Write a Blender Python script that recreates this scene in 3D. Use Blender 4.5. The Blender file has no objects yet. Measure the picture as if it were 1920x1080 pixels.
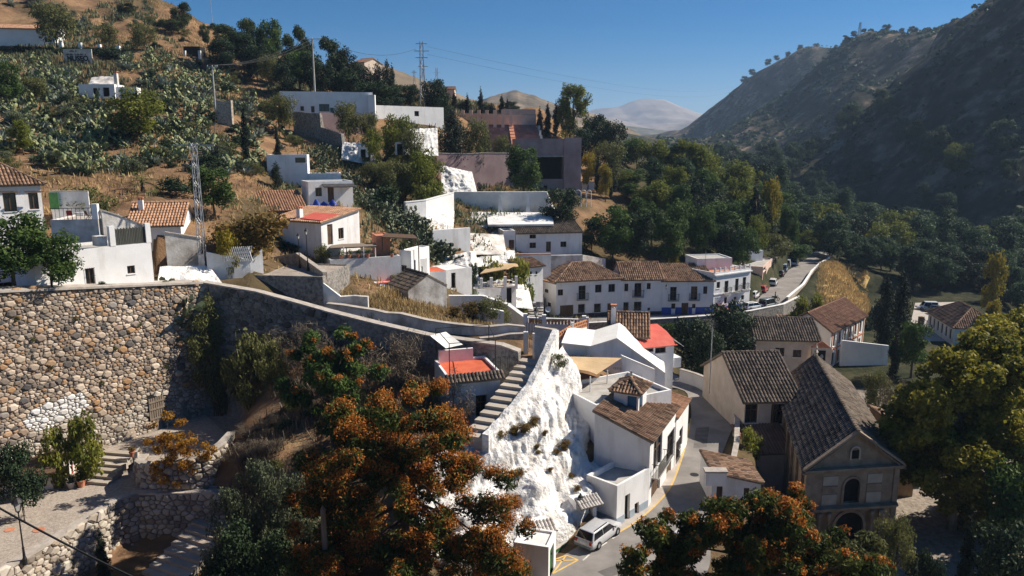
import bpy, bmesh, math, random
import numpy as np
from mathutils import Vector, Matrix
random.seed(7); RNG = np.random.default_rng(11)
R = math.radians
SC = bpy.context.scene
COL = SC.collection
# ------------------------------------------------------------------ camera, sky, sun, exposure
FPX, PITCH, CAMZ = 1400.0, R(10.9), 24.5   # CAMZ and all lengths below are in building units of US metres
US = 1.2
cam_d = bpy.data.cameras.new('camera'); cam = bpy.data.objects.new('camera', cam_d); COL.objects.link(cam)
cam.location = (0, 0, CAMZ*US); cam.rotation_euler = (R(90) - PITCH, 0, 0)
cam_d.sensor_width = 36.0; cam_d.lens = 36.0 * FPX / 1920.0
cam_d.clip_start = 0.5; cam_d.clip_end = 30000
SC.camera = cam
SUN_H = Vector((0.955, 0.295)).normalized(); SUN_EL = R(40)
world = bpy.data.worlds.new('World'); SC.world = world; world.use_nodes = True
wn = world.node_tree.nodes; wl = world.node_tree.links
sky = wn.new('ShaderNodeTexSky'); sky.sky_type = 'NISHITA'; sky.sun_disc = False
sky.sun_elevation = SUN_EL; sky.sun_rotation = math.atan2(SUN_H.x, SUN_H.y)
sky.altitude = 2600; sky.air_density = 1.0; sky.dust_density = 0.0; sky.ozone_density = 4.0
hs = wn.new('ShaderNodeHueSaturation'); hs.inputs['Saturation'].default_value = 1.5
wl.new(sky.outputs[0], hs.inputs['Color']); wl.new(hs.outputs[0], wn['Background'].inputs[0]); wn['Background'].inputs[1].default_value = 0.054
sun_d = bpy.data.lights.new('sun', 'SUN'); sun_d.energy = 5.0; sun_d.angle = R(0.55); sun_d.color = (1.0, 0.91, 0.78)
sun = bpy.data.objects.new('sun', sun_d); COL.objects.link(sun)
sd = Vector((SUN_H.x*math.cos(SUN_EL), SUN_H.y*math.cos(SUN_EL), math.sin(SUN_EL)))
sun.rotation_euler = sd.to_track_quat('Z', 'Y').to_euler(); sun.location = (60, 40, 120)
SC.view_settings.view_transform = 'Standard'; SC.view_settings.look = 'None'
SC.view_settings.exposure = 0.6; SC.view_settings.gamma = 1.0; SC.view_settings.use_curve_mapping = False
SC.cycles.use_denoising = True
SC.cycles.max_bounces = 6; SC.cycles.diffuse_bounces = 3; SC.cycles.glossy_bounces = 2
SC.cycles.transparent_max_bounces = 4; SC.cycles.volume_bounces = 0; SC.cycles.transmission_bounces = 3
SC.cycles.caustics_reflective = False; SC.cycles.caustics_refractive = False
# ------------------------------------------------------------------ pixels to places
CP, SP = math.cos(PITCH), math.sin(PITCH)
def W(px, py, Y):
    u = (px-960)/FPX; v = (540-py)/FPX
    t = Y/(CP + v*SP)
    return Vector((u*t, Y, CAMZ + t*(-SP + v*CP)))
def WZ(px, py, Z):
    u = (px-960)/FPX; v = (540-py)/FPX
    t = (Z-CAMZ)/(-SP + v*CP)
    return Vector((u*t, t*(CP + v*SP), Z))
def ray(px, py):
    u = (px-960)/FPX; v = (540-py)/FPX
    return Vector((u, CP + v*SP, -SP + v*CP))
CO = Vector((0, 0, CAMZ))
# ------------------------------------------------------------------ materials
MATS = {}
def _base(name):
    m = bpy.data.materials.new(name); m.use_nodes = True
    nt = m.node_tree; b = nt.nodes['Principled BSDF']
    b.inputs['Specular IOR Level'].default_value = 0.25
    MATS[name] = m
    return m, nt, b
def _pos(nt, sc=(1, 1, 1)):
    g = nt.nodes.new('ShaderNodeNewGeometry'); mp = nt.nodes.new('ShaderNodeMapping')
    mp.inputs['Scale'].default_value = sc
    nt.links.new(g.outputs['Position'], mp.inputs['Vector'])
    return mp.outputs[0]
def _ramp(nt, fac, cols, lo=0.3, hi=0.7, interp='LINEAR'):
    r = nt.nodes.new('ShaderNodeValToRGB'); r.color_ramp.interpolation = interp
    n = len(cols)
    while len(r.color_ramp.elements) < n: r.color_ramp.elements.new(0.5)
    for i, c in enumerate(cols):
        r.color_ramp.elements[i].position = lo + (hi-lo)*i/max(1, n-1)
        r.color_ramp.elements[i].color = (*c, 1)
    nt.links.new(fac, r.inputs[0])
    return r.outputs[0]
def _noise(nt, vec, scale, detail=4, rough=0.6):
    n = nt.nodes.new('ShaderNodeTexNoise'); n.inputs['Scale'].default_value = scale
    n.inputs['Detail'].default_value = detail; n.inputs['Roughness'].default_value = rough
    nt.links.new(vec, n.inputs['Vector'])
    return n.outputs['Fac']
def _mul(nt, a, b, fac=1.0, mode='MULTIPLY'):
    x = nt.nodes.new('ShaderNodeMix'); x.data_type = 'RGBA'; x.blend_type = mode
    if isinstance(fac, float): x.inputs[0].default_value = fac
    else: nt.links.new(fac, x.inputs[0])
    for s, i in ((a, 6), (b, 7)):
        if isinstance(s, tuple): x.inputs[i].default_value = (*s, 1)
        else: nt.links.new(s, x.inputs[i])
    return x.outputs[2]
def _bump(nt, b, h, strength, dist=0.05):
    bp = nt.nodes.new('ShaderNodeBump'); bp.inputs['Strength'].default_value = strength
    bp.inputs['Distance'].default_value = dist
    nt.links.new(h, bp.inputs['Height']); nt.links.new(bp.outputs[0], b.inputs['Normal'])
def mat(name, cols, scale=1.0, rough=0.85, bump=0.3, bscale=8.0, lo=0.35, hi=0.65, stain=None, stretch=(1, 1, 1), bdist=0.05, spec=None, metal=0):
    """surface: colours along a noise, optional stain (colour, scale, amount, vertical stretch)"""
    m, nt, b = _base(name)
    c = _ramp(nt, _noise(nt, _pos(nt, stretch), scale), cols, lo, hi) if len(cols) > 1 else None
    if c is None:
        rgb = nt.nodes.new('ShaderNodeRGB'); rgb.outputs[0].default_value = (*cols[0], 1); c = rgb.outputs[0]
    if stain:
        sc, ss, amt, zs = stain
        f = _ramp(nt, _noise(nt, _pos(nt, (1, 1, zs)), ss, 6, 0.65), [(0, 0, 0), (amt, amt, amt)], 0.52, 0.72)
        c = _mul(nt, c, sc, f, 'MIX')
    nt.links.new(c, b.inputs['Base Color'])
    b.inputs['Roughness'].default_value = rough; b.inputs['Metallic'].default_value = metal
    if spec is not None: b.inputs['Specular IOR Level'].default_value = spec
    if bump: _bump(nt, b, _noise(nt, _pos(nt), bscale, 5), bump, bdist)
    return m
def mat_attr(name, cols, rough=0.85, grime=0.5, gscale=0.5, bump=0.3, bscale=14.0, spec=0.2, grimecol=(0.35, 0.33, 0.30), bdist=0.03):
    """colour chosen per piece by its 'rnd' value, weathered by a noise"""
    m, nt, b = _base(name)
    a = nt.nodes.new('ShaderNodeAttribute'); a.attribute_name = 'rnd'
    c = _ramp(nt, a.outputs['Fac'], cols, 0.0, 1.0)
    g = _ramp(nt, _noise(nt, _pos(nt), gscale, 6), [grimecol, (1, 1, 1)], 0.36, 0.62)
    c = _mul(nt, c, g, grime)
    nt.links.new(c, b.inputs['Base Color']); b.inputs['Roughness'].default_value = rough
    b.inputs['Specular IOR Level'].default_value = spec
    if bump: _bump(nt, b, _noise(nt, _pos(nt), bscale, 4), bump, bdist)
    return m
def mat_leaf(name, cols, trans=0.35, gscale=0.25, spec=0.15):
    m, nt, b = _base(name)
    a = nt.nodes.new('ShaderNodeAttribute'); a.attribute_name = 'rnd'
    c = _ramp(nt, a.outputs['Fac'], cols, 0.0, 1.0)
    g = _ramp(nt, _noise(nt, _pos(nt), gscale, 3), [(0.6, 0.62, 0.6), (1.1, 1.08, 1.0)], 0.35, 0.65)
    c = _mul(nt, c, g, 0.8)
    out = nt.nodes['Material Output']
    nt.links.new(c, b.inputs['Base Color']); b.inputs['Roughness'].default_value = 0.6
    b.inputs['Specular IOR Level'].default_value = spec
    t = nt.nodes.new('ShaderNodeBsdfTranslucent'); nt.links.new(c, t.inputs['Color'])
    mx = nt.nodes.new('ShaderNodeMixShader'); mx.inputs[0].default_value = trans
    nt.links.new(b.outputs[0], mx.inputs[1]); nt.links.new(t.outputs[0], mx.inputs[2])
    nt.links.new(mx.outputs[0], out.inputs['Surface'])
    return m
def mat_plain(name, col, rough=0.6, metal=0.0, spec=0.3, coat=0.0):
    m, nt, b = _base(name)
    nz = _ramp(nt, _noise(nt, _pos(nt), 6.0, 3), [tuple(x*0.86 for x in col), tuple(min(1, x*1.08) for x in col)])
    nt.links.new(nz, b.inputs['Base Color'])
    b.inputs['Roughness'].default_value = rough; b.inputs['Metallic'].default_value = metal
    b.inputs['Specular IOR Level'].default_value = spec; b.inputs['Coat Weight'].default_value = coat
    return m
mat('white', [(0.70, 0.69, 0.67), (0.83, 0.82, 0.80)], 0.5, 0.9, 0.35, 5.0, stain=((0.42, 0.38, 0.33), 0.55, 0.5, 0.35))
mat('white_clean', [(0.76, 0.75, 0.74), (0.84, 0.83, 0.82)], 0.6, 0.9, 0.2, 6.0, stain=((0.40, 0.36, 0.31), 0.55, 0.5, 0.22))
mat('white_old', [(0.42, 0.38, 0.34), (0.62, 0.58, 0.53), (0.75, 0.73, 0.70)], 0.6, 0.95, 0.6, 4.0, stain=((0.22, 0.18, 0.15), 0.5, 0.75, 0.3))
mat('white_rock', [(0.50, 0.47, 0.43), (0.74, 0.72, 0.69), (0.83, 0.82, 0.80)], 1.1, 0.95, 1.0, 3.2, lo=0.3, hi=0.55, stain=((0.30, 0.235, 0.175), 0.9, 0.75, 0.5), bdist=0.22)
mat('cream', [(0.55, 0.45, 0.36), (0.66, 0.57, 0.48)], 0.8, 0.9, 0.2, 6.0, stain=((0.4, 0.33, 0.27), 0.6, 0.4, 0.3))
mat('pink', [(0.34, 0.235, 0.235), (0.44, 0.32, 0.315)], 0.35, 0.95, 0.5, 3.0, stain=((0.25, 0.18, 0.17), 0.3, 0.6, 0.5))
mat('peach', [(0.60, 0.42, 0.33), (0.70, 0.54, 0.44)], 0.5, 0.9, 0.2, 5.0)
mat('church_stone', [(0.27, 0.19, 0.13), (0.40, 0.30, 0.21)], 1.2, 0.95, 0.5, 6.0, stain=((0.13, 0.105, 0.085), 0.5, 0.6, 0.5))
mat('church_panel', [(0.42, 0.35, 0.27), (0.52, 0.45, 0.36)], 1.2, 0.95, 0.3, 6.0)
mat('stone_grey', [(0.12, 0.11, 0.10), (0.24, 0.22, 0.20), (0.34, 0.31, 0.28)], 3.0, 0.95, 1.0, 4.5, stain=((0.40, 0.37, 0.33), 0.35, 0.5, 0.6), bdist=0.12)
mat('stone_tan', [(0.26, 0.21, 0.165), (0.40, 0.34, 0.28), (0.50, 0.44, 0.37)], 2.5, 0.95, 1.0, 5.0, stain=((0.17, 0.14, 0.11), 0.5, 0.5, 0.5), bdist=0.1)
mat('mortar', [(0.17, 0.135, 0.105), (0.30, 0.25, 0.20)], 1.6, 0.95, 0.8, 9.0)
mat('coping', [(0.34, 0.30, 0.26), (0.48, 0.43, 0.38)], 1.5, 0.95, 0.6, 7.0)
mat('concrete', [(0.36, 0.34, 0.31), (0.48, 0.46, 0.43)], 0.8, 0.9, 0.3, 9.0, stain=((0.24, 0.22, 0.2), 0.7, 0.5, 1))
mat('red_floor', [(0.52, 0.105, 0.05), (0.62, 0.15, 0.075)], 1.0, 0.85, 0.15, 8.0)
mat('red_metal', [(0.60, 0.11, 0.075), (0.66, 0.15, 0.11)], 1.2, 0.6, 0.1, 4.0)
mat('terracotta', [(0.46, 0.18, 0.10), (0.58, 0.26, 0.16)], 2.0, 0.9, 0.3, 10.0)
mat('wood', [(0.075, 0.045, 0.028), (0.15, 0.095, 0.06)], 5.0, 0.7, 0.3, 20.0, stretch=(1, 1, 0.15))
mat('wood_grey', [(0.17, 0.13, 0.10), (0.27, 0.22, 0.17)], 6.0, 0.85, 0.4, 18.0, stretch=(1, 1, 0.1))
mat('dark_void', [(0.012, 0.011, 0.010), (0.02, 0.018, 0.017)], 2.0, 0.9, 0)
mat('asphalt', [(0.20, 0.185, 0.172), (0.30, 0.275, 0.255)], 0.35, 0.92, 0.25, 30.0, stain=((0.155, 0.145, 0.138), 0.22, 0.6, 1), bdist=0.01)
mat('asphalt_patch', [(0.115, 0.105, 0.10), (0.17, 0.158, 0.148)], 0.9, 0.92, 0.25, 30.0, bdist=0.01)
mat('pavement', [(0.40, 0.35, 0.31), (0.52, 0.47, 0.42)], 1.0, 0.92, 0.4, 12.0, stain=((0.28, 0.24, 0.2), 0.5, 0.5, 1))
mat('cobble', [(0.30, 0.25, 0.21), (0.46, 0.40, 0.34)], 5.0, 0.95, 0.8, 9.0, stain=((0.22, 0.18, 0.15), 0.35, 0.6, 1))
mat('yellow_paint', [(0.62, 0.40, 0.12), (0.70, 0.48, 0.18)], 3.0, 0.8, 0.1, 20.0, stain=((0.28, 0.22, 0.15), 1.6, 0.7, 1))
mat('white_paint', [(0.6, 0.58, 0.55), (0.75, 0.73, 0.7)], 3.0, 0.8, 0.1, 20.0, stain=((0.25, 0.23, 0.22), 1.6, 0.7, 1))
mat('green_paint', [(0.03, 0.12, 0.035), (0.05, 0.17, 0.05)], 3.0, 0.6, 0.1, 12.0)
mat('blue_paint', [(0.035, 0.075, 0.33), (0.05, 0.10, 0.40)], 1.0, 0.7, 0.1, 8.0)
mat('blue_door', [(0.03, 0.13, 0.24), (0.05, 0.18, 0.31)], 4.0, 0.6, 0.2, 12.0)
mat('blue_tarp', [(0.02, 0.045, 0.26), (0.04, 0.08, 0.38)], 2.0, 0.5, 0.3, 4.0)
mat('grey_blue_paint', [(0.30, 0.36, 0.42), (0.38, 0.44, 0.50)], 1.5, 0.8, 0.1, 8.0)
mat('dark_band', [(0.045, 0.04, 0.045), (0.075, 0.068, 0.07)], 1.5, 0.8, 0.1, 8.0)
mat('canvas_tan', [(0.50, 0.35, 0.19), (0.60, 0.43, 0.25)], 0.9, 0.9, 0.2, 4.0)
mat('canvas_white', [(0.76, 0.73, 0.68), (0.85, 0.83, 0.79)], 0.7, 0.9, 0.15, 3.0)
mat('reed', [(0.06, 0.062, 0.055), (0.12, 0.12, 0.10)], 14.0, 0.9, 0.5, 20.0, stretch=(1, 1, 0.05))
mat('brick_lattice', [(0.50, 0.22, 0.11), (0.62, 0.32, 0.17)], 4.0, 0.9, 0.2, 14.0)
mat('iron', [(0.012, 0.012, 0.013), (0.025, 0.024, 0.024)], 4.0, 0.55, 0, spec=0.4)
mat('galvanised', [(0.30, 0.31, 0.33), (0.42, 0.43, 0.45)], 3.0, 0.5, 0, metal=0.4)
mat('rubber', [(0.015, 0.015, 0.015), (0.03, 0.03, 0.03)], 5, 0.8, 0)
mat('bark', [(0.07, 0.05, 0.036), (0.15, 0.115, 0.085)], 5.0, 0.95, 0.8, 12.0, stretch=(1, 1, 0.25))
mat('bark_pale', [(0.17, 0.15, 0.125), (0.30, 0.27, 0.23)], 5.0, 0.95, 0.6, 12.0, stretch=(1, 1, 0.25))
mat('straw_field', [(0.46, 0.31, 0.12), (0.62, 0.45, 0.20)], 0.35, 0.95, 0.3, 3.0, spec=0.05, stain=((0.30, 0.23, 0.09), 0.2, 0.5, 1))
mat('clay', [(0.24, 0.16, 0.105), (0.37, 0.27, 0.19)], 0.6, 0.95, 0.8, 2.5, stain=((0.15, 0.11, 0.08), 0.3, 0.6, 1), bdist=0.12)
mat('sign_board', [(0.56, 0.46, 0.38), (0.72, 0.64, 0.56)], 1.2, 0.9, 0.2, 6.0, stain=((0.35, 0.25, 0.18), 0.8, 0.6, 1))
mat('seat_rows', [(0.20, 0.12, 0.11), (0.31, 0.20, 0.18)], 0.6, 0.95, 0.4, 4.0)
mat('flowers', [(0.36, 0.02, 0.05), (0.45, 0.08, 0.03)], 20, 0.7, 0)
mat_attr('tile_brown', [(0.131, 0.081, 0.056), (0.237, 0.144, 0.094), (0.338, 0.206, 0.131), (0.425, 0.269, 0.175), (0.275, 0.2, 0.144)])
mat_attr('tile_grey', [(0.075, 0.06, 0.05), (0.13, 0.105, 0.085), (0.18, 0.145, 0.115), (0.22, 0.165, 0.125)])
mat_attr('tile_orange', [(0.36, 0.20, 0.12), (0.46, 0.26, 0.155), (0.54, 0.32, 0.20), (0.50, 0.30, 0.20)], grime=0.25)
mat_attr('tile_red', [(0.20, 0.105, 0.075), (0.27, 0.15, 0.10), (0.33, 0.185, 0.125)], grime=0.35)
mat_attr('tile_white', [(0.62, 0.57, 0.52), (0.75, 0.72, 0.68)], grime=0.35)
mat_attr('wall_stone', [(0.111, 0.104, 0.104), (0.26, 0.215, 0.176), (0.416, 0.332, 0.254), (0.572, 0.461, 0.358), (0.65, 0.546, 0.442), (0.442, 0.26, 0.13), (0.312, 0.28, 0.254)], grime=0.55, gscale=0.32, bump=0.4, bscale=20)
mat_attr('wall_stone_pale', [(0.26, 0.22, 0.185), (0.40, 0.345, 0.285), (0.52, 0.46, 0.39), (0.58, 0.53, 0.46), (0.46, 0.37, 0.28)], grime=0.3, gscale=0.9, bump=0.4, bscale=20)
mat_attr('wall_stone_white', [(0.62, 0.59, 0.56), (0.76, 0.75, 0.73), (0.82, 0.81, 0.80)], grime=0.2, bump=0.3)
mat_attr('wall_stone_shaded', [(0.09, 0.085, 0.08), (0.16, 0.15, 0.14), (0.23, 0.215, 0.20), (0.30, 0.28, 0.255)], grime=0.4, bump=0.4, bscale=20)  # stone colours darkened to carry the shade on the second rampart
mat_attr('step_stone', [(0.42, 0.36, 0.30), (0.54, 0.48, 0.41)], grime=0.3)
mat_leaf('leaf_dark', [(0.018, 0.033, 0.018), (0.033, 0.057, 0.027), (0.057, 0.087, 0.039)], 0.15)
mat_leaf('leaf_cypress', [(0.011, 0.019, 0.014), (0.02, 0.032, 0.019), (0.035, 0.051, 0.027)], 0.1)
mat_leaf('leaf_pine', [(0.024, 0.042, 0.015), (0.048, 0.072, 0.024), (0.09, 0.112, 0.036)], 0.2)
mat_leaf('leaf_green', [(0.035, 0.067, 0.019), (0.072, 0.125, 0.032), (0.136, 0.192, 0.048)], 0.32)
mat_leaf('leaf_valley', [(0.029, 0.058, 0.035), (0.054, 0.096, 0.048), (0.096, 0.141, 0.061)], 0.3)
mat_leaf('leaf_olive', [(0.08, 0.093, 0.035), (0.144, 0.152, 0.054), (0.224, 0.216, 0.08)], 0.3)
mat_leaf('leaf_lime', [(0.088, 0.12, 0.022), (0.176, 0.2, 0.035), (0.304, 0.296, 0.056)], 0.4)
mat_leaf('leaf_yellow', [(0.161, 0.144, 0.021), (0.299, 0.241, 0.029), (0.437, 0.333, 0.04)], 0.4)
mat_leaf('leaf_plane', [(0.08, 0.09, 0.014), (0.18, 0.18, 0.024), (0.32, 0.28, 0.04), (0.46, 0.37, 0.06)], 0.42)
mat_leaf('leaf_ailanthus', [(0.026, 0.045, 0.013), (0.048, 0.072, 0.016), (0.088, 0.115, 0.022), (0.12, 0.125, 0.026)], 0.3)
mat_leaf('seed_orange', [(0.22, 0.06, 0.014), (0.40, 0.12, 0.022), (0.56, 0.21, 0.04), (0.56, 0.31, 0.06)], 0.3)
mat_leaf('leaf_amber', [(0.3, 0.145, 0.022), (0.42, 0.21, 0.03), (0.52, 0.29, 0.05)], 0.45)
mat_leaf('leaf_rust', [(0.112, 0.088, 0.029), (0.208, 0.136, 0.038), (0.32, 0.192, 0.051)], 0.3)
mat_leaf('leaf_grey', [(0.08, 0.104, 0.061), (0.136, 0.16, 0.093), (0.224, 0.24, 0.144)], 0.25)
mat_leaf('leaf_twig', [(0.094, 0.073, 0.055), (0.165, 0.132, 0.101), (0.242, 0.193, 0.149)], 0.15)
mat_leaf('straw', [(0.30, 0.205, 0.095), (0.46, 0.33, 0.16), (0.62, 0.47, 0.25)], 0.3)
mat_leaf('agave_leaf', [(0.11, 0.15, 0.13), (0.21, 0.255, 0.22), (0.34, 0.38, 0.335)], 0.08, spec=0.4)
mat_leaf('cactus_pad', [(0.066, 0.094, 0.033), (0.143, 0.182, 0.072), (0.286, 0.314, 0.143), (0.396, 0.396, 0.198)], 0.06, spec=0.45)
mat_leaf('cactus_dark', [(0.027, 0.045, 0.02), (0.062, 0.085, 0.037), (0.125, 0.15, 0.075), (0.275, 0.294, 0.175)], 0.05, spec=0.5)
def glass_mat(name, col, rough):
    m, nt, b = _base(name)
    b.inputs['Base Color'].default_value = (*col, 1); b.inputs['Roughness'].default_value = rough
    b.inputs['Specular IOR Level'].default_value = 0.6
    n = _noise(nt, _pos(nt), 1.3, 2); _bump(nt, b, n, 0.15, 0.02)
    return m
glass_mat('glass', (0.015, 0.017, 0.02), 0.12)
glass_mat('car_glass', (0.012, 0.014, 0.017), 0.06)
for nm, c in dict(silver=(0.52, 0.52, 0.53), white=(0.78, 0.78, 0.78), red=(0.52, 0.035, 0.03), dark=(0.045, 0.055, 0.06), grey=(0.17, 0.20, 0.21), blue=(0.30, 0.38, 0.46)).items():
    mat_plain('paint_'+nm, c, 0.3, 0.0, 0.5, 0.6)
mat_plain('lamp_red', (0.35, 0.02, 0.015), 0.3); mat_plain('lamp_clear', (0.7, 0.7, 0.68), 0.2)
mat_plain('frost_glass', (0.62, 0.62, 0.58), 0.3); mat_plain('plastic_white', (0.72, 0.72, 0.71), 0.5)
mat_plain('skin', (0.42, 0.26, 0.19), 0.6); mat_plain('cloth_dark', (0.03, 0.035, 0.05), 0.9); mat_plain('cloth_blue', (0.06, 0.085, 0.14), 0.9); mat_plain('cloth_red', (0.36, 0.05, 0.045), 0.9); mat_plain('hair', (0.03, 0.02, 0.015), 0.8)
mat_plain('ink', (0.035, 0.028, 0.03), 0.8); mat_plain('ink_pale', (0.42, 0.40, 0.40), 0.8)
# ------------------------------------------------------------------ mesh builder
class MB:
    def __init__(s): s.v = []; s.f = []; s.r = []; s.cur = 0.5
    def add(s, pts, faces):
        o = len(s.v); s.v.extend([tuple(p) for p in pts])
        for f in faces: s.f.append(tuple(i+o for i in f)); s.r.append(s.cur)
        return s
    def quad(s, a, b, c, d): return s.add((a, b, c, d), ((0, 1, 2, 3),))
    def poly(s, pts): return s.add(pts, (tuple(range(len(pts))),))
    def box(s, x0, x1, y0, y1, z0, z1):
        p = [(x, y, z) for z in (z0, z1) for y in (y0, y1) for x in (x0, x1)]
        return s.add(p, ((0, 2, 3, 1), (4, 5, 7, 6), (0, 1, 5, 4), (2, 6, 7, 3), (0, 4, 6, 2), (1, 3, 7, 5)))
    def hexa(s, lo, hi):
        return s.add(list(lo)+list(hi), ((3, 2, 1, 0), (4, 5, 6, 7), (0, 1, 5, 4), (1, 2, 6, 5), (2, 3, 7, 6), (3, 0, 4, 7)))
    def prism(s, poly, z0, z1):
        n = len(poly)
        p = [(x, y, z0) for x, y in poly]+[(x, y, z1) for x, y in poly]
        return s.add(p, [tuple(range(n-1, -1, -1)), tuple(range(n, 2*n))]+[(i, (i+1) % n, n+(i+1) % n, n+i) for i in range(n)])
    def tube(s, p0, p1, r0, r1=None, n=6, cap=True):
        r1 = r0 if r1 is None else r1
        p0 = Vector(p0); p1 = Vector(p1); d = (p1-p0)
        if d.length < 1e-6: return s
        d.normalize(); a = d.orthogonal().normalized(); b = d.cross(a)
        pts = []
        for p, r in ((p0, r0), (p1, r1)):
            for i in range(n):
                t = 2*math.pi*i/n; pts.append(p + a*(r*math.cos(t)) + b*(r*math.sin(t)))
        fs = [(i, (i+1) % n, n+(i+1) % n, n+i) for i in range(n)]
        if cap: fs += [tuple(range(n-1, -1, -1)), tuple(range(n, 2*n))]
        return s.add(pts, fs)
    def path(s, pts, r, n=5):
        pts = [Vector(p) for p in pts]; rings = []
        for i, p in enumerate(pts):
            d = (pts[min(i+1, len(pts)-1)]-pts[max(i-1, 0)]).normalized()
            a = d.cross(Vector((0, 0, 1)))
            a = a.normalized() if a.length > 1e-3 else Vector((1, 0, 0)); b = d.cross(a)
            ri = r[i] if isinstance(r, (list, tuple)) else r
            rings.append([p + a*(ri*math.cos(2*math.pi*k/n)) + b*(ri*math.sin(2*math.pi*k/n)) for k in range(n)])
        fs = []
        for i in range(len(pts)-1):
            for k in range(n): fs.append((i*n+k, i*n+(k+1) % n, (i+1)*n+(k+1) % n, (i+1)*n+k))
        fs += [tuple(range(n-1, -1, -1)), tuple(range((len(pts)-1)*n, len(pts)*n))]
        return s.add([q for g in rings for q in g], fs)
    def lathe(s, prof, c=(0, 0, 0), n=10):
        pts = []; c = Vector(c)
        for r, z in prof:
            for k in range(n): t = 2*math.pi*k/n; pts.append(c+Vector((r*math.cos(t), r*math.sin(t), z)))
        fs = []
        for i in range(len(prof)-1):
            for k in range(n): fs.append((i*n+k, i*n+(k+1) % n, (i+1)*n+(k+1) % n, (i+1)*n+k))
        fs += [tuple(range(n-1, -1, -1)), tuple(range((len(prof)-1)*n, len(prof)*n))]
        return s.add(pts, fs)
    def mesh(s, name, m, smooth=False):
        me = bpy.data.meshes.new(name); me.from_pydata(s.v, [], s.f); me.update()
        a = me.attributes.new('rnd', 'FLOAT', 'FACE'); a.data.foreach_set('value', s.r)
        me.materials.append(MATS[m] if isinstance(m, str) else m)
        if smooth: me.polygons.foreach_set('use_smooth', [True]*len(me.polygons))
        return me
    def build(s, name, m, parent=None, smooth=False, world=False):
        """world: vertices are in world space, moved under the parent"""
        if world and parent is not None:
            inv = (Matrix.Translation(parent.location) @ parent.rotation_euler.to_matrix().to_4x4()).inverted()
            s.v = [tuple(inv @ Vector(p)) for p in s.v]
        o = bpy.data.objects.new(name, s.mesh(name, m, smooth)); COL.objects.link(o); o.parent = parent
        return o
    def free(s, name, m, label=None, cat=None, group=None, kind=None, smooth=False):
        """world-space vertices -> a top-level object with its origin at its own base"""
        v = np.array(s.v); c = Vector(((v[:, 0].min()+v[:, 0].max())/2, (v[:, 1].min()+v[:, 1].max())/2, v[:, 2].min()))
        s.v = [tuple(Vector(p)-c) for p in s.v]
        o = bpy.data.objects.new(name, s.mesh(name, m, smooth)); COL.objects.link(o); o.location = c
        return tag(o, label, cat, group, kind)
def tag(o, label=None, cat=None, group=None, kind=None):
    if label: o['label'] = label
    if cat: o['category'] = cat
    if group: o['group'] = group
    if kind: o['kind'] = kind
    return o
def thing(name, label, cat, loc=(0, 0, 0), rz=0, group=None):
    o = bpy.data.objects.new(name, None); COL.objects.link(o); o.empty_display_size = 0.3
    o.location = loc; o.rotation_euler = (0, 0, rz)
    return tag(o, label, cat, group)
def wthing(name, label, cat, group=None): return thing(name, label, cat, (0, 0, 0), 0, group)
def rebase(t, loc):
    """move an Empty that was built at the world origin to its base, keeping its parts in place"""
    loc = Vector(loc)
    for c in t.children: c.location = Vector(c.location) - loc
    t.location = loc
    return t
def raw_mesh(name, verts, quads, rnd, m, smooth=False):
    verts = np.asarray(verts, np.float32); quads = np.asarray(quads, np.int32); k = quads.shape[1]
    me = bpy.data.meshes.new(name); me.vertices.add(len(verts)); me.vertices.foreach_set('co', verts.ravel())
    me.loops.add(quads.size); me.loops.foreach_set('vertex_index', quads.ravel())
    me.polygons.add(len(quads)); me.polygons.foreach_set('loop_start', np.arange(0, quads.size, k, dtype=np.int32))
    me.update(calc_edges=True)
    if rnd is not None:
        a = me.attributes.new('rnd', 'FLOAT', 'FACE'); a.data.foreach_set('value', np.asarray(rnd, np.float32))
    me.materials.append(MATS[m] if isinstance(m, str) else m)
    if smooth: me.polygons.foreach_set('use_smooth', np.ones(len(quads), bool))
    return me
def link(name, me, parent=None, loc=(0, 0, 0)):
    o = bpy.data.objects.new(name, me); COL.objects.link(o); o.parent = parent; o.location = loc
    return o
CHILD = {}
def copy_tree(root, loc, rz=0.0, scale=(1, 1, 1), label=None, group=None, cat=None):
    r = root.copy(); COL.objects.link(r); r.location = loc; r.rotation_euler = (0, 0, rz); r.scale = scale
    if label: r['label'] = label
    if cat: r['category'] = cat
    if group: r['group'] = group
    elif 'group' in r: del r['group']
    for ch in CHILD.setdefault(root.name, list(root.children)):
        c = ch.copy(); COL.objects.link(c); c.parent = r
        for g in CHILD.setdefault(ch.name, list(ch.children)):
            d = g.copy(); COL.objects.link(d); d.parent = c
    return r
# ------------------------------------------------------------------ terrain: heights through known points, flattened where things stand
def _hash(ix, iy, s):
    n = (ix*374761393 + iy*668265263 + s*1274126177) & 0xffffffff
    n = ((n ^ (n >> 13))*1274126177) & 0xffffffff
    return ((n ^ (n >> 16)) & 0xffff)/65535.0
def vnoise(x, y, s=0):
    x = np.asarray(x, float); y = np.asarray(y, float)
    ix = np.floor(x).astype(np.int64); iy = np.floor(y).astype(np.int64)
    fx = x-ix; fy = y-iy; fx = fx*fx*(3-2*fx); fy = fy*fy*(3-2*fy)
    a = _hash(ix, iy, s); b = _hash(ix+1, iy, s); c = _hash(ix, iy+1, s); d = _hash(ix+1, iy+1, s)
    return a+(b-a)*fx+(c-a)*fy+(a-b-c+d)*fx*fy
def fbm(x, y, s=0, o=4):
    t = 0; a = 1; n = 0
    for i in range(o): t = t+a*vnoise(x*2**i, y*2**i, s+i); n += a; a *= 0.5
    return t/n
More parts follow.
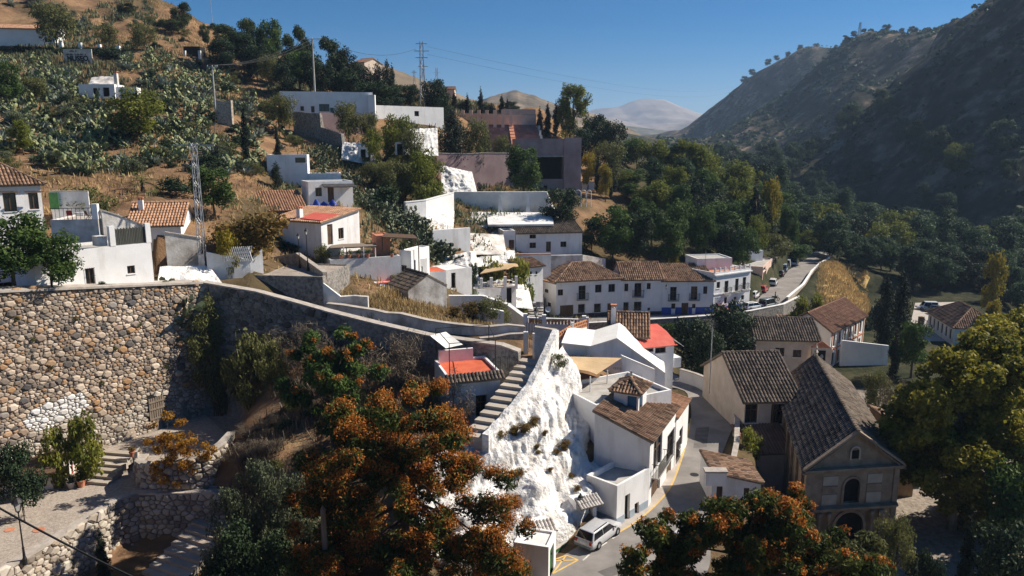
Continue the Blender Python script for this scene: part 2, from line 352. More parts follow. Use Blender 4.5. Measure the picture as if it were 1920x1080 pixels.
PX = [ # pixel x, pixel y, metres ahead: places where the ground shows
 (-400,320,70),(-400,100,120),(-400,-100,170),(0,-20,190),(150,-10,190),(300,2,195),(350,40,190),(400,65,186),(460,105,180),(520,135,174),(600,166,166),(700,188,160),(830,206,162),
 (300,80,300),(600,200,300),(830,228,300),(0,60,320),(0,82,150),(100,85,150),(200,95,148),(300,92,158),(60,168,118),(200,192,116),(300,185,122),(400,205,118),
 (60,262,98),(200,292,96),(300,302,96),(420,300,98),(0,335,80),(150,350,80),(280,438,71),(350,440,72),(450,400,82),(440,340,92),
 (560,395,92),(660,392,93),(640,468,81),(560,470,79),(700,470,84),(600,300,115),(500,255,120),(560,228,130),(700,222,138),(760,225,142),(820,228,146.5),(640,345,104),
 (700,300,122),(800,305,128),(840,362,130),(920,362,134),(1040,358,138),(760,400,110),(840,425,106),(880,472,101),(800,482,94),(740,440,96),(760,510,86),
 (900,415,117),(1000,422,118),(1000,478,112),(1080,478,114),(960,502,104),(1080,504,110),(860,542,90),(900,562,87),(980,575,96),(820,520,86),
 (920,322,150),(900,238,170),(980,238,172),(1000,205,186),(900,226,240),(1000,250,280),(1080,262,200),
 (1100,362,142),(1180,420,134),(1150,492,117),(1250,492,121),(1350,482,129),(1420,474,139),(1470,462,158),(1250,350,175),(1350,365,190),(1150,300,185),(1150,285,240),(1300,325,235),(1400,365,235),
 (1560,508,142),(1600,558,126),(1635,592,118),(1640,525,150),(1550,470,175),
 (480,662,60.2),(600,690,57),(430,800,54),(560,830,50),(640,548,70),(700,546,71),(760,550,76),(690,562,68),(625,580,66.8),(740,578,69),(470,900,46.5),(700,1000,41),(600,1080,37),(760,760,52),(850,900,45),(900,1050,42),
 # the shaded hill across the valley
 (1920,0,345),(1860,35,380),(1790,72,430),(1755,90,470),(1740,90,600),(2200,-170,340),(2400,-250,330),(1720,150,400),(1650,205,385),(1570,262,372),(1500,312,360),(1440,338,352),(1880,150,300),(1800,220,300),(1720,290,300),(1900,330,240),
 (1640,330,320),(1800,370,255),(1480,348,330),(1600,405,285),(1700,435,255),(1800,455,225),(1920,475,195),(2100,470,185),
 (1620,63,700),(1680,70,690),(1560,102,705),(1500,155,715),(1450,192,730),(1400,226,745),(1340,265,770),(1290,292,800),(1500,250,600),(1420,300,560),(1400,325,500),(1600,180,560),
 (1690,250,480),(1620,290,470),(1550,320,455),(1480,345,440),(1760,200,520),(1500,235,850),(1440,260,860),(1380,285,870),(1580,190,830),(1660,160,820),
 (1520,86,1000),(1560,92,1010),(1440,126,1030),(1390,158,1050),(1330,208,1080),(1270,252,1120),(1240,268,1150),(1300,285,1000),(1900,60,900),(1750,80,1100)]
XYZ = [(-26,64,12.8),(-23,66,12.6),(-20.5,71,12.0),(-36,64,14.4),(-52,56,15),(-60,30,14),(0,0,20),(0,12,12),(-20,18,8),(20,18,4),(40,15,-5),(70,10,-10),(-70,0,18),
 (-20,42,-2.3),(-15,39,-2.6),(-23,38,-2.2),(-9,42,0.5),(-24,33,-3),(0,33,1),(8,34,0),(30,32,-4),(60,40,-6),(60,70,-6),(80,100,-7),(70,130,-6.5),(85,140,-6),(100,120,-8),(110,180,-5),(95,200,-4),(120,60,-9),(160,40,-4),(120,0,-12),
 (90,260,0),(100,330,6),(120,430,12),(140,560,16),(170,720,20),(60,300,10),(70,420,22),(80,560,30),(110,700,34),(60,900,40),(200,1000,28),(0,1100,55),(-150,700,60),(-200,400,70),(-100,260,42),(20,300,24),
 (0,64,8),(6,60,6.5),(9,66,3.5),(13,66,2),(8,74,.8),(-5,72,7.4),(-1,84,2),(8,92,-.5),(-3,52,3.4),(3,48,2.6),(5,88,-.3),(12,90,-1),(12,97,-1),(20,95,-2.5),(20,88,-2.8),(30,97,-2.8),(15,80,-.8),(22,84,-3.2),(0,98,-.2),(35,100,-3),(-28,53,1.3),(-25,52,1.3),(-28.3,47.5,-.3),(-27.5,50,.4),(-22,54,1.6),(-24,58,1.6),(-30,45,.4),(-30,50,.5)]
CTRL = np.array([tuple(W(*p)) for p in PX] + XYZ)
_eps = 4.0
def _phi(d2): return np.sqrt(d2+_eps)
_d = ((CTRL[:, None, :2]-CTRL[None, :, :2])**2).sum(-1)
_n = len(CTRL); _A = np.zeros((_n+3, _n+3)); _A[:_n, :_n] = _phi(_d) - 0.15*np.eye(_n)
_A[:_n, _n] = 1; _A[:_n, _n+1:] = CTRL[:, :2]; _A[_n, :_n] = 1; _A[_n+1:, :_n] = CTRL[:, :2].T
_w = np.linalg.solve(_A, np.concatenate([CTRL[:, 2], np.zeros(3)]))
ZONES = []
def zone(poly, z, fall=0.6): ZONES.append((np.array(poly, float), z, fall, None))
def corridor(pts, hw, z, fall=1.5): ZONES.append((np.array(pts, float), z, fall, hw))
def _segd(x, y, P, closed):
    n = len(P); best = np.full(x.shape, 1e9)
    for i in range(n if closed else n-1):
        a = P[i]; b = P[(i+1) % n]; d = b-a; L = (d*d).sum()+1e-9
        t = np.clip(((x-a[0])*d[0]+(y-a[1])*d[1])/L, 0, 1)
        best = np.minimum(best, np.hypot(x-a[0]-t*d[0], y-a[1]-t*d[1]))
    return best
def _inside(x, y, P):
    c = np.zeros(x.shape, bool); n = len(P)
    for i in range(n):
        a = P[i]; b = P[i-1]
        if a[1] == b[1]: continue
        c ^= ((a[1] > y) != (b[1] > y)) & (x < (b[0]-a[0])*(y-a[1])/(b[1]-a[1])+a[0])
    return c
def gz(x, y, zones=True):
    x = np.atleast_1d(np.asarray(x, float)); y = np.atleast_1d(np.asarray(y, float))
    z = np.zeros(x.shape)
    for s in range(0, len(x), 20000):
        xs = x[s:s+20000]; ys = y[s:s+20000]
        d2 = (xs[:, None]-CTRL[None, :, 0])**2+(ys[:, None]-CTRL[None, :, 1])**2
        z[s:s+20000] = _phi(d2) @ _w[:_n] + _w[_n] + xs*_w[_n+1] + ys*_w[_n+2]
    far = np.clip((x-105)/60, 0, 1)*np.clip((y-150)/120, 0, 1)
    rid = 1-np.abs(2*fbm(x/95+0.004*y, y/70-0.006*x, 3, 4)-1)*1.6
    z = z + far*(rid-0.45)*(17-9*np.clip((y-480)/150, 0, 1))*np.clip(z/45, 0.1, 1) + far*(fbm(x/22, y/22, 9, 3)-0.5)*(7-3*np.clip((y-480)/150, 0, 1))
    near = 1-far
    hill = np.clip((z-6)/10, 0.15, 1)*np.clip((y-62)/25, 0, 1)
    z = z + near*hill*(fbm(x/7.0, y/7.0, 21, 3)-0.5)*1.7*(1+np.clip((y-100)/60, 0, 1))
    if zones:
        for P, zz, fall, hw in ZONES:
            lo = P.min(0)-fall-(hw or 0); hi = P.max(0)+fall+(hw or 0)
            m = (x > lo[0]) & (x < hi[0]) & (y > lo[1]) & (y < hi[1])
            if not m.any(): continue
            xm = x[m]; ym = y[m]
            if hw: d = np.maximum(_segd(xm, ym, P, False)-hw, 0)
            else: d = np.where(_inside(xm, ym, P), 0, _segd(xm, ym, P, True))
            t = np.clip(1-d/fall, 0, 1); t = t*t*(3-2*t)
            zm = zz(xm, ym) if callable(zz) else zz
            z[m] = z[m]*(1-t)+zm*t
    return z
def gh(x, y): return float(gz(x, y)[0])
_ys = np.concatenate([np.arange(30, 130, 0.35), np.arange(130, 420, 1.0), np.arange(420, 1400, 4.0)])
def gp(px, py, ymin=30, ymax=1400):
    """the ground under a pixel: first crossing of its ray with the terrain"""
    r = ray(px, py); ys = _ys[(_ys >= ymin) & (_ys <= ymax)]
    t = ys/r.y; xs = r.x*t; zs = CAMZ+r.z*t
    g = gz(xs, ys); k = np.nonzero(zs <= g)[0]
    if len(k) == 0: k = [int(np.argmin(zs-g))]
    i = k[0]
    return Vector((xs[i], ys[i], g[i]))
def at(px, Y, py=400):
    p = W(px, py, Y); return Vector((p.x, Y, gh(p.x, Y)))
WALL_A0 = Vector((-42.0, 37.8)); WALL_A = Vector((-35.0, 48.5)); WALL_B = Vector((-26.2, 62.0))
ROAD_L = [WZ(990,1120,0), WZ(1030,1062,0), WZ(1090,1020,0), WZ(1150,985,0), WZ(1200,958,0), WZ(1240,928,0), WZ(1268,885,0), WZ(1288,830,0), WZ(1296,780,0), WZ(1292,750,0), WZ(1270,728,0), Vector((10.5,76,0)), Vector((3,83,0)), Vector((-2,90,0)), Vector((-3.5,98,0)), Vector((2,105,0)), WZ(1042,599,0), WZ(1165,591,0), WZ(1240,590,0), WZ(1335,588,0), WZ(1400,577,0), WZ(1425,556,0), WZ(1452,530,0), WZ(1478,505,0), WZ(1500,490,0), WZ(1512,483,0), Vector((64,172,0)), Vector((58,182,0))]
ROAD_R = [WZ(1300,1120,0), WZ(1330,1062,0), WZ(1332,1020,0), WZ(1334,985,0), WZ(1338,950,0), WZ(1342,915,0), WZ(1348,870,0), WZ(1362,830,0), WZ(1376,792,0), WZ(1370,768,0), WZ(1335,745,0), Vector((17,79,0)), Vector((10.5,85,0)), Vector((6.5,90,0)), Vector((5,96,0)), Vector((8,100.5,0)), WZ(1100,608,0), WZ(1170,606,0), WZ(1240,603,0), WZ(1330,598,0), WZ(1420,588,0), WZ(1480,562,0), WZ(1508,535,0), WZ(1522,515,0), WZ(1540,498,0), WZ(1552,488,0), Vector((74,172,0)), Vector((68,184,0))]
zone([(4.5,78),(16,76),(18,92),(20,104),(3,104),(-1,95)], -0.4, 2.5)
zone([(2,102.5),(6,103.5),(15,106),(22,107),(31,107.4),(38,111),(37,119),(28,115),(14,114),(4,111)], -0.06, 1.2)
zone([(6.4,44.4),(9.4,47.2),(14.6,58),(16,63),(13,63),(8.5,53),(5,46.5)], -0.06, .8)
zone([(p.x, p.y) for p in ROAD_L]+[(p.x, p.y) for p in reversed(ROAD_R)], -0.05, 1.0)
zone([(17.5,30),(19,46),(19.6,52),(20.6,58),(22.5,64),(24.5,70),(25.5,80),(33,95),(60,95),(60,30)], -4.05, 1.0)
zone([(-31,29),(-28.9,36),(-28.2,39.3),(-26.7,45.2),(-26.2,47.8),(-19.5,47.8),(-15,45),(-13,36)], -2.9, 2.0)
zone([(-40,28),(-32.0,34),(-30.2,38.5),(-28.4,45.4),(-28.0,49.4),(-27.8,51),(-27.6,52),(-27,52.6),(-32.6,52.9),(-35.3,48.8),(-42.3,38.1),(-47,30)], 0.55, 0.3)
zone([(-32.5,53.0),(-27.0,52.9),(-26.2,50.6),(-24.4,49.7),(-22.6,49.8),(-21.6,51),(-21.4,52),(-21,57),(-23.5,61.6),(-26.5,62.3)], 1.6, 0.3)
zone([(-70,24),(-52,26),(-44.0,38.4),(-36.6,49.3),(-27.6,63.3),(-24.6,63.6),(-24,68),(-36,70),(-60,60)], lambda x, y: 14.2-np.clip((y-45)/17, 0, 1)*1.6, 0.3)
zone([(58,104),(76,106),(98,150),(72,152)], -6.05, 4)
zone([(34,82),(58,80),(60,112),(44,112)], -3.05, 2)
# ground sheet: rings of growing spacing round the viewpoint, so near ground is fine and the far valley coarse
NA, NR = 440, 350
ang = np.linspace(R(-58), R(58), NA); rad = 9.0*(6200/9.0)**(np.linspace(0, 1, NR))
aa, rr = np.meshgrid(ang, rad, indexing='ij')
tx = (np.sin(aa)*rr).ravel(); ty = (np.cos(aa)*rr).ravel(); tz = gz(tx, ty)
farf = np.clip((rr.ravel()-1150)/600, 0, 1); tz = tz*(1-farf)+farf*(-30)
ii, jj = np.meshgrid(np.arange(NA-1), np.arange(NR-1), indexing='ij'); k0 = (ii*NR+jj).ravel()
tq = np.stack([k0, k0+NR, k0+NR+1, k0+1], 1)
def terrain_mat():
    m, nt, b = _base('terrain')
    a = nt.nodes.new('ShaderNodeAttribute'); a.attribute_name = 'veg'
    dry = _ramp(nt, _noise(nt, _pos(nt), 0.16, 8, 0.7), [(0.10, 0.06, 0.038), (0.19, 0.115, 0.068), (0.28, 0.172, 0.095), (0.35, 0.235, 0.13)], 0.3, 0.7)
    green = _ramp(nt, _noise(nt, _pos(nt), 0.2, 8, 0.7), [(0.02, 0.025, 0.014), (0.045, 0.048, 0.026), (0.085, 0.075, 0.042)], 0.35, 0.65)
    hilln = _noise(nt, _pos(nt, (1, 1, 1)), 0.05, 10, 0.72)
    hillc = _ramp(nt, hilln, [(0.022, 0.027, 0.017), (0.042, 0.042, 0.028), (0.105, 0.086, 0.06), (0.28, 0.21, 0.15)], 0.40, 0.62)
    cob = _ramp(nt, _noise(nt, _pos(nt), 3.0, 4), [(0.24, 0.20, 0.165), (0.40, 0.345, 0.29)], 0.35, 0.65)
    sep = nt.nodes.new('ShaderNodeSeparateColor'); nt.links.new(a.outputs['Color'], sep.inputs[0])
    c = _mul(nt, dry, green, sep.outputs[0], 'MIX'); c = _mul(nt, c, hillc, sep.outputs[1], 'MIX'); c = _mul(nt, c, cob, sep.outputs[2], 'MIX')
    nt.links.new(c, b.inputs['Base Color']); b.inputs['Roughness'].default_value = 0.97; b.inputs['Specular IOR Level'].default_value = 0.05
    _bump(nt, b, _noise(nt, _pos(nt), 1.1, 8, 0.7), 0.8, 0.35)
terrain_mat()
me = raw_mesh('ground', np.stack([tx, ty, tz], 1), tq, None, 'terrain', True)
veg = np.clip((tx-(6+0.10*(ty-60)))/14, 0, 1)*np.clip((ty-40)/20, 0, 1)
veg = np.maximum(veg, np.clip((ty-260)/60, 0, 1)*np.clip((tx+40)/60, 0, 1))
veg = np.maximum(veg, 0.7*np.clip((fbm(tx/9, ty/9, 5, 4)-0.5)*9, 0, 1)*(tz > 5))
veg = np.maximum(veg, 0.6*np.clip((50-ty)/10, 0, 1)*(tx > -26))
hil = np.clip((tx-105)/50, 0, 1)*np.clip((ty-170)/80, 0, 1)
plz = (_inside(tx, ty, ZONES[4][0])*(tx < 48)*(ty < 82)).astype(float)
for zi in (6, 7): plz = np.maximum(plz, _inside(tx, ty, ZONES[zi][0]).astype(float))
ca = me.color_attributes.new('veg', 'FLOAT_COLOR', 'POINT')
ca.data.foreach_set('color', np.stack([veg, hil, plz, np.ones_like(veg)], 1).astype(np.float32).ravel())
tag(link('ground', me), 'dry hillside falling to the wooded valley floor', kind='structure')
# ------------------------------------------------------------------ far ridges
def far_mat(name, cols, scale):
    m = mat(name, cols, scale, 0.98, 0, lo=0.35, hi=0.68, spec=0.03)
far_mat('far_dry', [(0.10, 0.085, 0.06), (0.20, 0.16, 0.115), (0.33, 0.26, 0.19)], 0.02)
far_mat('far_tan', [(0.16, 0.13, 0.10), (0.30, 0.24, 0.19), (0.42, 0.35, 0.29)], 0.0045)
far_mat('far_green', [(0.07, 0.075, 0.055), (0.14, 0.13, 0.09), (0.26, 0.21, 0.15)], 0.007)
def ridge(name, pts, Y, foot, wf, wb, m, label, rough=0.05, seed=1):
    xs = []; zs = []
    for px, py in pts: p = W(px, py, Y); xs.append(p.x); zs.append(p.z)
    nx, nt_ = 160, 60
    X = np.linspace(xs[0], xs[-1], nx); RZ = np.interp(X, xs, zs)
    wdt = xs[-1]-xs[0]; edge = np.clip(np.minimum(X-xs[0], xs[-1]-X)/(0.05*wdt), 0, 1)
    RZ = foot+(RZ-foot)*edge
    T = np.linspace(-1, 1, nt_); XX, TT = np.meshgrid(X, T, indexing='ij'); RR = np.repeat(RZ[:, None], nt_, 1)
    YY = Y+np.where(TT < 0, TT*wf, TT*wb)
    prof = 1-np.abs(TT)**0.85
    h = np.maximum(RR-foot, 0)
    s = h.max()
    nz = (1-np.abs(2*fbm(XX/s*0.9, YY/s*0.5, seed, 5)-1)-0.5)
    ZZ = foot+h*prof + nz*s*rough*6*np.abs(TT)**0.7*prof + (fbm(XX/s*6, YY/s*6, seed+7, 3)-0.5)*s*rough
    ii, jj = np.meshgrid(np.arange(nx-1), np.arange(nt_-1), indexing='ij'); k = (ii*nt_+jj).ravel()
    q = np.stack([k, k+nt_, k+nt_+1, k+1], 1)
    me = raw_mesh(name, np.stack([XX, YY, ZZ], -1).reshape(-1, 3), q, None, m, True)
    tag(link(name, me), label, kind='structure')
    return X, RZ
ridge('mountain', [(1000,232),(1080,215),(1120,201),(1160,198),(1185,187),(1215,182),(1245,185),(1275,197),(1310,211),(1400,235),(1500,255)], 5000, -30, 1700, 1000, 'far_tan', 'rounded bald mountain closing the valley', 0.03, 4)
ridge('mountain', [(900,240),(1000,228),(1100,208),(1160,222),(1210,236),(1300,225),(1400,245)], 3600, -30, 1000, 1000, 'far_tan', 'low tan foothills before the bald mountain', 0.04, 8)
ridge('mountain', [(950,262),(1060,250),(1150,232),(1220,240),(1300,252),(1420,262)], 2400, -20, 700, 600, 'far_green', 'dotted olive hills at the valley head', 0.04, 12)
ridge('hill', [(800,240),(880,192),(940,173),(970,167),(1005,178),(1050,196),(1110,214),(1180,240)], 1000, 10, 400, 400, 'far_dry', 'scrubby hill above the theatre cypresses', 0.06, 17)
ridge('hill', [(480,190),(600,128),(660,114),(700,111),(740,126),(800,152),(860,174),(930,200),(1010,232),(1080,262)], 430, 20, 190, 200, 'far_dry', 'tan bare hill behind the white cave row', 0.05, 23)
# ------------------------------------------------------------------ builders: houses, roofs, walls
def tile_patch(mb, e0, e1, r0, r1, pitch=0.26, row=0.45, rad=0.105):
    """barrel tiles over a roof plane: eave e0-e1, ridge r0-r1 (hips where the ridge is shorter)"""
    e0, e1, r0, r1 = map(Vector, (e0, e1, r0, r1))
    ex = (e1-e0); L = ex.length; ex = ex/L
    up = (r0+r1)*0.5-(e0+e1)*0.5; up = up-ex*up.dot(ex); T = up.length; up = up/T
    n = ex.cross(up); n = n if n.z > 0 else -n
    a0 = (r0-e0).dot(ex); a1 = (r1-e0).dot(ex); b0 = (r0-e0).dot(up); b1 = (r1-e0).dot(up)
    mb.cur = 0.2; off = n*0.012
    mb.quad(e0+off, e1+off, r1+off, r0+off)
    k = max(1, int(round(L/pitch))); pw = L/k
    prof = [(-rad, 0.0), (-rad*0.62, rad*0.62), (0, rad*0.85), (rad*0.62, rad*0.62), (rad, 0.0)]
    for i in range(k):
        x = (i+0.5)*pw; x += random.uniform(-0.012, 0.012)
        t = b0 + (b1-b0)*min(1, max(0, (x-a0)/max(1e-6, a1-a0))) if a1-a0 > 1e-3 else T
        if a0 > 1e-3 and x < a0: t = min(t, b0*x/a0)
        if a1 < L-1e-3 and x > a1: t = min(t, b1*(L-x)/(L-a1))
        lo = b_lo = 0.0
        if a0 < -1e-3: lo = 0.0
        m = int(math.ceil(t/row)); 
        for j in range(m):
            s0 = j*row-0.05; s1 = min(t, (j+1)*row)
            if s1-s0 < 0.08: continue
            mb.cur = random.random()
            jx = random.uniform(-0.015, 0.015); lift = random.uniform(0.03, 0.055)
            pts = []
            for s, h, w in ((s0, lift, 1.06), (s1, 0.012, 0.9)):
                o = e0+ex*(x+jx)+up*s+n*h
                for px_, pz in prof: pts.append(o+ex*(px_*w)+n*(pz*w))
            mb.add(pts, [(q, q+1, q+6, q+5) for q in range(4)]+([(4, 3, 2, 1, 0)] if j == 0 else []))
def ridge_tiles(mb, a, b, rad=0.13, step=0.42):
    a = Vector(a); b = Vector(b); d = b-a; L = d.length
    if L < 0.2: return
    d /= L; sx = d.cross(Vector((0, 0, 1))).normalized(); nz = sx.cross(d)
    k = max(1, int(L/step)); st = L/k
    for i in range(k):
        mb.cur = random.random(); pts = []
        for s, w, h in ((i*st-0.03, 1.08, 0.06), ((i+1)*st, 0.92, 0.03)):
            o = a+d*s+nz*h
            for q in range(5):
                t = math.pi*q/4; pts.append(o+sx*(rad*w*math.cos(t))+nz*(rad*w*math.sin(t)*0.9))
        mb.add(pts, [(q, q+1, q+6, q+5) for q in range(4)])
def slab(mb, pts, th=0.12):
    """roof slab just under its tiles, from upper corners (any planar polygon)"""
    pts = [Vector(p) for p in pts]; n = len(pts); dn = Vector((0, 0, -th))
    up = [p+Vector((0, 0, -0.004)) for p in pts]
    mb.add(up+[p+dn for p in pts], [tuple(range(n)), tuple(range(2*n-1, n-1, -1))]+[(i, n+i, n+(i+1) % n, (i+1) % n) for i in range(n)])
def roof_part(parent, planes, m, ridges=(), pitch=0.26, row=0.45, name='roof', under='wood_grey', rad=None):
    sb = MB()
    for e0, e1, r1, r0 in planes:
        ps = [e0, e1, r1, r0] if (Vector(r1)-Vector(r0)).length > 0.01 else [e0, e1, r1]
        slab(sb, ps)
    ro = sb.build(name, under, parent)
    tb = MB()
    for e0, e1, r1, r0 in planes: tile_patch(tb, e0, e1, r0, r1, pitch, row, rad or pitch*0.40)
    for a, b in ridges: ridge_tiles(tb, a, b)
    o = tb.build('roof_tiles', m, ro); o['kind'] = 'stuff'
    return ro
def wall_face(mb, O, ux, nrm, Wd, z0, z1, ops, depth=0.2):
    """a plane of wall with real openings; ops: (x0, z0, x1, z1)"""
    O = Vector(O); ux = Vector(ux); nrm = Vector(nrm)
    xs = sorted({0.0, Wd, *[min(Wd, max(0, v)) for o in ops for v in (o[0], o[2])]})
    zs = sorted({z0, z1, *[min(z1, max(z0, v)) for o in ops for v in (o[1], o[3])]})
    P = lambda x, z, d=0.0: O+ux*x+Vector((0, 0, z))-nrm*d
    flip = ux.cross(Vector((0, 0, 1))).dot(nrm) < 0
    def q(a, b, c, d): mb.quad(d, c, b, a) if flip else mb.quad(a, b, c, d)
    for i in range(len(xs)-1):
        for j in range(len(zs)-1):
            cx = (xs[i]+xs[i+1])/2; cz = (zs[j]+zs[j+1])/2
            if xs[i+1]-xs[i] < 1e-5 or zs[j+1]-zs[j] < 1e-5: continue
            if any(o[0] < cx < o[2] and o[1] < cz < o[3] for o in ops): continue
            q(P(xs[i], zs[j]), P(xs[i+1], zs[j]), P(xs[i+1], zs[j+1]), P(xs[i], zs[j+1]))
    for o in ops:
        x0, a, x1, b = max(0, o[0]), max(z0, o[1]), min(Wd, o[2]), min(z1, o[3])
        q(P(x0, a), P(x0, b), P(x0, b, depth), P(x0, a, depth)); q(P(x1, b), P(x1, a), P(x1, a, depth), P(x1, b, depth))
        q(P(x0, b), P(x1, b), P(x1, b, depth), P(x0, b, depth)); q(P(x1, a), P(x0, a), P(x0, a, depth), P(x1, a, depth))
def obox(mb, O, ux, nrm, x0, x1, z0, z1, d0, d1):
    """box on a wall plane; d is the distance out of the wall"""
    O = Vector(O); ux = Vector(ux); nrm = Vector(nrm)
    P = lambda x, z, d: O+ux*x+nrm*d+Vector((0, 0, z))
    lo = [P(x0, z0, d0), P(x1, z0, d0), P(x1, z0, d1), P(x0, z0, d1)]; hi = [P(x0, z1, d0), P(x1, z1, d0), P(x1, z1, d1), P(x0, z1, d1)]
    mb.hexa(lo, hi)
def opening(parent, O, ux, nrm, o, kind, depth=0.2, glass='glass', wood='wood', trim=None):
    x0, z0, x1, z1 = o[:4]; w = x1-x0; h = z1-z0; fr = min(0.07, w*0.1)
    f = MB()
    if kind in ('win', 'grille', 'balcony', 'shut', 'bar'):
        dd = -depth+0.09
        for a, b, c, d in ((x0, x0+fr, z0, z1), (x1-fr, x1, z0, z1), (x0+fr, x1-fr, z0, z0+fr), (x0+fr, x1-fr, z1-fr, z1)): obox(f, O, ux, nrm, a, b, c, d, -depth+0.01, dd)
        if w > 0.5: obox(f, O, ux, nrm, (x0+x1)/2-fr*.5, (x0+x1)/2+fr*.5, z0+fr, z1-fr, -depth+0.012, dd-0.01)
        if h > 1.6: obox(f, O, ux, nrm, x0+fr, x1-fr, z0+h*0.62, z0+h*0.62+fr, -depth+0.014, dd-0.012)
        fo = f.build('window', wood, parent)
        p = MB(); obox(p, O, ux, nrm, x0, x1, z0, z1, -depth-0.03, -depth+0.03); p.build('pane', glass, fo)
        if kind in ('win', 'grille', 'bar') and w > 0.35:
            s = MB(); obox(s, O, ux, nrm, x0-0.06, x1+0.06, z0-0.07, z0-0.003, -0.02, 0.07); s.build('sill', trim or 'white_clean', fo)
        if kind == 'grille':
            g = MB(); k = max(3, int(w/0.14))
            for i in range(k+1):
                xx = x0+w*i/k; a = Vector(O)+Vector(ux)*xx+Vector(nrm)*0.06
                g.tube(a+Vector((0, 0, z0-0.05)), a+Vector((0, 0, z1+0.05)), 0.012, n=4)
            for zz in (z0, (z0+z1)/2, z1): obox(g, O, ux, nrm, x0-0.04, x1+0.04, zz-0.012, zz+0.012, 0.048, 0.072)
            g.build('grille', 'iron', fo)
        if kind == 'balcony':
            b = MB(); obox(b, O, ux, nrm, x0-0.3, x1+0.3, z0-0.12, z0-0.02, 0.003, 0.5); bo = b.build('balcony', 'concrete', fo)
            r = MB(); k = max(5, int((w+0.6)/0.13))
            for i in range(k+1):
                a = Vector(O)+Vector(ux)*(x0-0.28+(w+0.56)*i/k)+Vector(nrm)*0.47
                r.tube(a+Vector((0, 0, z0-0.02)), a+Vector((0, 0, z0+0.95)), 0.013, n=4)
            for sx in (x0-0.28, x1+0.28):
                for dd2 in (0.12, 0.3):
                    a = Vector(O)+Vector(ux)*sx+Vector(nrm)*dd2; r.tube(a+Vector((0, 0, z0-0.02)), a+Vector((0, 0, z0+0.95)), 0.013, n=4)
                obox(r, O, ux, nrm, sx-0.015, sx+0.015, z0+0.94, z0+0.975, 0.0, 0.47)
            obox(r, O, ux, nrm, x0-0.3, x1+0.3, z0+0.94, z0+0.975, 0.455, 0.49)
            r.build('railing', 'iron', fo)
        return fo
    if kind == 'door':
        obox(f, O, ux, nrm, x0, x1, z0, z1, -depth-0.03, -depth+0.04)
        k = 2 if w > 0.7 else 1
        for i in range(k):
            a = x0+w*i/k+0.05; b = x0+w*(i+1)/k-0.05
            obox(f, O, ux, nrm, a, b, z0+0.1, z0+h*0.45, -depth+0.041, -depth+0.06); obox(f, O, ux, nrm, a, b, z0+h*0.5, z1-0.1, -depth+0.041, -depth+0.06)
        d = f.build('door', wood, parent)
        hd = MB(); obox(hd, O, ux, nrm, x1-0.16, x1-0.1, z0+0.95, z0+1.08, -depth+0.06, -depth+0.11); hd.build('handle', 'iron', d)
        return d
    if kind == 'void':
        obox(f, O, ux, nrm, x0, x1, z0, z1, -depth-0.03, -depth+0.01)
        return f.build('doorway', 'dark_void', parent)
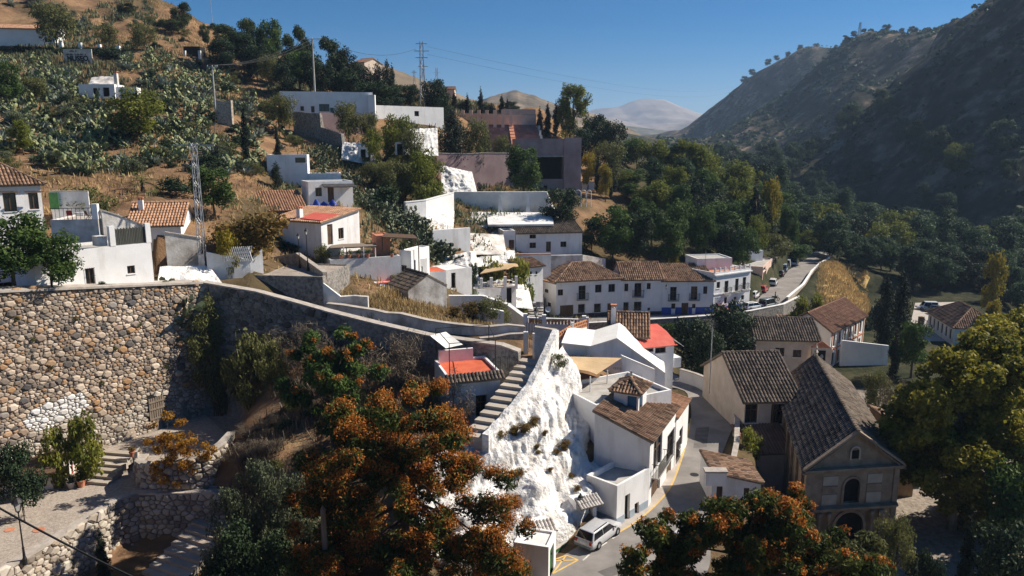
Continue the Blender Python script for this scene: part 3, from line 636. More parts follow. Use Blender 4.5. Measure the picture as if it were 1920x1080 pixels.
def house(name, label, A, B, depth, h=None, top_py=None, roof=('flat', 0.5), ops=None, wall='white', roofm='tile_brown', base=2.0, cat='house', group=None, over=0.3, band=None, pitch=0.26, row=0.45, opd=0.2, zb=None, trim=None, wood='wood'):
    """A, B: (px, py, metres ahead) of the front wall's foot; the house goes back by depth. ops: face -> [(px0, py0, px1, py1, kind[, wood])] read on that wall"""
    a = W(*A) if isinstance(A, tuple) else Vector(A); b = W(*B) if isinstance(B, tuple) else Vector(B)
    z = zb if zb is not None else (a.z+b.z)/2
    a = Vector((a.x, a.y, z)); b = Vector((b.x, b.y, z)); dx = b-a; w = dx.length; rz = math.atan2(dx.y, dx.x)
    if h is None:
        h = W(A[0], top_py, a.y).z-z
    t = thing(name, label, cat, a, rz, group)
    t['_size'] = (w, depth, h); inv = (Matrix.Translation(a) @ Matrix.Rotation(rz, 4, 'Z')).inverted()
    faces = {'front': ((0, 0, 0), (1, 0, 0), (0, -1, 0), w), 'right': ((w, 0, 0), (0, 1, 0), (1, 0, 0), depth), 'left': ((0, depth, 0), (0, -1, 0), (-1, 0, 0), depth), 'back': ((w, depth, 0), (-1, 0, 0), (0, 1, 0), w)}
    lo = inv @ CO
    wb = MB()
    kind = roof[0]; rise = roof[1] if kind not in ('flat',) else 0
    OPS = {}
    hts = {'front': h, 'right': h, 'left': h, 'back': h}
    if kind == 'flat': 
        for k in hts: hts[k] = h
    if kind == 'mono': hts['back'] = h+rise
    if kind == 'mono_front': hts['front'] = h+rise
    if kind == 'mono_left': hts['left'] = h+rise
    if kind == 'mono_right': hts['right'] = h+rise
    for fn, (O, ux, nrm, Wd) in faces.items():
        lst = []
        for o in (ops or {}).get(fn, []):
            px0, py0, px1, py1 = o[:4]
            if len(o) > 5 and o[5] == 'm': r4 = (px0, py0, px1, py1)
            else:
                def hit(px, py):
                    d = inv.to_3x3() @ ray(px, py); n = Vector(nrm); tt = (Vector(O)-lo).dot(n)/d.dot(n); p = lo+d*tt
                    return (p-Vector(O)).dot(Vector(ux)), p.z
                x0, zt = hit(px0, py0); x1, zbm = hit(px1, py1)
                r4 = (min(x0, x1), min(zbm, zt), max(x0, x1), max(zbm, zt))
            x0, z0, x1, z1 = r4
            x0 = max(0.08, x0); x1 = min(Wd-0.08, x1); z1 = min(h-0.08, z1); z0 = max(-base+0.1, z0)
            if x1-x0 < 0.15 or z1-z0 < 0.15: continue
            lst.append((x0, z0, x1, z1, o[4], o[6] if len(o) > 6 else wood))
        wall_face(wb, O, ux, nrm, Wd, -base, hts[fn] if kind.startswith('mono') and hts[fn] > h and fn in ('back', 'front') and kind in ('mono', 'mono_front') else (hts[fn] if kind in ('mono_left', 'mono_right') else h), lst, opd)
        OPS[fn] = lst
        for o in lst: opening(t, O, ux, nrm, o, o[4], opd, wood=o[5], trim=trim)
    e = over
    if kind == 'flat':
        ph = roof[1]; fl = roof[2] if len(roof) > 2 else 'concrete'
        if ph > 0.05:
            th = 0.18
            for x0, x1, y0, y1 in ((0, w, 0.001, th), (0, w, depth-th, depth-0.001), (0.001, th, th, depth-th), (w-th, w-0.001, th, depth-th)): wb.box(x0, x1, y0, y1, h+0.001, h+ph)
        ro = MB(); ro.box(0.02, w-0.02, 0.02, depth-0.02, h-0.15, h+0.003); ro.build('roof', fl, t)
    elif kind in ('mono', 'mono_front'):
        za, zc = (h, h+rise) if kind == 'mono' else (h+rise, h)
        wb.add([(0, 0, h), (0, depth, h), (0, depth if kind == 'mono' else 0, h+rise)], [(0, 2, 1)]); wb.add([(w, 0, h), (w, depth, h), (w, depth if kind == 'mono' else 0, h+rise)], [(0, 1, 2)])
        s = rise/depth
        if kind == 'mono': pl = [((-e, -e, h-s*e+0.05), (w+e, -e, h-s*e+0.05), (w+e, depth+0.1, h+rise+0.05), (-e, depth+0.1, h+rise+0.05))]
        else: pl = [((w+e, depth+e, h-s*e+0.05), (-e, depth+e, h-s*e+0.05), (-e, -0.1, h+rise+0.05), (w+e, -0.1, h+rise+0.05))]
        roof_part(t, pl, roofm, (), pitch, row)
    elif kind in ('mono_left', 'mono_right'):
        s = rise/w
        if kind == 'mono_left':
            wb.add([(0, 0, h), (w, 0, h), (0, 0, h+rise)], [(0, 1, 2)]); wb.add([(0, depth, h), (w, depth, h), (0, depth, h+rise)], [(0, 2, 1)])
            pl = [((w+e, -e, h-s*e+0.05), (w+e, depth+e, h-s*e+0.05), (-0.1, depth+e, h+rise+0.05), (-0.1, -e, h+rise+0.05))]
        else:
            wb.add([(0, 0, h), (w, 0, h), (w, 0, h+rise)], [(0, 1, 2)]); wb.add([(0, depth, h), (w, depth, h), (w, depth, h+rise)], [(0, 2, 1)])
            pl = [((-e, depth+e, h-s*e+0.05), (-e, -e, h-s*e+0.05), (w+0.1, -e, h+rise+0.05), (w+0.1, depth+e, h+rise+0.05))]
        roof_part(t, pl, roofm, (), pitch, row)
    elif kind == 'gable_x':
        m = depth/2; s = rise/m; zr = h+rise+0.05
        for x, f in ((0, (0, 2, 1)), (w, (0, 1, 2))): wb.add([(x, 0, h), (x, depth, h), (x, m, h+rise)], [f])
        pl = [((-e, -e, h-s*e+.05), (w+e, -e, h-s*e+.05), (w+e, m, zr), (-e, m, zr)), ((w+e, depth+e, h-s*e+.05), (-e, depth+e, h-s*e+.05), (-e, m, zr), (w+e, m, zr))]
        roof_part(t, pl, roofm, [((-e, m, zr), (w+e, m, zr))], pitch, row)
    elif kind == 'gable_y':
        m = w/2; s = rise/m; zr = h+rise+0.05
        for y, f in ((0, (0, 1, 2)), (depth, (0, 2, 1))): wb.add([(0, y, h), (w, y, h), (m, y, h+rise)], [f])
        pl = [((-e, depth+e, h-s*e+.05), (-e, -e, h-s*e+.05), (m, -e, zr), (m, depth+e, zr)), ((w+e, -e, h-s*e+.05), (w+e, depth+e, h-s*e+.05), (m, depth+e, zr), (m, -e, zr))]
        roof_part(t, pl, roofm, [((m, -e, zr), (m, depth+e, zr))], pitch, row)
    elif kind == 'hip':
        m = min(depth, w)/2; s = rise/m; ze = h-s*e+0.05; zr = h+rise+0.05
        if w >= depth: r0, r1 = (m, depth/2, zr), (w-m, depth/2, zr)
        else: r0, r1 = (w/2, m, zr), (w/2, depth-m, zr)
        c = [(-e, -e, ze), (w+e, -e, ze), (w+e, depth+e, ze), (-e, depth+e, ze)]
        if w >= depth: pl = [(c[0], c[1], r1, r0), (c[1], c[2], r1, r1), (c[2], c[3], r0, r1), (c[3], c[0], r0, r0)]
        else: pl = [(c[0], c[1], r0, r0), (c[1], c[2], r1, r0), (c[2], c[3], r1, r1), (c[3], c[0], r0, r1)]
        roof_part(t, pl, roofm, [(r0, r1)]+[(c[i], (r0, r1)[(i in (1, 2)) if w >= depth else (i in (2, 3))]) for i in range(4)], pitch, row)
    wb.build('wall', wall, t)
    if band:
        bm, bh = band
        for fn, (O, ux, nrm, Wd) in faces.items():
            if fn == 'back': continue
            cuts = sorted((o[0], o[2]) for o in OPS[fn] if o[1] < bh); x = 0.0; bb = MB()
            for c0, c1 in cuts+[(Wd, Wd)]:
                if c0-x > .05: obox(bb, O, ux, nrm, x, c0, -0.6, bh, 0.003, 0.03)
                x = max(x, c1)
            bo = bb.build('painted_band', bm, t)
    return t
def chimney(t, x, y, z, h=1.0, s=0.4, m='white_clean', cap='terracotta'):
    b = MB(); b.box(x-s/2, x+s/2, y-s/2, y+s/2, z-0.6, z+h); c = b.build('chimney', m, t)
    k = MB()
    for dx in (-1, 1):
        for dy in (-1, 1): k.box(x+dx*s*.36-.05, x+dx*s*.36+.05, y+dy*s*.36-.05, y+dy*s*.36+.05, z+h+0.002, z+h+0.22)
    k.box(x-s*.62, x+s*.62, y-s*.62, y+s*.62, z+h+0.222, z+h+0.30); k.build('chimney_cap', cap, c)
def wall_line(name, label, pts, th=0.4, m='white', cap=None, cat='wall', group=None, capm='coping', jag=0.0, over=0.06, sub=1.2):
    """free-standing or retaining wall through (x, y, top, foot) points; th goes to the left of the way"""
    P = [tuple(p) for p in pts]
    D = []
    for i in range(len(P)-1):
        a, b = P[i], P[i+1]; L = math.hypot(b[0]-a[0], b[1]-a[1]); k = max(1, int(L/sub)) if jag else 1
        for j in range(k):
            f = j/k; D.append([a[q]+(b[q]-a[q])*f for q in range(4)])
    D.append(list(P[-1]))
    if jag:
        for d in D: d[2] += random.uniform(-jag, jag)
    n = len(D); off = []
    for i in range(n):
        a = D[max(0, i-1)]; b = D[min(n-1, i+1)]; d = Vector((b[0]-a[0], b[1]-a[1])); d.normalize(); off.append(Vector((-d.y, d.x)))
    t = thing(name, label, cat, ((P[0][0]+P[-1][0])/2, (P[0][1]+P[-1][1])/2, min(p[3] for p in P)), 0, group)
    def strip(ins, out, zt, zb):
        v = []
        for i, d in enumerate(D):
            o = off[i]; x0, y0 = d[0]-o.x*out, d[1]-o.y*out; x1, y1 = d[0]+o.x*(ins), d[1]+o.y*(ins)
            v += [(x0, y0, zb(d)), (x0, y0, zt(d)), (x1, y1, zt(d)), (x1, y1, zb(d))]
        f = []
        for i in range(n-1):
            a, b = 4*i, 4*i+4; f += [(a, b, b+1, a+1), (a+1, b+1, b+2, a+2), (a+2, b+2, b+3, a+3)]
        f += [(0, 1, 2, 3), (4*n-1, 4*n-2, 4*n-3, 4*n-4)]
        return MB().add(v, f)
    strip(th, 0, lambda d: d[2], lambda d: d[3]).build('wall_body', m, t, world=True)
    if cap: strip(th+over, over, lambda d: d[2]+cap, lambda d: d[2]+0.003).build('coping', capm, t, world=True)
    return t
def steps(parent, a, b, w, n, z0, z1, m='step_stone', name='step', th=0.45):
    """n steps from a (low, z0) to b (high, z1), each its own piece; a, b are mid-line xy"""
    a = Vector(a[:2]); b = Vector(b[:2]); d = (b-a); L = d.length; d /= L; s = Vector((-d.y, d.x))
    for i in range(n):
        p = a+d*(L*i/n); q = a+d*(L*(i+1)/n+0.04); z = z0+(z1-z0)*(i+1)/n; mb = MB(); mb.cur = random.random()
        lo = [(*(p-s*w/2), z-th), (*(q-s*w/2), z-th), (*(q+s*w/2), z-th), (*(p+s*w/2), z-th)]
        hi = [(x, y, z) for x, y, _ in lo]
        mb.hexa(lo, hi).build(name, m, parent, world=True)
def clip_poly(poly, nx, ny, c):
    out = []; k = len(poly)
    for i in range(k):
        p, q = poly[i], poly[(i+1) % k]; dp = p[0]*nx+p[1]*ny-c; dq = q[0]*nx+q[1]*ny-c
        if dp <= 0: out.append(p)
        if dp*dq < 0: t = dp/(dp-dq); out.append((p[0]+(q[0]-p[0])*t, p[1]+(q[1]-p[1])*t))
    return out
def stones(parent, frame, Ls, Ht, mean=0.3, spread=0.5, m='wall_stone', keep=300, seed=1, lowf=lambda s: 0.0, topf=None, skip=None, dome=0.5, aspect=1.35, matf=None, prefix='stone'):
    """irregular stones filling a wall face: frame(s, t, d) -> point; the largest become single pieces, the rest one part"""
    rg = np.random.default_rng(seed)
    topf = topf or (lambda s: Ht); cell = mean*1.04
    P = []
    for i in range(int(Ls/(cell*aspect))+1):
        for j in range(int(Ht/cell)+1):
            s = (i+rg.uniform(.1, .9)+(j % 2)*.5)*cell*aspect; t = (j+rg.uniform(.15, .85))*cell
            r = mean*0.5*math.exp(rg.normal(0, spread*0.62))
            if s < Ls and lowf(s) < t < topf(s)-0.05 and not (skip and skip(s, t)): P.append((s/aspect, t, min(r, mean*1.25)))
    P = np.array(P); n = len(P)
    for _ in range(2):
        for i in range(n):
            dx = P[:, 0]-P[i, 0]; dy = P[:, 1]-P[i, 1]; d2 = dx*dx+dy*dy
            nb = np.nonzero((d2 < (mean*2.4)**2) & (d2 > 1e-9))[0]
            for j in nb:
                d = math.sqrt(d2[j]); ov = (P[i, 2]+P[j, 2])*0.95-d
                if ov > 0: P[j, 0] += dx[j]/d*ov*.3; P[j, 1] += dy[j]/d*ov*.3
    cells = []
    for i in range(n):
        x, y, r = P[i]; poly = [(x+2.0*r*math.cos(k*math.pi/4+.4), y+2.0*r*math.sin(k*math.pi/4+.4)) for k in range(8)]
        d2 = (P[:, 0]-x)**2+(P[:, 1]-y)**2
        for j in np.nonzero((d2 < (r*2+mean*2.2)**2) & (d2 > 1e-9))[0]:
            nx, ny = P[j, 0]-x, P[j, 1]-y; c = (P[j, 0]**2+P[j, 1]**2-P[j, 2]**2-(x*x+y*y-r*r))/2
            poly = clip_poly(poly, nx, ny, c)
            if len(poly) < 3: break
        if len(poly) < 3: continue
        cx = sum(p[0] for p in poly)/len(poly); cy = sum(p[1] for p in poly)/len(poly)
        ar = abs(sum(poly[k][0]*poly[k-1][1]-poly[k-1][0]*poly[k][1] for k in range(len(poly))))/2
        if ar < 0.006: continue
        cells.append((ar, cx, cy, poly))
    cells.sort(key=lambda c: -c[0])
    rest = {}
    for idx, (ar, cx, cy, poly) in enumerate(cells):
        sz = math.sqrt(ar); g = 0.018; out = sz*dome*rg.uniform(.35, .75)+0.03
        pts = []; k = len(poly); f1 = max(.55, 1-g/sz*2)
        for fac, d in ((f1, 0.0), (f1*0.93, out*.6), (f1*0.6, out)):
            for p in poly:
                # pull corners in for a rounded outline
                rr = math.hypot(p[0]-cx, p[1]-cy); lim = sz*0.66; ff = fac*(1 if rr < lim else (0.4+0.6*lim/rr))
                pts.append(frame((cx+(p[0]-cx)*ff)*aspect, cy+(p[1]-cy)*ff, d))
        fs = []
        for a in range(2):
            for b in range(k): fs.append((a*k+b, a*k+(b+1) % k, (a+1)*k+(b+1) % k, (a+1)*k+b))
        fs.append(tuple(range(2*k, 3*k)))
        mm = matf(cx*aspect, cy) if matf else m
        rv = float(rg.random())
        if idx < keep:
            mb = MB(); mb.cur = rv; mb.add(pts, fs).build(prefix, mm, parent, world=True, smooth=False)
        else:
            mb = rest.setdefault(mm, MB()); mb.cur = rv; mb.add(pts, fs)
    for mm, mb in rest.items():
        o = mb.build('small_stones', mm, parent, world=True); o['kind'] = 'stuff'
    return n
# ------------------------------------------------------------------ plants
def unit(rg, n):
    v = rg.normal(size=(n, 3)); return v/np.linalg.norm(v, axis=1, keepdims=True)
def leaf_cloud(rg, cen, rad, n, size, asp=0.55, flat=0.8, shell=0.45, up=0.35, droop=0.0, var=0.5):
    """n leaf blades spread through clumps; returns verts, quads, rnd"""
    cen = np.asarray(cen, float); rad = np.asarray(rad, float)
    pr = rad**2.2; k = rg.choice(len(cen), n, p=pr/pr.sum())
    d = unit(rg, n); u = rg.random(n)
    r = np.where(rg.random(n) < shell, 0.72+0.32*u, u**(1/2.2))*rad[k]
    lump = 1+0.28*np.sin(d[:, 0]*5+k*1.7)*np.sin(d[:, 1]*5+k*2.3)
    p = cen[k]+d*(r*lump)[:, None]*np.array([1, 1, flat])
    nn = d*0.7+unit(rg, n)*0.9+np.array([0, 0, up]); nn /= np.linalg.norm(nn, axis=1, keepdims=True)
    t = np.cross(nn, unit(rg, n)); t /= np.linalg.norm(t, axis=1, keepdims=True)+1e-9
    if droop: t = t*(1-droop)+np.array([0, 0, -1])*droop; t /= np.linalg.norm(t, axis=1, keepdims=True)
    b = np.cross(nn, t)
    s = size*rg.uniform(1-var*.6, 1+var*.6, n)[:, None]
    v = np.stack([p-t*s*.5, p+b*s*asp*.5+t*s*.05, p+t*s*.5, p-b*s*asp*.5+t*s*.05], 1).reshape(-1, 3)
    q = np.arange(4*n).reshape(n, 4)
    cr = rg.random(len(cen)); rnd = np.clip(0.45*cr[k]+0.55*rg.random(n)+0.12*d[:, 2], 0, 1)
    return v, q, rnd
def trunk_mesh(rg, h, r0, limbs, name='trunk', m='bark', bend=0.05, r_top=0.3):
    mb = MB(); pts = []; k = 6
    ox, oy = rg.normal(0, bend*h, 2)
    for i in range(k+1):
        f = i/k; pts.append(Vector((ox*f*f+rg.normal(0, .01*h)*(i > 0), oy*f*f+rg.normal(0, .01*h)*(i > 0), h*f-0.25*(i == 0))))
    mb.path(pts, [r0*(1.25 if i == 0 else 1)*(1-(1-r_top)*i/k) for i in range(k+1)], 7)
    for c in limbs:
        c = Vector(c); f = rg.uniform(.4, .95); j = f*k; a = pts[int(j)].lerp(pts[min(k, int(j)+1)], j-int(j))
        mid = a.lerp(c, .5)+Vector((rg.normal(0, .03*h), rg.normal(0, .03*h), .05*h)); rr = r0*(1-.7*f)*.6
        mb.path([a, mid, c], [rr, rr*.6, rr*.22], 5)
    return mb.mesh(name, m, True)
def make_tree(name, h, clumps, n, size, leafm, barkm='bark', th=None, tr=None, seed=1, limbs=7, **kw):
    """prototype: an Empty with trunk and crown; clumps [(x, y, z, r)] in metres"""
    rg = np.random.default_rng(seed); c = np.array(clumps, float)
    t = thing(name, '', 'tree')
    lm = [tuple(c[i, :3]) for i in rg.choice(len(c), min(limbs, len(c)), replace=False)]
    link('trunk', trunk_mesh(rg, th or h*.75, tr or h*.022, lm, m=barkm), t)
    v, q, r = leaf_cloud(rg, c[:, :3], c[:, 3], n, size, **kw)
    link('crown', raw_mesh('crown', v, q, r, leafm), t)
    t['_h'] = h; t['_w'] = float((np.abs(c[:, 0])+c[:, 3]).max()*2)
    return t
def blob(seed, n, w, z0, z1, r, top=0.5):
    """clump centres in an egg: width w, from z0 to z1; a little irregular"""
    rg = np.random.default_rng(seed); out = []
    for i in range(n):
        f = rg.random(); z = z0+(z1-z0)*f; env = math.sin(math.pi*min(1, max(0.06, (f*(1-top)+0.5*top+0.08*rg.normal()))))**0.8 if top else 1
        a = rg.uniform(0, 2*math.pi); q = math.sqrt(rg.random())*w/2*env*0.85
        out.append((q*math.cos(a), q*math.sin(a), z, r*rg.uniform(.65, 1.25)*(0.7+.3*env)))
    out.append((0, 0, z1-r*.6, r*.8))
    return out
def cone(h, w, n, seed, r=1.0):
    rg = np.random.default_rng(seed); out = []
    for i in range(n):
        f = i/(n-1); a = rg.uniform(0, 6.28); e = w/2*(math.sin(math.pi*min(1, (f*.86+.13)**.8)))**.75
        out.append((e*.35*math.cos(a), e*.35*math.sin(a), h*(.05+.9*f), max(.12, e*.72*r)))
    return out
PROTO = {}
def proto(k, t): PROTO[k] = t; t['_proto'] = 1; return t
proto('round', make_tree('broadleaf_tree', 10, blob(3, 26, 7.5, 3.2, 9.2, 1.45), 6760, 0.42, 'leaf_green', seed=3))
proto('round2', make_tree('broadleaf_tree', 10, blob(8, 22, 8.0, 2.6, 8.9, 1.6), 6760, 0.42, 'leaf_green', seed=5))
proto('dark', make_tree('evergreen_tree', 10, blob(13, 26, 6.5, 2.0, 9.2, 1.5), 6760, 0.40, 'leaf_dark', seed=6))
proto('olive', make_tree('olive_tree', 6, blob(17, 20, 6.0, 2.0, 5.4, 1.05), 5460, 0.30, 'leaf_olive', seed=7, asp=0.4))
proto('lime', make_tree('broadleaf_tree', 8, blob(19, 22, 6.5, 2.2, 7.2, 1.3), 5980, 0.36, 'leaf_lime', seed=8))
proto('yellow', make_tree('broadleaf_tree', 8, blob(23, 18, 5.5, 2.2, 7.2, 1.2), 4940, 0.36, 'leaf_yellow', seed=9))
proto('poplar', make_tree('poplar_tree', 14, [(x, y, z, r*1.0) for x, y, z, r in blob(29, 34, 4.8, 1.5, 13.2, 1.05)], 7280, 0.38, 'leaf_valley', seed=10, flat=1.5))
proto('poplar_lime', make_tree('poplar_tree', 14, [(x, y, z, r*.85) for x, y, z, r in blob(31, 46, 7.0, 2.5, 13.2, .85)], 8060, 0.36, 'leaf_lime', seed=12, flat=1.7))
proto('valley', make_tree('valley_tree', 11, blob(37, 26, 8.5, 2.0, 10.2, 1.6), 6760, 0.44, 'leaf_valley', seed=13))
proto('valley2', make_tree('valley_tree', 11, blob(41, 20, 9.5, 2.4, 9.6, 1.7), 6240, 0.46, 'leaf_valley', seed=14))
proto('pine', make_tree('pine_tree', 9, blob(43, 20, 6.5, 2.4, 8.4, 1.25), 11050, 0.36, 'leaf_pine', seed=15, asp=.42, flat=.8, shell=.3))
proto('fir', make_tree('conifer_tree', 12, [(x*1.0, y*1.0, z, r) for x, y, z, r in cone(12, 5.0, 26, 47, .8)], 5980, 0.42, 'leaf_cypress', seed=16, asp=.3, droop=.25))
proto('cypress', make_tree('cypress_tree', 12, cone(12, 2.0, 22, 53), 5460, 0.34, 'leaf_cypress', seed=17, asp=.35, flat=1.3, droop=-.35))
proto('cypress_wide', make_tree('cypress_tree', 12, cone(12, 4.6, 26, 59), 8450, 0.36, 'leaf_cypress', seed=18, asp=.4, flat=1.2))
proto('shrub', make_tree('shrub', 2.2, blob(61, 14, 2.6, .3, 1.9, .55, .2), 1950, 0.20, 'leaf_green', th=1.2, tr=.04, seed=19))
proto('shrub_dark', make_tree('shrub', 2.2, blob(67, 14, 2.6, .3, 1.9, .55, .2), 1950, 0.20, 'leaf_dark', th=1.2, tr=.04, seed=20))
proto('shrub_olive', make_tree('shrub', 2.2, blob(71, 14, 2.8, .3, 1.8, .55, .2), 1950, 0.20, 'leaf_olive', th=1.2, tr=.04, seed=21, asp=.4))
proto('shrub_lime', make_tree('shrub', 2.2, blob(73, 14, 2.8, .3, 1.9, .55, .2), 2080, 0.20, 'leaf_lime', th=1.2, tr=.04, seed=22))
proto('shrub_rust', make_tree('shrub', 2.2, blob(79, 14, 3.0, .3, 1.9, .6, .2), 2210, 0.19, 'leaf_rust', th=1.2, tr=.04, seed=23))
proto('shrub_twig', make_tree('shrub', 2.2, blob(83, 14, 3.0, .2, 2.0, .6, .2), 2860, 0.30, 'leaf_twig', th=1.2, tr=.04, seed=24, asp=.07))
proto('shrub_grey', make_tree('shrub', 2.2, blob(89, 14, 2.8, .2, 2.0, .55, .2), 2210, 0.19, 'leaf_grey', th=1.2, tr=.04, seed=25, asp=.4))
proto('shrub_yellow', make_tree('shrub', 2.2, blob(97, 12, 2.6, .3, 1.9, .5, .2), 1820, 0.19, 'leaf_yellow', th=1.2, tr=.04, seed=26))
proto('bush_grey', make_tree('bush', 5, blob(91, 30, 6.0, .5, 4.4, .8, .2), 9000, 0.2, 'leaf_grey', th=2.5, tr=.08, seed=27, asp=.4))
proto('bush_dark', make_tree('bush', 5, blob(93, 30, 6.0, .5, 4.4, .8, .2), 9000, 0.22, 'leaf_dark', th=2.5, tr=.08, seed=28, asp=.5))
def agave(seed, n=26):
    rg = np.random.default_rng(seed); mb = MB()
    for i in range(n):
        a = i*2.399; el = rg.uniform(.15, 1.25); L = rg.uniform(.8, 1.25); w = .085; mb.cur = float(rg.random())
        d = Vector((math.cos(a)*math.cos(el), math.sin(a)*math.cos(el), math.sin(el))); s = Vector((-math.sin(a), math.cos(a), 0)); u = s.cross(d)
        b0 = d*.06; m1 = d*(L*.45)+Vector((0, 0, .04)); tip = d*L+Vector((0, 0, -.12*L*math.cos(el)))
        mb.add([b0-s*w, b0+s*w, m1+s*w*1.15-u*.03, m1-s*w*1.15-u*.03, tip, m1+u*.04], [(0, 1, 2, 5), (1, 0, 5), (0, 5, 3), (2, 4, 5), (5, 4, 3)])
    return mb
def pear(seed, n=55, hgt=1.6, m=None):
    rg = np.random.default_rng(seed); mb = MB(); tips = [(Vector((rg.normal(0, .26), rg.normal(0, .26), -.1)), Vector((rg.normal(0, .3), rg.normal(0, .3), 1)).normalized()) for _ in range(8)]
    for i in range(n):
        j = int(rg.integers(0, len(tips))); p, d = tips[j]; L = rg.uniform(.26, .42); w = L*.36
        d2 = (d+Vector(rg.normal(0, .42, 3))).normalized(); d2.z = abs(d2.z)*.8+.1; d2.normalize()
        nrm = d2.cross(Vector(rg.normal(size=3))).normalized(); s = nrm.cross(d2); mb.cur = float(rg.random())
        c = p+d2*(L*.5); ring = [c+d2*(L*.52*math.cos(k*math.pi/3))+s*(w*math.sin(k*math.pi/3)*(1.15 if k in (1, 5) else .95)) for k in range(6)]
        mb.add([*ring, c+nrm*.045, c-nrm*.045], [(k, (k+1) % 6, 6) for k in range(6)]+[((k+1) % 6, k, 7) for k in range(6)])
        q = p+d2*(L*.95)
        if q.z < hgt: tips.append((q, d2))
    return mb
AGAVE = [agave(i).mesh('agave', 'agave_leaf') for i in (1, 2, 3)]
PEAR = [pear(i).mesh('prickly_pear', 'cactus_pad', False) for i in (4, 5, 6)]
PEARD = [pear(i, 60).mesh('prickly_pear', 'cactus_dark', False) for i in (7, 8, 9)]
def plant(meshes, name, loc, s, label, group, cat):
    o = bpy.data.objects.new(name, random.choice(meshes)); COL.objects.link(o); o.location = loc
    o.rotation_euler = (random.uniform(-.12, .12), random.uniform(-.12, .12), random.uniform(0, 6.28)); o.scale = (s*random.uniform(.85, 1.15), s*random.uniform(.85, 1.15), s*random.uniform(.8, 1.1))
    return tag(o, label, cat, group)
def tree(kind, px, Y, py_top, wpx, label, group=None, cat='tree', lift=0.0, rot=None, loc=None, name=None):
    """a tree standing on the ground below pixel column px, Y metres ahead, its top at pixel row py_top, wpx pixels wide"""
    p = PROTO[kind]; 
    g = Vector(loc) if loc is not None else at(px, Y, py_top+30)
    top = W(px, py_top, g.y).z; h = max(0.6, top-g.z); w = wpx/FPX*g.y*1.02
    sx = w/p['_w']; sz = h/p['_h']
    sx = max(0.45*sz, min(2.2*sz, sx))
    o = copy_tree(p, (g.x, g.y, g.z+lift), random.uniform(0, 6.28) if rot is None else rot, (sx, sx, sz), label, group, cat)
    if name: o.name = name
    return o
def drop_protos():
    for p in PROTO.values():
        for c in list(p.children): bpy.data.objects.remove(c, do_unlink=True)
        bpy.data.objects.remove(p, do_unlink=True)
# ------------------------------------------------------------------ road, pavements, markings
def sheet(name, L, Rr, z, m, label=None, kind='structure', sub=4):
    mb = MB()
    def dens(P):
        out = []
        for i in range(len(P)-1):
            for k in range(sub):
                t = k/sub; p0 = P[max(0, i-1)]; p1 = P[i]; p2 = P[i+1]; p3 = P[min(len(P)-1, i+2)]
                out.append(0.5*((2*p1)+(-p0+p2)*t+(2*p0-5*p1+4*p2-p3)*t*t+(-p0+3*p1-3*p2+p3)*t**3))
        return out+[P[-1]]
    a = dens([Vector((p.x, p.y, z)) for p in L]); b = dens([Vector((p.x, p.y, z)) for p in Rr]); n = len(a)
    mb.add(a+b, [(i, n+i, n+i+1, i+1) for i in range(n-1)])
    o = mb.build(name, m); tag(o, label, kind=kind); return o
sheet('road', ROAD_L, ROAD_R, 0.0, 'asphalt', 'grey asphalt street winding past the white houses')
def line_px(pts, w, z=0.008, sub=5):
    P = [WZ(px, py, 0) for px, py in pts]; out = []
    for i in range(len(P)-1):
        for k in range(sub):
            t = k/sub; p0 = P[max(0, i-1)]; p1 = P[i]; p2 = P[i+1]; p3 = P[min(len(P)-1, i+2)]
            out.append(0.5*((2*p1)+(-p0+p2)*t+(2*p0-5*p1+4*p2-p3)*t*t+(-p0+3*p1-3*p2+p3)*t**3))
    out.append(P[-1]); mb = MB(); v = []
    for i, p in enumerate(out):
        d = (out[min(i+1, len(out)-1)]-out[max(0, i-1)]); d.z = 0; d.normalize(); s = Vector((-d.y, d.x, 0))*(w/2)
        v += [(p.x-s.x, p.y-s.y, z), (p.x+s.x, p.y+s.y, z)]
    mb.add(v, [(2*i, 2*i+2, 2*i+3, 2*i+1) for i in range(len(out)-1)]); return mb
YL = [(1152,1003),(1190,980),(1226,950),(1256,915),(1274,872),(1287,828),(1295,785)]
pv = MB(); pl = [WZ(1120,1000,0)]+[WZ(x-30, y-12, 0) for x, y in YL[1:]]; pr = [WZ(x-1, y, 0) for x, y in YL]
sheet('pavement', pl, pr, 0.004, 'pavement', 'narrow worn pavement strip along the white house fronts')
line_px(YL, 0.13).free('yellow_road_line', 'yellow_paint', 'worn yellow edge line painted along the bending street', 'road marking')
bx = [(1032,1052),(1062,1041),(1084,1050),(1036,1076)]
for i, (a, b) in enumerate(((bx[0], bx[1]), (bx[1], bx[2]), (bx[2], bx[3]), (bx[0], bx[2]), (bx[1], bx[3]))):
    pass
hb = MB()
for a, b in ((bx[0], bx[1]), (bx[1], bx[2]), (bx[2], bx[3])): hb.add(*(lambda m: (m.v, m.f))(line_px([a, b], 0.11, 0.008)))
for a, b in ((bx[0], bx[2]), (bx[1], bx[3])): hb.add(*(lambda m: (m.v, m.f))(line_px([a, b], 0.10, 0.012)))
hb.free('yellow_parking_box', 'yellow_paint', 'yellow crossed no-parking box painted beside the green kerb', 'road marking')
for a, b in (((1160,1003),(1148,1010)),((1138,1017),(1124,1026)),((1105,1040),(1093,1051))):
    line_px([a, b], 0.1).free('white_bay_dash', 'white_paint', 'short white dash marking the bay beside the silver car', 'road marking', 'white bay dashes')
kb = [WZ(1030,1043,0), WZ(1062,1022,0), WZ(1078,1003,0)]
wall_line('kerb', 'green painted kerb at the foot of the white cave front', [(p.x, p.y, 0.14, -0.3) for p in kb], 0.5, 'pavement', cat='kerb')
gk = MB(); 
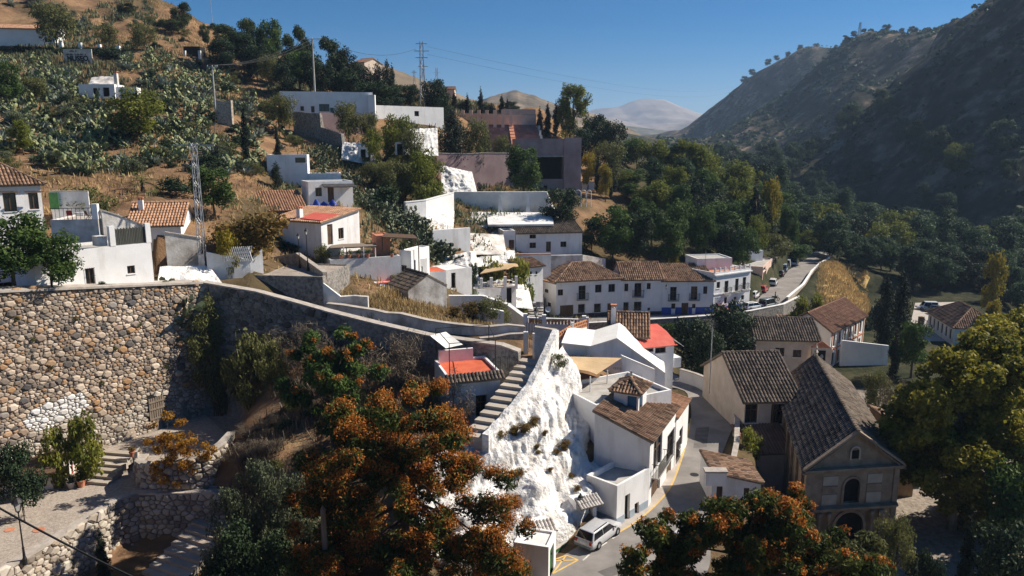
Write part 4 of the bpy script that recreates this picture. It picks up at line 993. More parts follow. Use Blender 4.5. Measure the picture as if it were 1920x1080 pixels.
for i in range(2):
    a, b = kb[i], kb[i+1]; d = (b-a).normalized(); s = Vector((d.y, -d.x, 0))*0.012
    gk.quad(a+s+Vector((0, 0, -.05)), b+s+Vector((0, 0, -.05)), b+s+Vector((0, 0, .145)), a+s+Vector((0, 0, .145)))
gk.build('green_face', 'green_paint', bpy.data.objects['kerb'], world=True)
for px, py, lab in ((1302,890,'round iron manhole cover in the street bend'),(1225,985,'round iron manhole cover near the tree shade')):
    q = WZ(px, py, 0); MB().lathe([(.33, 0), (.33, .006), (.28, .009)], (q.x, q.y, .004), 18).free('manhole_cover', 'iron', lab, 'manhole')
for pts, lab in (([(1300,840),(1325,838),(1330,800),(1305,803)], 'darker asphalt repair patch on the bend'), ([(1190,1020),(1240,1000),(1262,1012),(1214,1036)], 'long darker asphalt repair near the silver car'), ([(1120,1072),(1180,1050),(1196,1060),(1140,1084)], 'asphalt trench repair before the yellow box')):
    v_ = [WZ(x, y, 0) for x, y in pts]; tag(MB().add([(p.x, p.y, .004) for p in v_], [(0, 1, 2, 3)]).build('road_patch', 'asphalt_patch'), lab, kind='structure')
# ------------------------------------------------------------------ cars
def car(name, label, loc, rz, paint='paint_white', kind='hatch', group=None, s=1.0, detail=True):
    """x forward, y left; kinds: hatch, wagon, van, suv"""
    L, Wd, H = dict(hatch=(3.3, 1.4, 1.18), wagon=(3.6, 1.42, 1.2), van=(3.8, 1.5, 1.65), suv=(3.7, 1.5, 1.5))[kind]
    t = thing(name, label, 'car' if kind != 'van' else 'van', loc, rz, group)
    belt = 0.70 if kind != 'van' else 0.82; sill = 0.2
    def loft(secs, nm, m, bev=0.05):
        mb = MB(); n = len(secs[0]); 
        v = [p for sct in secs for p in sct]; fs = []
        for i in range(len(secs)-1):
            for k in range(n): fs.append((i*n+k, i*n+(k+1) % n, (i+1)*n+(k+1) % n, (i+1)*n+k))
        fs += [tuple(range(n-1, -1, -1)), tuple(range((len(secs)-1)*n, len(secs)*n))]
        mb.add(v, fs); o = mb.build(nm, m, t, True)
        md = o.modifiers.new('bevel', 'BEVEL'); md.width = bev; md.segments = 2; md.limit_method = 'ANGLE'; md.angle_limit = R(28)
        return o
    def sec(x, w, zb, zt, tap=0.93): return [(x, -w, zb), (x, w, zb), (x, w*1.02, (zb+zt)*.5), (x, w*tap, zt), (x, -w*tap, zt), (x, -w*1.02, (zb+zt)*.5)]
    h = Wd/2
    nose = 0.52 if kind != 'van' else .7
    loft([sec(-L/2, h*.88, .3, belt*.86), sec(-L/2+.12, h*.97, .2, belt*.98), sec(-L*.25, h, sill, belt), sec(L*.16, h, sill, belt), sec(L/2-.35, h*.97, sill, belt*.93), sec(L/2-.1, h*.9, .22, belt*.82), sec(L/2, h*.8, .3, nose)], 'body', paint)
    if kind == 'van': cb = [(L*.36, belt), (L*.22, H), (-L*.49, H), (-L*.495, belt)]
    elif kind == 'wagon': cb = [(L*.27, belt), (L*.08, H), (-L*.40, H*.985), (-L*.485, belt)]
    elif kind == 'suv': cb = [(L*.26, belt), (L*.12, H), (-L*.47, H), (-L*.49, belt)]
    else: cb = [(L*.25, belt), (L*.05, H), (-L*.32, H*.98), (-L*.47, belt)]
    ti = 0.80
    bw = h*.93
    (x0, z0), (x1, z1), (x2, z2), (x3, z3) = cb
    P = lambda x, z, sgn: (x, sgn*(bw+(bw*ti-bw)*((z-belt)/(H-belt))), z)
    cv = [P(x, z-.03 if z == belt else z, sg) for sg in (-1, 1) for x, z in cb]
    mb = MB().add(cv, [(0, 1, 2, 3), (7, 6, 5, 4), (0, 4, 5, 1), (1, 5, 6, 2), (2, 6, 7, 3), (3, 7, 4, 0)])
    o = mb.build('cabin', paint, t, True); md = o.modifiers.new('bevel', 'BEVEL'); md.width = .05; md.segments = 2
    def pane(nm, pts, push):
        v = [Vector(p)+Vector(push) for p in pts]; m2 = MB().quad(*v); m2.build(nm, 'car_glass', t)
    def lerp(a, b, f): return a+(b-a)*f
    fa, fb = .1, .9
    def quad_on(c, d, push, nm, iy=.88):
        (xa, za), (xb, zb) = c, d
        a0 = P(lerp(xa, xb, fa), lerp(za, zb, fa), 1); a1 = P(lerp(xa, xb, fb), lerp(za, zb, fb), 1)
        pane(nm, [(a0[0], -a0[1]*iy, a0[2]), (a0[0], a0[1]*iy, a0[2]), (a1[0], a1[1]*iy, a1[2]), (a1[0], -a1[1]*iy, a1[2])], push)
    quad_on(cb[0], cb[1], (.02, 0, .02), 'windscreen')
    quad_on(cb[3], cb[2], (-.022, 0, .012), 'rear_window')
    for sg in (-1, 1):
        xm = lerp(x1, x2, .45)
        segs = [((x0-.16, xm+.03), (x1-.02, xm+.03))]
        if kind != 'van': segs.append(((xm-.03, x3+.2), (xm-.03, x2+.08)))
        for (ba, bb), (ta, tb) in segs:
            zb_, zt_ = belt+.04, H-.09
            pts = [P(ba, zb_, sg), P(bb, zb_, sg), P(lerp(tb, bb, .1), zt_, sg), P(lerp(ta, ba, .1), zt_, sg)]
            pane('side_window', pts if sg < 0 else pts[::-1], (0, sg*.014, .004))
    for sx in (L*.31, -L*.30):
        for sg in (-1, 1):
            w = MB(); pr = [(.15, -.02), (.255, -.015), (.27, .03), (.27, .12), (.255, .155), (.15, .16)]
            v = []; n = 14
            for r_, y_ in pr:
                for k in range(n): a = 2*math.pi*k/n; v.append((sx+r_*math.cos(a), sg*(h-.12+y_), .27+r_*math.sin(a)))
            fs = [(i*n+k, i*n+(k+1) % n, (i+1)*n+(k+1) % n, (i+1)*n+k) for i in range(5) for k in range(n)]
            w.add(v, fs); wo = w.build('wheel', 'rubber', t, True)
            r = MB().tube((sx, sg*(h-.08), .27), (sx, sg*(h+.025), .27), .15, .15, 12); r.build('rim', 'galvanised', wo)
    for sg in (-1, 1):
        m2 = MB().box(-L/2-.015, -L/2+.1, sg*h*.62 if sg > 0 else sg*h*.86, sg*h*.86 if sg > 0 else sg*h*.62, .5, .68 if kind != 'van' else 1.0); m2.build('tail_light', 'lamp_red', t)
        m2 = MB().box(L/2-.13, L/2-.02, sg*h*.5 if sg > 0 else sg*h*.8, sg*h*.8 if sg > 0 else sg*h*.5, .42, .55); m2.build('headlight', 'lamp_clear', t)
        m2 = MB().box(L*.2, L*.24, sg*h*.98 if sg > 0 else sg*h*1.16, sg*h*1.16 if sg > 0 else sg*h*.98, belt+.02, belt+.14); m2.build('mirror', paint, t)
    m2 = MB().box(-L/2-.05, -L/2+.1, -h*.86, h*.86, .24, .37); m2.build('rear_bumper', 'rubber' if paint != 'paint_silver' else 'paint_grey', t)
    m2 = MB().box(-L/2-.02, -L/2+.02, -.2, .2, .46, .55); m2.build('number_plate', 'plastic_white', t)
    if kind == 'wagon':
        for sg in (-1, 1): MB().box(-L*.34, L*.04, sg*h*.66-.02, sg*h*.66+.02, H+.012, H+.05).build('roof_rail', 'rubber', t)
    return t
rw, fw = WZ(1122,1030,0), WZ(1156,1004,0)
d = (fw-rw).normalized(); ctr = (rw+fw)/2+Vector((-d.y, d.x, 0))*0.66
car('parked_car', 'silver estate car with roof rails parked beside the white cave', (ctr.x, ctr.y, 0.004), math.atan2(d.y, d.x), 'paint_silver', 'wagon')
p = WZ(1292,1022,0); car('parked_car', 'white car half hidden under the red seeded tree by the street', (p.x, p.y, 0.004), math.atan2(.75, .66), 'paint_white', 'hatch')
# ------------------------------------------------------------------ centre house on the bend and its neighbours
DV = Vector((.43, .90, 0))
C1 = Vector((9.35, 47.6, 0)); A1 = C1+Vector((-.90, .43, 0))*4.0
h1 = house('corner_house', 'white two-storey house with brown tiled roof on the street bend', tuple(A1) and A1, C1, 7.4, 4.85, roof=('mono_left', 1.5), zb=0, wall='white_clean', over=.25, roofm='tile_brown', pitch=.25, row=.42,
  ops={'right': [(1226,830,1240,868,'balcony'),(1222,893,1236,945,'door'),(1250,872,1257,906,'door'),(1252,818,1262,852,'grille')]})
# rooftop room and blue terrace door
rr = house('rooftop_room', 'small white rooftop room with tiled pyramid roof and blue door', C1+Vector((-.9, .43, 0))*3.6+DV*3.0+Vector((0, 0, 4.6)), C1+Vector((-.9, .43, 0))*1.75+DV*3.0+Vector((0, 0, 4.6)), 2.2, 2.5, roof=('hip', .55), base=1.0, wall='white_clean', over=.28, pitch=.24, row=.36,
  ops={'right': [(0.25, .1, 1.15, 2.2, 'door', 'm', 'blue_door')], 'front': [(1.0, .1, 1.72, 2.1, 'door', 'm', 'blue_door')]}, cat='room')
ch = MB(); ch.tube((.9, 1.2, 2.7), (.9, 1.2, 3.6), .1, n=8).build('stovepipe', 'galvanised', rr); 
# street houses behind it
C2 = C1+DV*7.45
house('street_house', 'narrow white street house with tiled wall top behind the corner house', C2+Vector((-.9, .43, 0))*1.6, C2+Vector((0.05, 0, 0)), 4.6, 3.9, roof=('mono_left', .35), zb=0, wall='white_clean', over=.15, roofm='tile_orange', pitch=.25, row=.42, ops={'right': [(1268,830,1274,858,'grille'),(1274,808,1279,832,'win')]})
B2 = Vector((6.8, 44.9, 0)); dv2 = (C1-B2).normalized(); A2 = B2+Vector((-dv2.y, dv2.x, 0))*2.5
an = house('flat_annex', 'low white flat-roofed annex with grey-blue skirting beside the silver car', A2, B2, (C1-B2).length-.02, 2.45, roof=('flat', .38, 'concrete'), zb=0, wall='white_clean', band=('grey_blue_paint', .55),
  ops={'right': [(1172,930,1180,975,'void'),(1190,945,1197,965,'win')]})
# terrace block between rock and house
t1 = W(1042,728,55.5); t2 = W(1117,762,50.8)
tb = house('terrace_block', 'pale terrace wall under the tan awning left of the tiled roof', Vector((t1.x, t1.y, 0)), Vector((t2.x, t2.y, 0)), 7.0, 5.9, roof=('flat', .3, 'concrete'), zb=0, wall='white_clean', cat='terrace')
# white membrane-roofed building
def extrude_house(name, label, prof, vec, wallm, roofm, foot, cat='house', th=.1, roof_idx=None, over=.15):
    """prof: front outline above the foot, left to right (world points); walls to the foot, roof over each upper edge"""
    vec = Vector(vec); t = thing(name, label, cat, (prof[0].x, prof[0].y, foot)); n = len(prof)
    wb = MB(); lo = [Vector((p.x, p.y, foot)) for p in prof]
    wb.poly([lo[0], lo[-1]]+[p for p in reversed(prof)]); bk = [p+vec for p in prof]
    wb.poly([lo[-1]+vec, lo[0]+vec]+bk)
    wb.quad(lo[0]+vec, lo[0], prof[0], bk[0]); wb.quad(lo[-1], lo[-1]+vec, bk[-1], prof[-1])
    wb.build('wall', wallm, t, world=True); vn = vec.normalized()*over
    for i in range(n-1):
        a, b = prof[i]-vn, prof[i+1]-vn; c, e = bk[i+1]+vn, bk[i]+vn; u = Vector((0, 0, th)); g = Vector((0, 0, .004))
        MB().hexa([a+g, b+g, c+g, e+g], [a+u, b+u, c+u, e+u]).build('roof_panel', roofm, t, world=True)
    return t
wt = extrude_house('white_roofed_hall', 'white flat-gabled hall with a long sloping white roof', [W(1053,644,60.5), W(1108,650,60.8), W(1157,635,61.5), W(1247,700,62.5)], (.9, 5.2, 0), 'white_clean', 'canvas_white', .3)
fr = W(1166,668,59.6); fr2 = W(1228,694,60.2)
wall_line('gable_wall', 'grey-white sloping wall with faint painted lettering before the white hall', [(fr.x, fr.y, fr.z, 2), (fr2.x, fr2.y, fr2.z, 2)], .3, 'white_clean', cap=.07, capm='white')
lb = MB()
for k, (px0, py0, px1, py1) in enumerate(((1150,690,1172,691),(1158,702,1180,702),(1184,703,1204,706))):
    a = W(px0, py0, 59.5); b = W(px1, py1, 59.75)
    dd = (b-a)/7
    for q in range(7):
        s0 = a+dd*q; s1 = a+dd*(q+.62); lb.quad(s0-Vector((0, .07, .1)), s1-Vector((0, .07, .1)), s1-Vector((0, .07, -.1)), s0-Vector((0, .07, -.1)))
o = lb.build('faint_lettering', 'ink_pale', bpy.data.objects['gable_wall'], world=True)
# tiled house with red metal roof behind
hF = house('tiled_house', 'small tan-tiled house wedged behind the white hall', (1140,668,66.5), (1214,672,66), 4.6, top_py=628, roof=('gable_x', 1.6), roofm='tile_brown', wall='white_clean', over=.2, base=4)
chimney(hF, .4, 1.2, 3.4, 1.0, .45)
a = W(1206,690,65); b = W(1262,692,66); 
hR = house('red_roofed_house', 'white house with curved red metal roof and wide dark windows', a, b, 3.4, top_py=None, h=2.1, roof=('flat', 0.0, 'concrete'), wall='white_clean', base=4, ops={'front': [(1208,641,1226,659,'win'),(1229,642,1249,661,'win')]})
rb = MB(); w_ = hR['_size'][0]; H_ = 2.1; arc = [(-.2, H_+.02), (.2*3.4, H_+.42), (.55*3.4, H_+.85), (3.6, H_+1.15)]
for (y0, z0), (y1, z1) in zip(arc, arc[1:]): rb.hexa([(-.25, y0, z0-.05), (w_+.25, y0, z0-.05), (w_+.25, y1, z1-.05), (-.25, y1, z1-.05)], [(-.25, y0, z0), (w_+.25, y0, z0), (w_+.25, y1, z1), (-.25, y1, z1)])
rb.build('red_roof', 'red_metal', hR)
aw = MB(); q = [(w_+.3, -.1, H_+.3), (w_+1.0, -.1, H_-.2), (w_+1.0, 3.3, H_+.1), (w_+.3, 3.3, H_+.9)]
aw.hexa([Vector(p)-Vector((0, 0, .05)) for p in q], q).build('awning', 'canvas_white', hR)
MB().box(w_+.25, w_+1.0, .3, 2.6, -.2, .75).build('balcony', 'white_clean', hR)
# orange lattice fence with posts
fp = [WZ(1044,640,7.4), W(1073,622,66), W(1101,612,69)]
lf = thing('lattice_fence', 'orange brick lattice fence with white posts above the white roof', 'fence', (fp[0].x, fp[0].y, 6))
for p_ in fp: MB().box(p_.x-.14, p_.x+.14, p_.y-.14, p_.y+.14, 5, p_.z+.9).build('post', 'white_clean', lf, world=True)
for i in range(2):
    a, b = fp[i], fp[i+1]; d_ = (b-a); n_ = int(d_.length/.36); m2 = MB(); s_ = Vector((-d_.y, d_.x, 0)).normalized()*.06
    for k in range(n_):
        p0 = a+d_*((k+.08)/n_); p1 = a+d_*((k+.92)/n_)
        for z0, z1 in ((0, .1), (.3, .4), (.6, .7)):
            lo_ = [p0-s_, p1-s_, p1+s_, p0+s_]; m2.hexa([x+Vector((0, 0, z0)) for x in lo_], [x+Vector((0, 0, z1)) for x in lo_])
        for f0, f1, z0, z1 in ((.0, .3, .1, .3), (.55, .85, .4, .6)):
            q0 = a+d_*((k+f0)/n_); q1 = a+d_*((k+f1)/n_); lo_ = [q0-s_*.9, q1-s_*.9, q1+s_*.9, q0+s_*.9]; m2.hexa([x+Vector((0, 0, z0)) for x in lo_], [x+Vector((0, 0, z1)) for x in lo_])
    m2.build('lattice_panel', 'brick_lattice', lf, world=True)
    m3 = MB(); lo_ = [a-s_, b-s_, b+s_, a+s_]; m3.hexa([x+Vector((0, 0, -2)) for x in lo_], [x+Vector((0, 0, -.01)) for x in lo_]).build('fence_base', 'white_clean', lf, world=True)
# balustrade wall beyond it
bl = [W(985,606,70), W(1020,608,70), W(1095,610,70)]
bt = thing('balustrade', 'white balustrade of terracotta lattice along the terrace edge', 'fence', (bl[0].x, 70, 6))
for p_ in bl: MB().box(p_.x-.2, p_.x+.2, p_.y-.2, p_.y+.2, 3.5, p_.z+.95).build('post', 'white_clean', bt, world=True)
for i in range(2):
    a, b = bl[i], bl[i+1]; k_ = int((b-a).length/.3); m2 = MB()
    for j in range(k_):
        p_ = a+(b-a)*((j+.5)/k_); m2.box(p_.x-.1, p_.x+.1, p_.y-.05, p_.y+.05, p_.z+.05, p_.z+.5)
    m2.build('baluster_row', 'terracotta', bt, world=True)
    for z0, z1, y_ in ((-2.5, .05, .1), (.5, .62, .13)):
        m3 = MB(); m3.hexa([a+Vector((0.2, -y_, z0)), b+Vector((-.2, -y_, z0)), b+Vector((-.2, y_, z0)), a+Vector((.2, y_, z0))], [a+Vector((.2, -y_, z1)), b+Vector((-.2, -y_, z1)), b+Vector((-.2, y_, z1)), a+Vector((.2, y_, z1))]); m3.build('rail', 'white_clean', bt, world=True)
# tan shade sail on posts
sv = [W(1051,668,58.5), W(1166,671,59.2), W(1141,694,56.3), W(1107,706,54.6), W(1052,692,55.0)]
sb = MB(); N = 12
g00, g10, g11, g01 = sv[0], sv[1], sv[3]+Vector((.5, .3, .05)), sv[4]
vv = []
for i in range(N+1):
    for j in range(N+1):
        u_, v_ = i/N, j/N; p_ = g00*(1-u_)*(1-v_)+g10*u_*(1-v_)+g11*u_*v_+g01*(1-u_)*v_
        p_ = p_+Vector((0, .8*math.sin(math.pi*u_)*(v_**3), -.28*math.sin(math.pi*u_)*math.sin(math.pi*v_)+.15*math.sin(9*u_)*v_*.3)); vv.append(p_)
sb.add(vv, [(i*(N+1)+j, (i+1)*(N+1)+j, (i+1)*(N+1)+j+1, i*(N+1)+j+1) for i in range(N) for j in range(N)])
sl = sb.free('shade_sail', 'canvas_tan', 'big tan canvas shade sail stretched over the terrace', 'awning', smooth=True)
for p_, lbl in ((sv[3], 'slim white post holding the front tip of the tan sail'), (W(1139,694,56.6), 'slim white post under the right edge of the tan sail')):
    MB().tube((p_.x, p_.y, 5.6), (p_.x, p_.y, p_.z), .05, n=6).free('sail_post', 'plastic_white', lbl, 'post')
# ------------------------------------------------------------------ white rock with cave fronts
def curve(P, t):
    k = [q[0] for q in P]; return Vector([float(np.interp(t, k, [q[i] for q in P])) for i in (1, 2, 3)])
RB = [(0,-5,39,-.3),(.2,-1.5,40.2,-.3),(.38,1.7,41.4,-.2),(.5,3.3,42.6,-.2),(.62,4.5,44.0,-.2),(.8,5.5,45.9,-.2),(.9,6.2,47.9,.2),(1,6.9,49.8,.4)]
RT = [(0,-6.5,45.2,4.2),(.2,-3,46.6,5.2),(.35,-.9,48.3,6.3),(.6,.75,50.6,7.0),(.8,2.3,53.5,7.8),(1,4.1,58.2,8.6)]
NT, NS = 170, 88; vv = []; 
for i in range(NT+1):
    t = i/NT; b_ = curve(RB, t); tp = curve(RT, t); 
    for j in range(NS+1):
        s = j/NS; n1 = float(fbm(np.array([t*7]), np.array([s*3+5]), 31, 4)[0])-.5; n2 = 1-abs(2*float(fbm(np.array([t*17]), np.array([s*9]), 37, 3)[0])-1)*1.8-.4; n3 = float(fbm(np.array([t*60]), np.array([s*30]), 39, 2)[0])-.5
        w1 = .05*math.sin(t*11+1)+.10*n1; w2 = .06*math.sin(t*7+4)+.10*n1
        ks = [0, .05, .08, .27+w1, .33+w1, .36+w1, .58+w2, .66+w2, .70+w2, 1]
        hz = np.interp(s, ks, [0, .01, .04, .27, .29, .33, .60, .62, .66, 1.0]); vz = np.interp(s, ks, [0, .20+.08*n1, .27+.1*n1, .36, .50, .54, .62, .80, .84, 1.0])
        e = min(1, s*8)*min(1, (1-s)*8)
        d_ = tp-b_; h_ = Vector((d_.x, d_.y)); 
        x_ = b_.x+d_.x*hz+n1*.9*e; y_ = b_.y+d_.y*hz-n1*.9*e; z_ = b_.z+d_.z*vz+(n1*.9+n2*.10+n3*.12)*e; x_ += n3*.14*e; y_ -= (n3*.14+n2*.10)*e
        vv.append((x_, y_, z_-(3.0 if j == 0 else 0)))
o = MB().add(vv, [(i*(NS+1)+j, (i+1)*(NS+1)+j, (i+1)*(NS+1)+j+1, i*(NS+1)+j+1) for i in range(NT) for j in range(NS)]).build('whitewashed_rock', 'white_rock', None, True)
tag(o, 'lumpy whitewashed rock face with caves above the street', kind='structure')
ROCK = np.array(vv).reshape(NT+1, NS+1, 3)
def rock_at(px, py):
    """the rock vertex seen at a pixel"""
    P = ROCK.reshape(-1, 3); zc = P[:, 2]-CAMZ; dep = P[:, 1]*CP-zc*SP; up = P[:, 1]*SP+zc*CP
    X_ = 960+FPX*P[:, 0]/dep; Y_ = 540-FPX*up/dep; k = int(np.argmin((X_-px)**2+(Y_-py)**2+dep*.5)); return Vector(P[k])
# cave portals
def portal(name, label, px, py0, py1, Y, w, m='dark_void', wall='white_clean', dirv=(.75, -.66), canopy=None, door=None):
    foot = WZ(px, py1, 0) if Y is None else W(px, py1, Y); top = W(px, py0, foot.y); h = top.z-foot.z
    t = thing(name, label, 'doorway', foot, math.atan2(dirv[1], dirv[0])+math.pi/2)
    b = MB(); b.box(-w/2-.28, -w/2, -.05, .9, -.2, h+.3); b.box(w/2, w/2+.28, -.05, .9, -.2, h+.3); b.box(-w/2, w/2, -.05, .9, h, h+.3); b.build('surround', wall, t)
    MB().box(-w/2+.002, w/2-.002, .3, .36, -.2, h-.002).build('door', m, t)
    if canopy:
        tb_ = MB(); tile_patch(tb_, (-w/2-.35, -.75, h+.12), (w/2+.35, -.75, h+.12), (-w/2-.35, .1, h+.5), (w/2+.35, .1, h+.5), .22, .4, .09); o_ = tb_.build('canopy_tiles', canopy, t); o_['kind'] = 'stuff'
        s_ = MB(); slab(s_, [(-w/2-.35, -.75, h+.12), (w/2+.35, -.75, h+.12), (w/2+.35, .1, h+.5), (-w/2-.35, .1, h+.5)], .08); s_.build('canopy', 'wood_grey', t)
    return t
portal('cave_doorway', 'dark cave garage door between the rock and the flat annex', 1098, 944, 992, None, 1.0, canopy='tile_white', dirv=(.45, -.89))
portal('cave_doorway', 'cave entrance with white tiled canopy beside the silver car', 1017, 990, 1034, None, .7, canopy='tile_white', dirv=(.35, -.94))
# low shop with green door at the street corner
gA = WZ(983,1085,0); gB = WZ(1028,1090,0)
house('corner_shop', 'small white building with green door at the foot of the rock', gA+Vector((-.6, .3, 0)), gB, 1.9, 2.0, roof=('flat', .12, 'white'), zb=0, wall='white_clean', ops={'right': [(.35, 0, 1.35, 1.7, 'door', 'm', 'green_paint')]})
# street lamp on the rock
def wall_lamp(name, label, loc, s=1.0, rz=0, arm=.5, cat='lamp', group=None):
    t = thing(name, label, cat, loc, rz, group); m = MB(); m.path([(0, .0, -.3), (0, -arm*.5, -.1), (0, -arm, -.08)], .022); m.build('bracket', 'iron', t)
    lantern(t, (0, -arm, -.05), s); return t
def lantern(t, c, s=1.0):
    c = Vector(c); g = MB(); g.lathe([(.09*s, 0), (.17*s, .34*s)], c, 4); g.build('lantern_glass', 'frost_glass', t)
    m = MB(); m.lathe([(.2*s, .342*s), (.13*s, .46*s), (.05*s, .52*s), (.06*s, .58*s), (.01*s, .64*s)], c, 8); m.lathe([(.03*s, -.1*s), (.1*s, -.002*s)], c, 8)
    for k in range(4):
        a = math.pi/2*k; m.tube(c+Vector((.09*s*math.cos(a), .09*s*math.sin(a), 0)), c+Vector((.175*s*math.cos(a), .175*s*math.sin(a), .345*s)), .012*s, n=4)
    m.build('lantern_frame', 'iron', t)
def lamp_post(name, label, loc, H, group=None, s=1.0):
    t = thing(name, label, 'street lamp', loc, 0, group); m = MB()
    m.lathe([(.13, -.1), (.13, .25), (.08, .4), (.06, .9), (.075, .95), (.045, 1.05), (.035, H-.7), (.05, H-.66), (.03, H-.6)], (0, 0, 0), 8); m.build('post', 'iron', t); lantern(t, (0, 0, H-.5), s); return t
p = rock_at(1071, 940); wall_lamp('wall_lamp', 'black lantern on a bracket fixed to the white rock', p+Vector((.2, -.2, .3)), 1.0, R(40))
# ------------------------------------------------------------------ stairs beside the rock, with parapet of white rubble
st = thing('stairway', 'wide stone stairway climbing beside the white rubble parapet', 'stairs', (-2.6, 47, 5.6))
steps(st, (-2.3, 46.0), (1.7, 55.2), 2.0, 12, 5.5, 8.3, th=2.2)
wall_line('stair_parapet', 'white rubble parapet between the stairway and the white rock', [(-1.5, 45.4, 6.0, 3.2), (-.1, 48.1, 6.7, 3.8), (1.45, 51.0, 7.7, 4.2), (2.6, 53.6, 9.0, 5), (3.7, 57.2, 10.1, 5)], .5, 'white_rock', jag=.12, sub=.7)
wall_line('parapet_wall', 'grey weathered parapet at the head of the stairway', [(1.8, 57.6, 10.2, 7), (3.5, 57.3, 10.0, 7)], .35, 'white_old', cap=.08)
# ------------------------------------------------------------------ outer wall of the bend, kiosk
ow = [WZ(1278,692,1.3), WZ(1305,700,1.3), WZ(1342,714,1.25), WZ(1372,742,1.2), WZ(1386,785,1.15), WZ(1385,830,1.1), WZ(1376,878,1.0)]
wall_line('street_wall', 'long white wall with brick coping curving round the street bend', [(p.x, p.y, p.z, -4.6) for p in reversed(ow)], .3, 'white_clean', cap=.08, capm='coping')
ka, kb_ = WZ(1333,946,0), WZ(1424,952,-.2)
kh = house('kiosk_house', 'small pale blue-white house with sloping tiled roof by the plaza', ka, kb_, 3.6, 1.75, roof=('mono_left', .75), zb=-.1, wall='white_clean', base=4.2, over=.15, ops={'front': [(1344,912,1354,945,'door'),(1395,915,1405,930,'win')]})
MB().box(-.5, .9, -.25, .35, 1.6, 2.55).build('parapet_block', 'white_clean', kh)
MB().box(-.58, .98, -.33, .43, 2.553, 2.68).build('parapet_cap', 'coping', kh)
# ------------------------------------------------------------------ church
def shear(t, k):
    done = set()
    def rec(o):
        if o.type == 'MESH' and o.data.name not in done:
            done.add(o.data.name); me = o.data; n = len(me.vertices); c = np.empty(n*3, np.float32); me.vertices.foreach_get('co', c); c = c.reshape(-1, 3); c[:, 0] += k*c[:, 1]; me.vertices.foreach_set('co', c.ravel()); me.update()
        for q in o.children: rec(q)
    for q in t.children: rec(q)
def arch_fill(mb, O, ux, nrm, x0, x1, z1, d0, d1, n=8):
    """closes the corners of a square opening into a round arch"""
    O = Vector(O); ux = Vector(ux); nrm = Vector(nrm); r = (x1-x0)/2; cx = (x0+x1)/2; P = lambda x, z, d: O+ux*x+nrm*d+Vector((0, 0, z))
    for i in range(n):
        a, b = math.pi*i/n, math.pi*(i+1)/n
        xa, za = cx-r*math.cos(a), z1-r+r*math.sin(a); xb, zb_ = cx-r*math.cos(b), z1-r+r*math.sin(b)
        if za > z1-1e-4 and zb_ > z1-1e-4: continue
        mb.quad(P(xa, za, d1), P(xb, zb_, d1), P(xb, z1, d1), P(xa, z1, d1)); mb.quad(P(xa, za, d1), P(xa, za, d0), P(xb, zb_, d0), P(xb, zb_, d1))
cA = Vector((20.2, 47.7, -4)); cB = Vector((26.9, 48.6, -4)); cw = (cB-cA).length; chh = 6.75; rise = 2.55; dep = 17.6
mid = cw/2
chu = house('church', 'old stone church with gabled facade and long dark tiled roof', cA, cB, dep, chh, roof=('gable_y', rise), zb=-4, wall='church_stone', roofm='tile_grey', over=.35, base=1.0, cat='church', pitch=.26, row=.42, opd=.35,
  ops={'front': [(mid-1.05, 0, mid+1.05, 3.35, 'void', 'm'), (mid-.58, 4.0, mid+.58, 5.85, 'void', 'm')]})
for x0, x1, z1 in ((mid-1.05, mid+1.05, 3.35), (mid-.58, mid+.58, 5.85)):
    fb = MB(); arch_fill(fb, (0, 0, 0), (1, 0, 0), (0, -1, 0), x0, x1, z1, -.35, .004); fb.build('arch_spandrel', 'church_stone', chu)
def arch_trim(parent, cx, z0, zs, r, w, d, m, name='arch_trim'):
    a = MB(); pts = [(-r, z0), (-r, zs)]+[(-r*math.cos(math.pi*i/10), zs+r*math.sin(math.pi*i/10)) for i in range(1, 10)]+[(r, zs), (r, z0)]
    for (xa, za), (xb, zb_) in zip(pts, pts[1:]):
        f = (r+w)/r; oa = (xa*f, zs+(za-zs)*f if za > zs else za); ob = (xb*f, zs+(zb_-zs)*f if zb_ > zs else zb_)
        a.hexa([(cx+xa, -d, za), (cx+xb, -d, zb_), (cx+xb, -.006, zb_), (cx+xa, -.006, za)], [(cx+oa[0], -d, oa[1]), (cx+ob[0], -d, ob[1]), (cx+ob[0], -.006, ob[1]), (cx+oa[0], -.006, oa[1])])
    return a.build(name, m, parent)
arch_trim(chu, mid, 0, 2.3, 1.06, .22, .12, 'church_stone'); arch_trim(chu, mid, 4.0, 5.27, .585, .16, .08, 'church_stone')
# pediment window
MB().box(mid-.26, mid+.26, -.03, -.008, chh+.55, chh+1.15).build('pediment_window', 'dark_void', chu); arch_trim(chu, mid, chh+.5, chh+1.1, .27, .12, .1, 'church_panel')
def cornice(z, h_, d_, x0=-.25, x1=None): return MB().box(x0, x1 or cw+.25, -d_, -.004, z, z+h_).build('cornice', 'church_stone', chu)
cornice(chh-.12, .14, .45); cornice(chh-.32, .16, .22); cornice(3.72, .13, .42, -.12, cw+.12); cornice(3.52, .18, .2, -.06, cw+.06)
for i in range(22):
    x = -.1+(cw+.2)*(i+.5)/22; MB().box(x-.07, x+.07, -.36, -.225, chh-.24, chh-.122).build('dentil', 'church_stone', chu)
for x in (mid-2.2, mid+1.1):
    for z0, z1 in ((3.98, 4.75), (4.85, 5.35), (5.45, 6.1)): MB().box(x, x+1.1, -.05, -.005, z0, z1).build('wall_panel', 'church_panel' if z0 != 4.85 else 'church_stone', chu)
for x in (mid-2.3, mid-1.6, mid+1.6, mid+2.3):
    c_ = MB(); c_.lathe([(.2, 0), (.2, .3), (.14, .4), (.12, 3.1), (.18, 3.2), (.2, 3.5)], (x, -.24, 0), 10); c_.build('column', 'church_stone', chu, True)
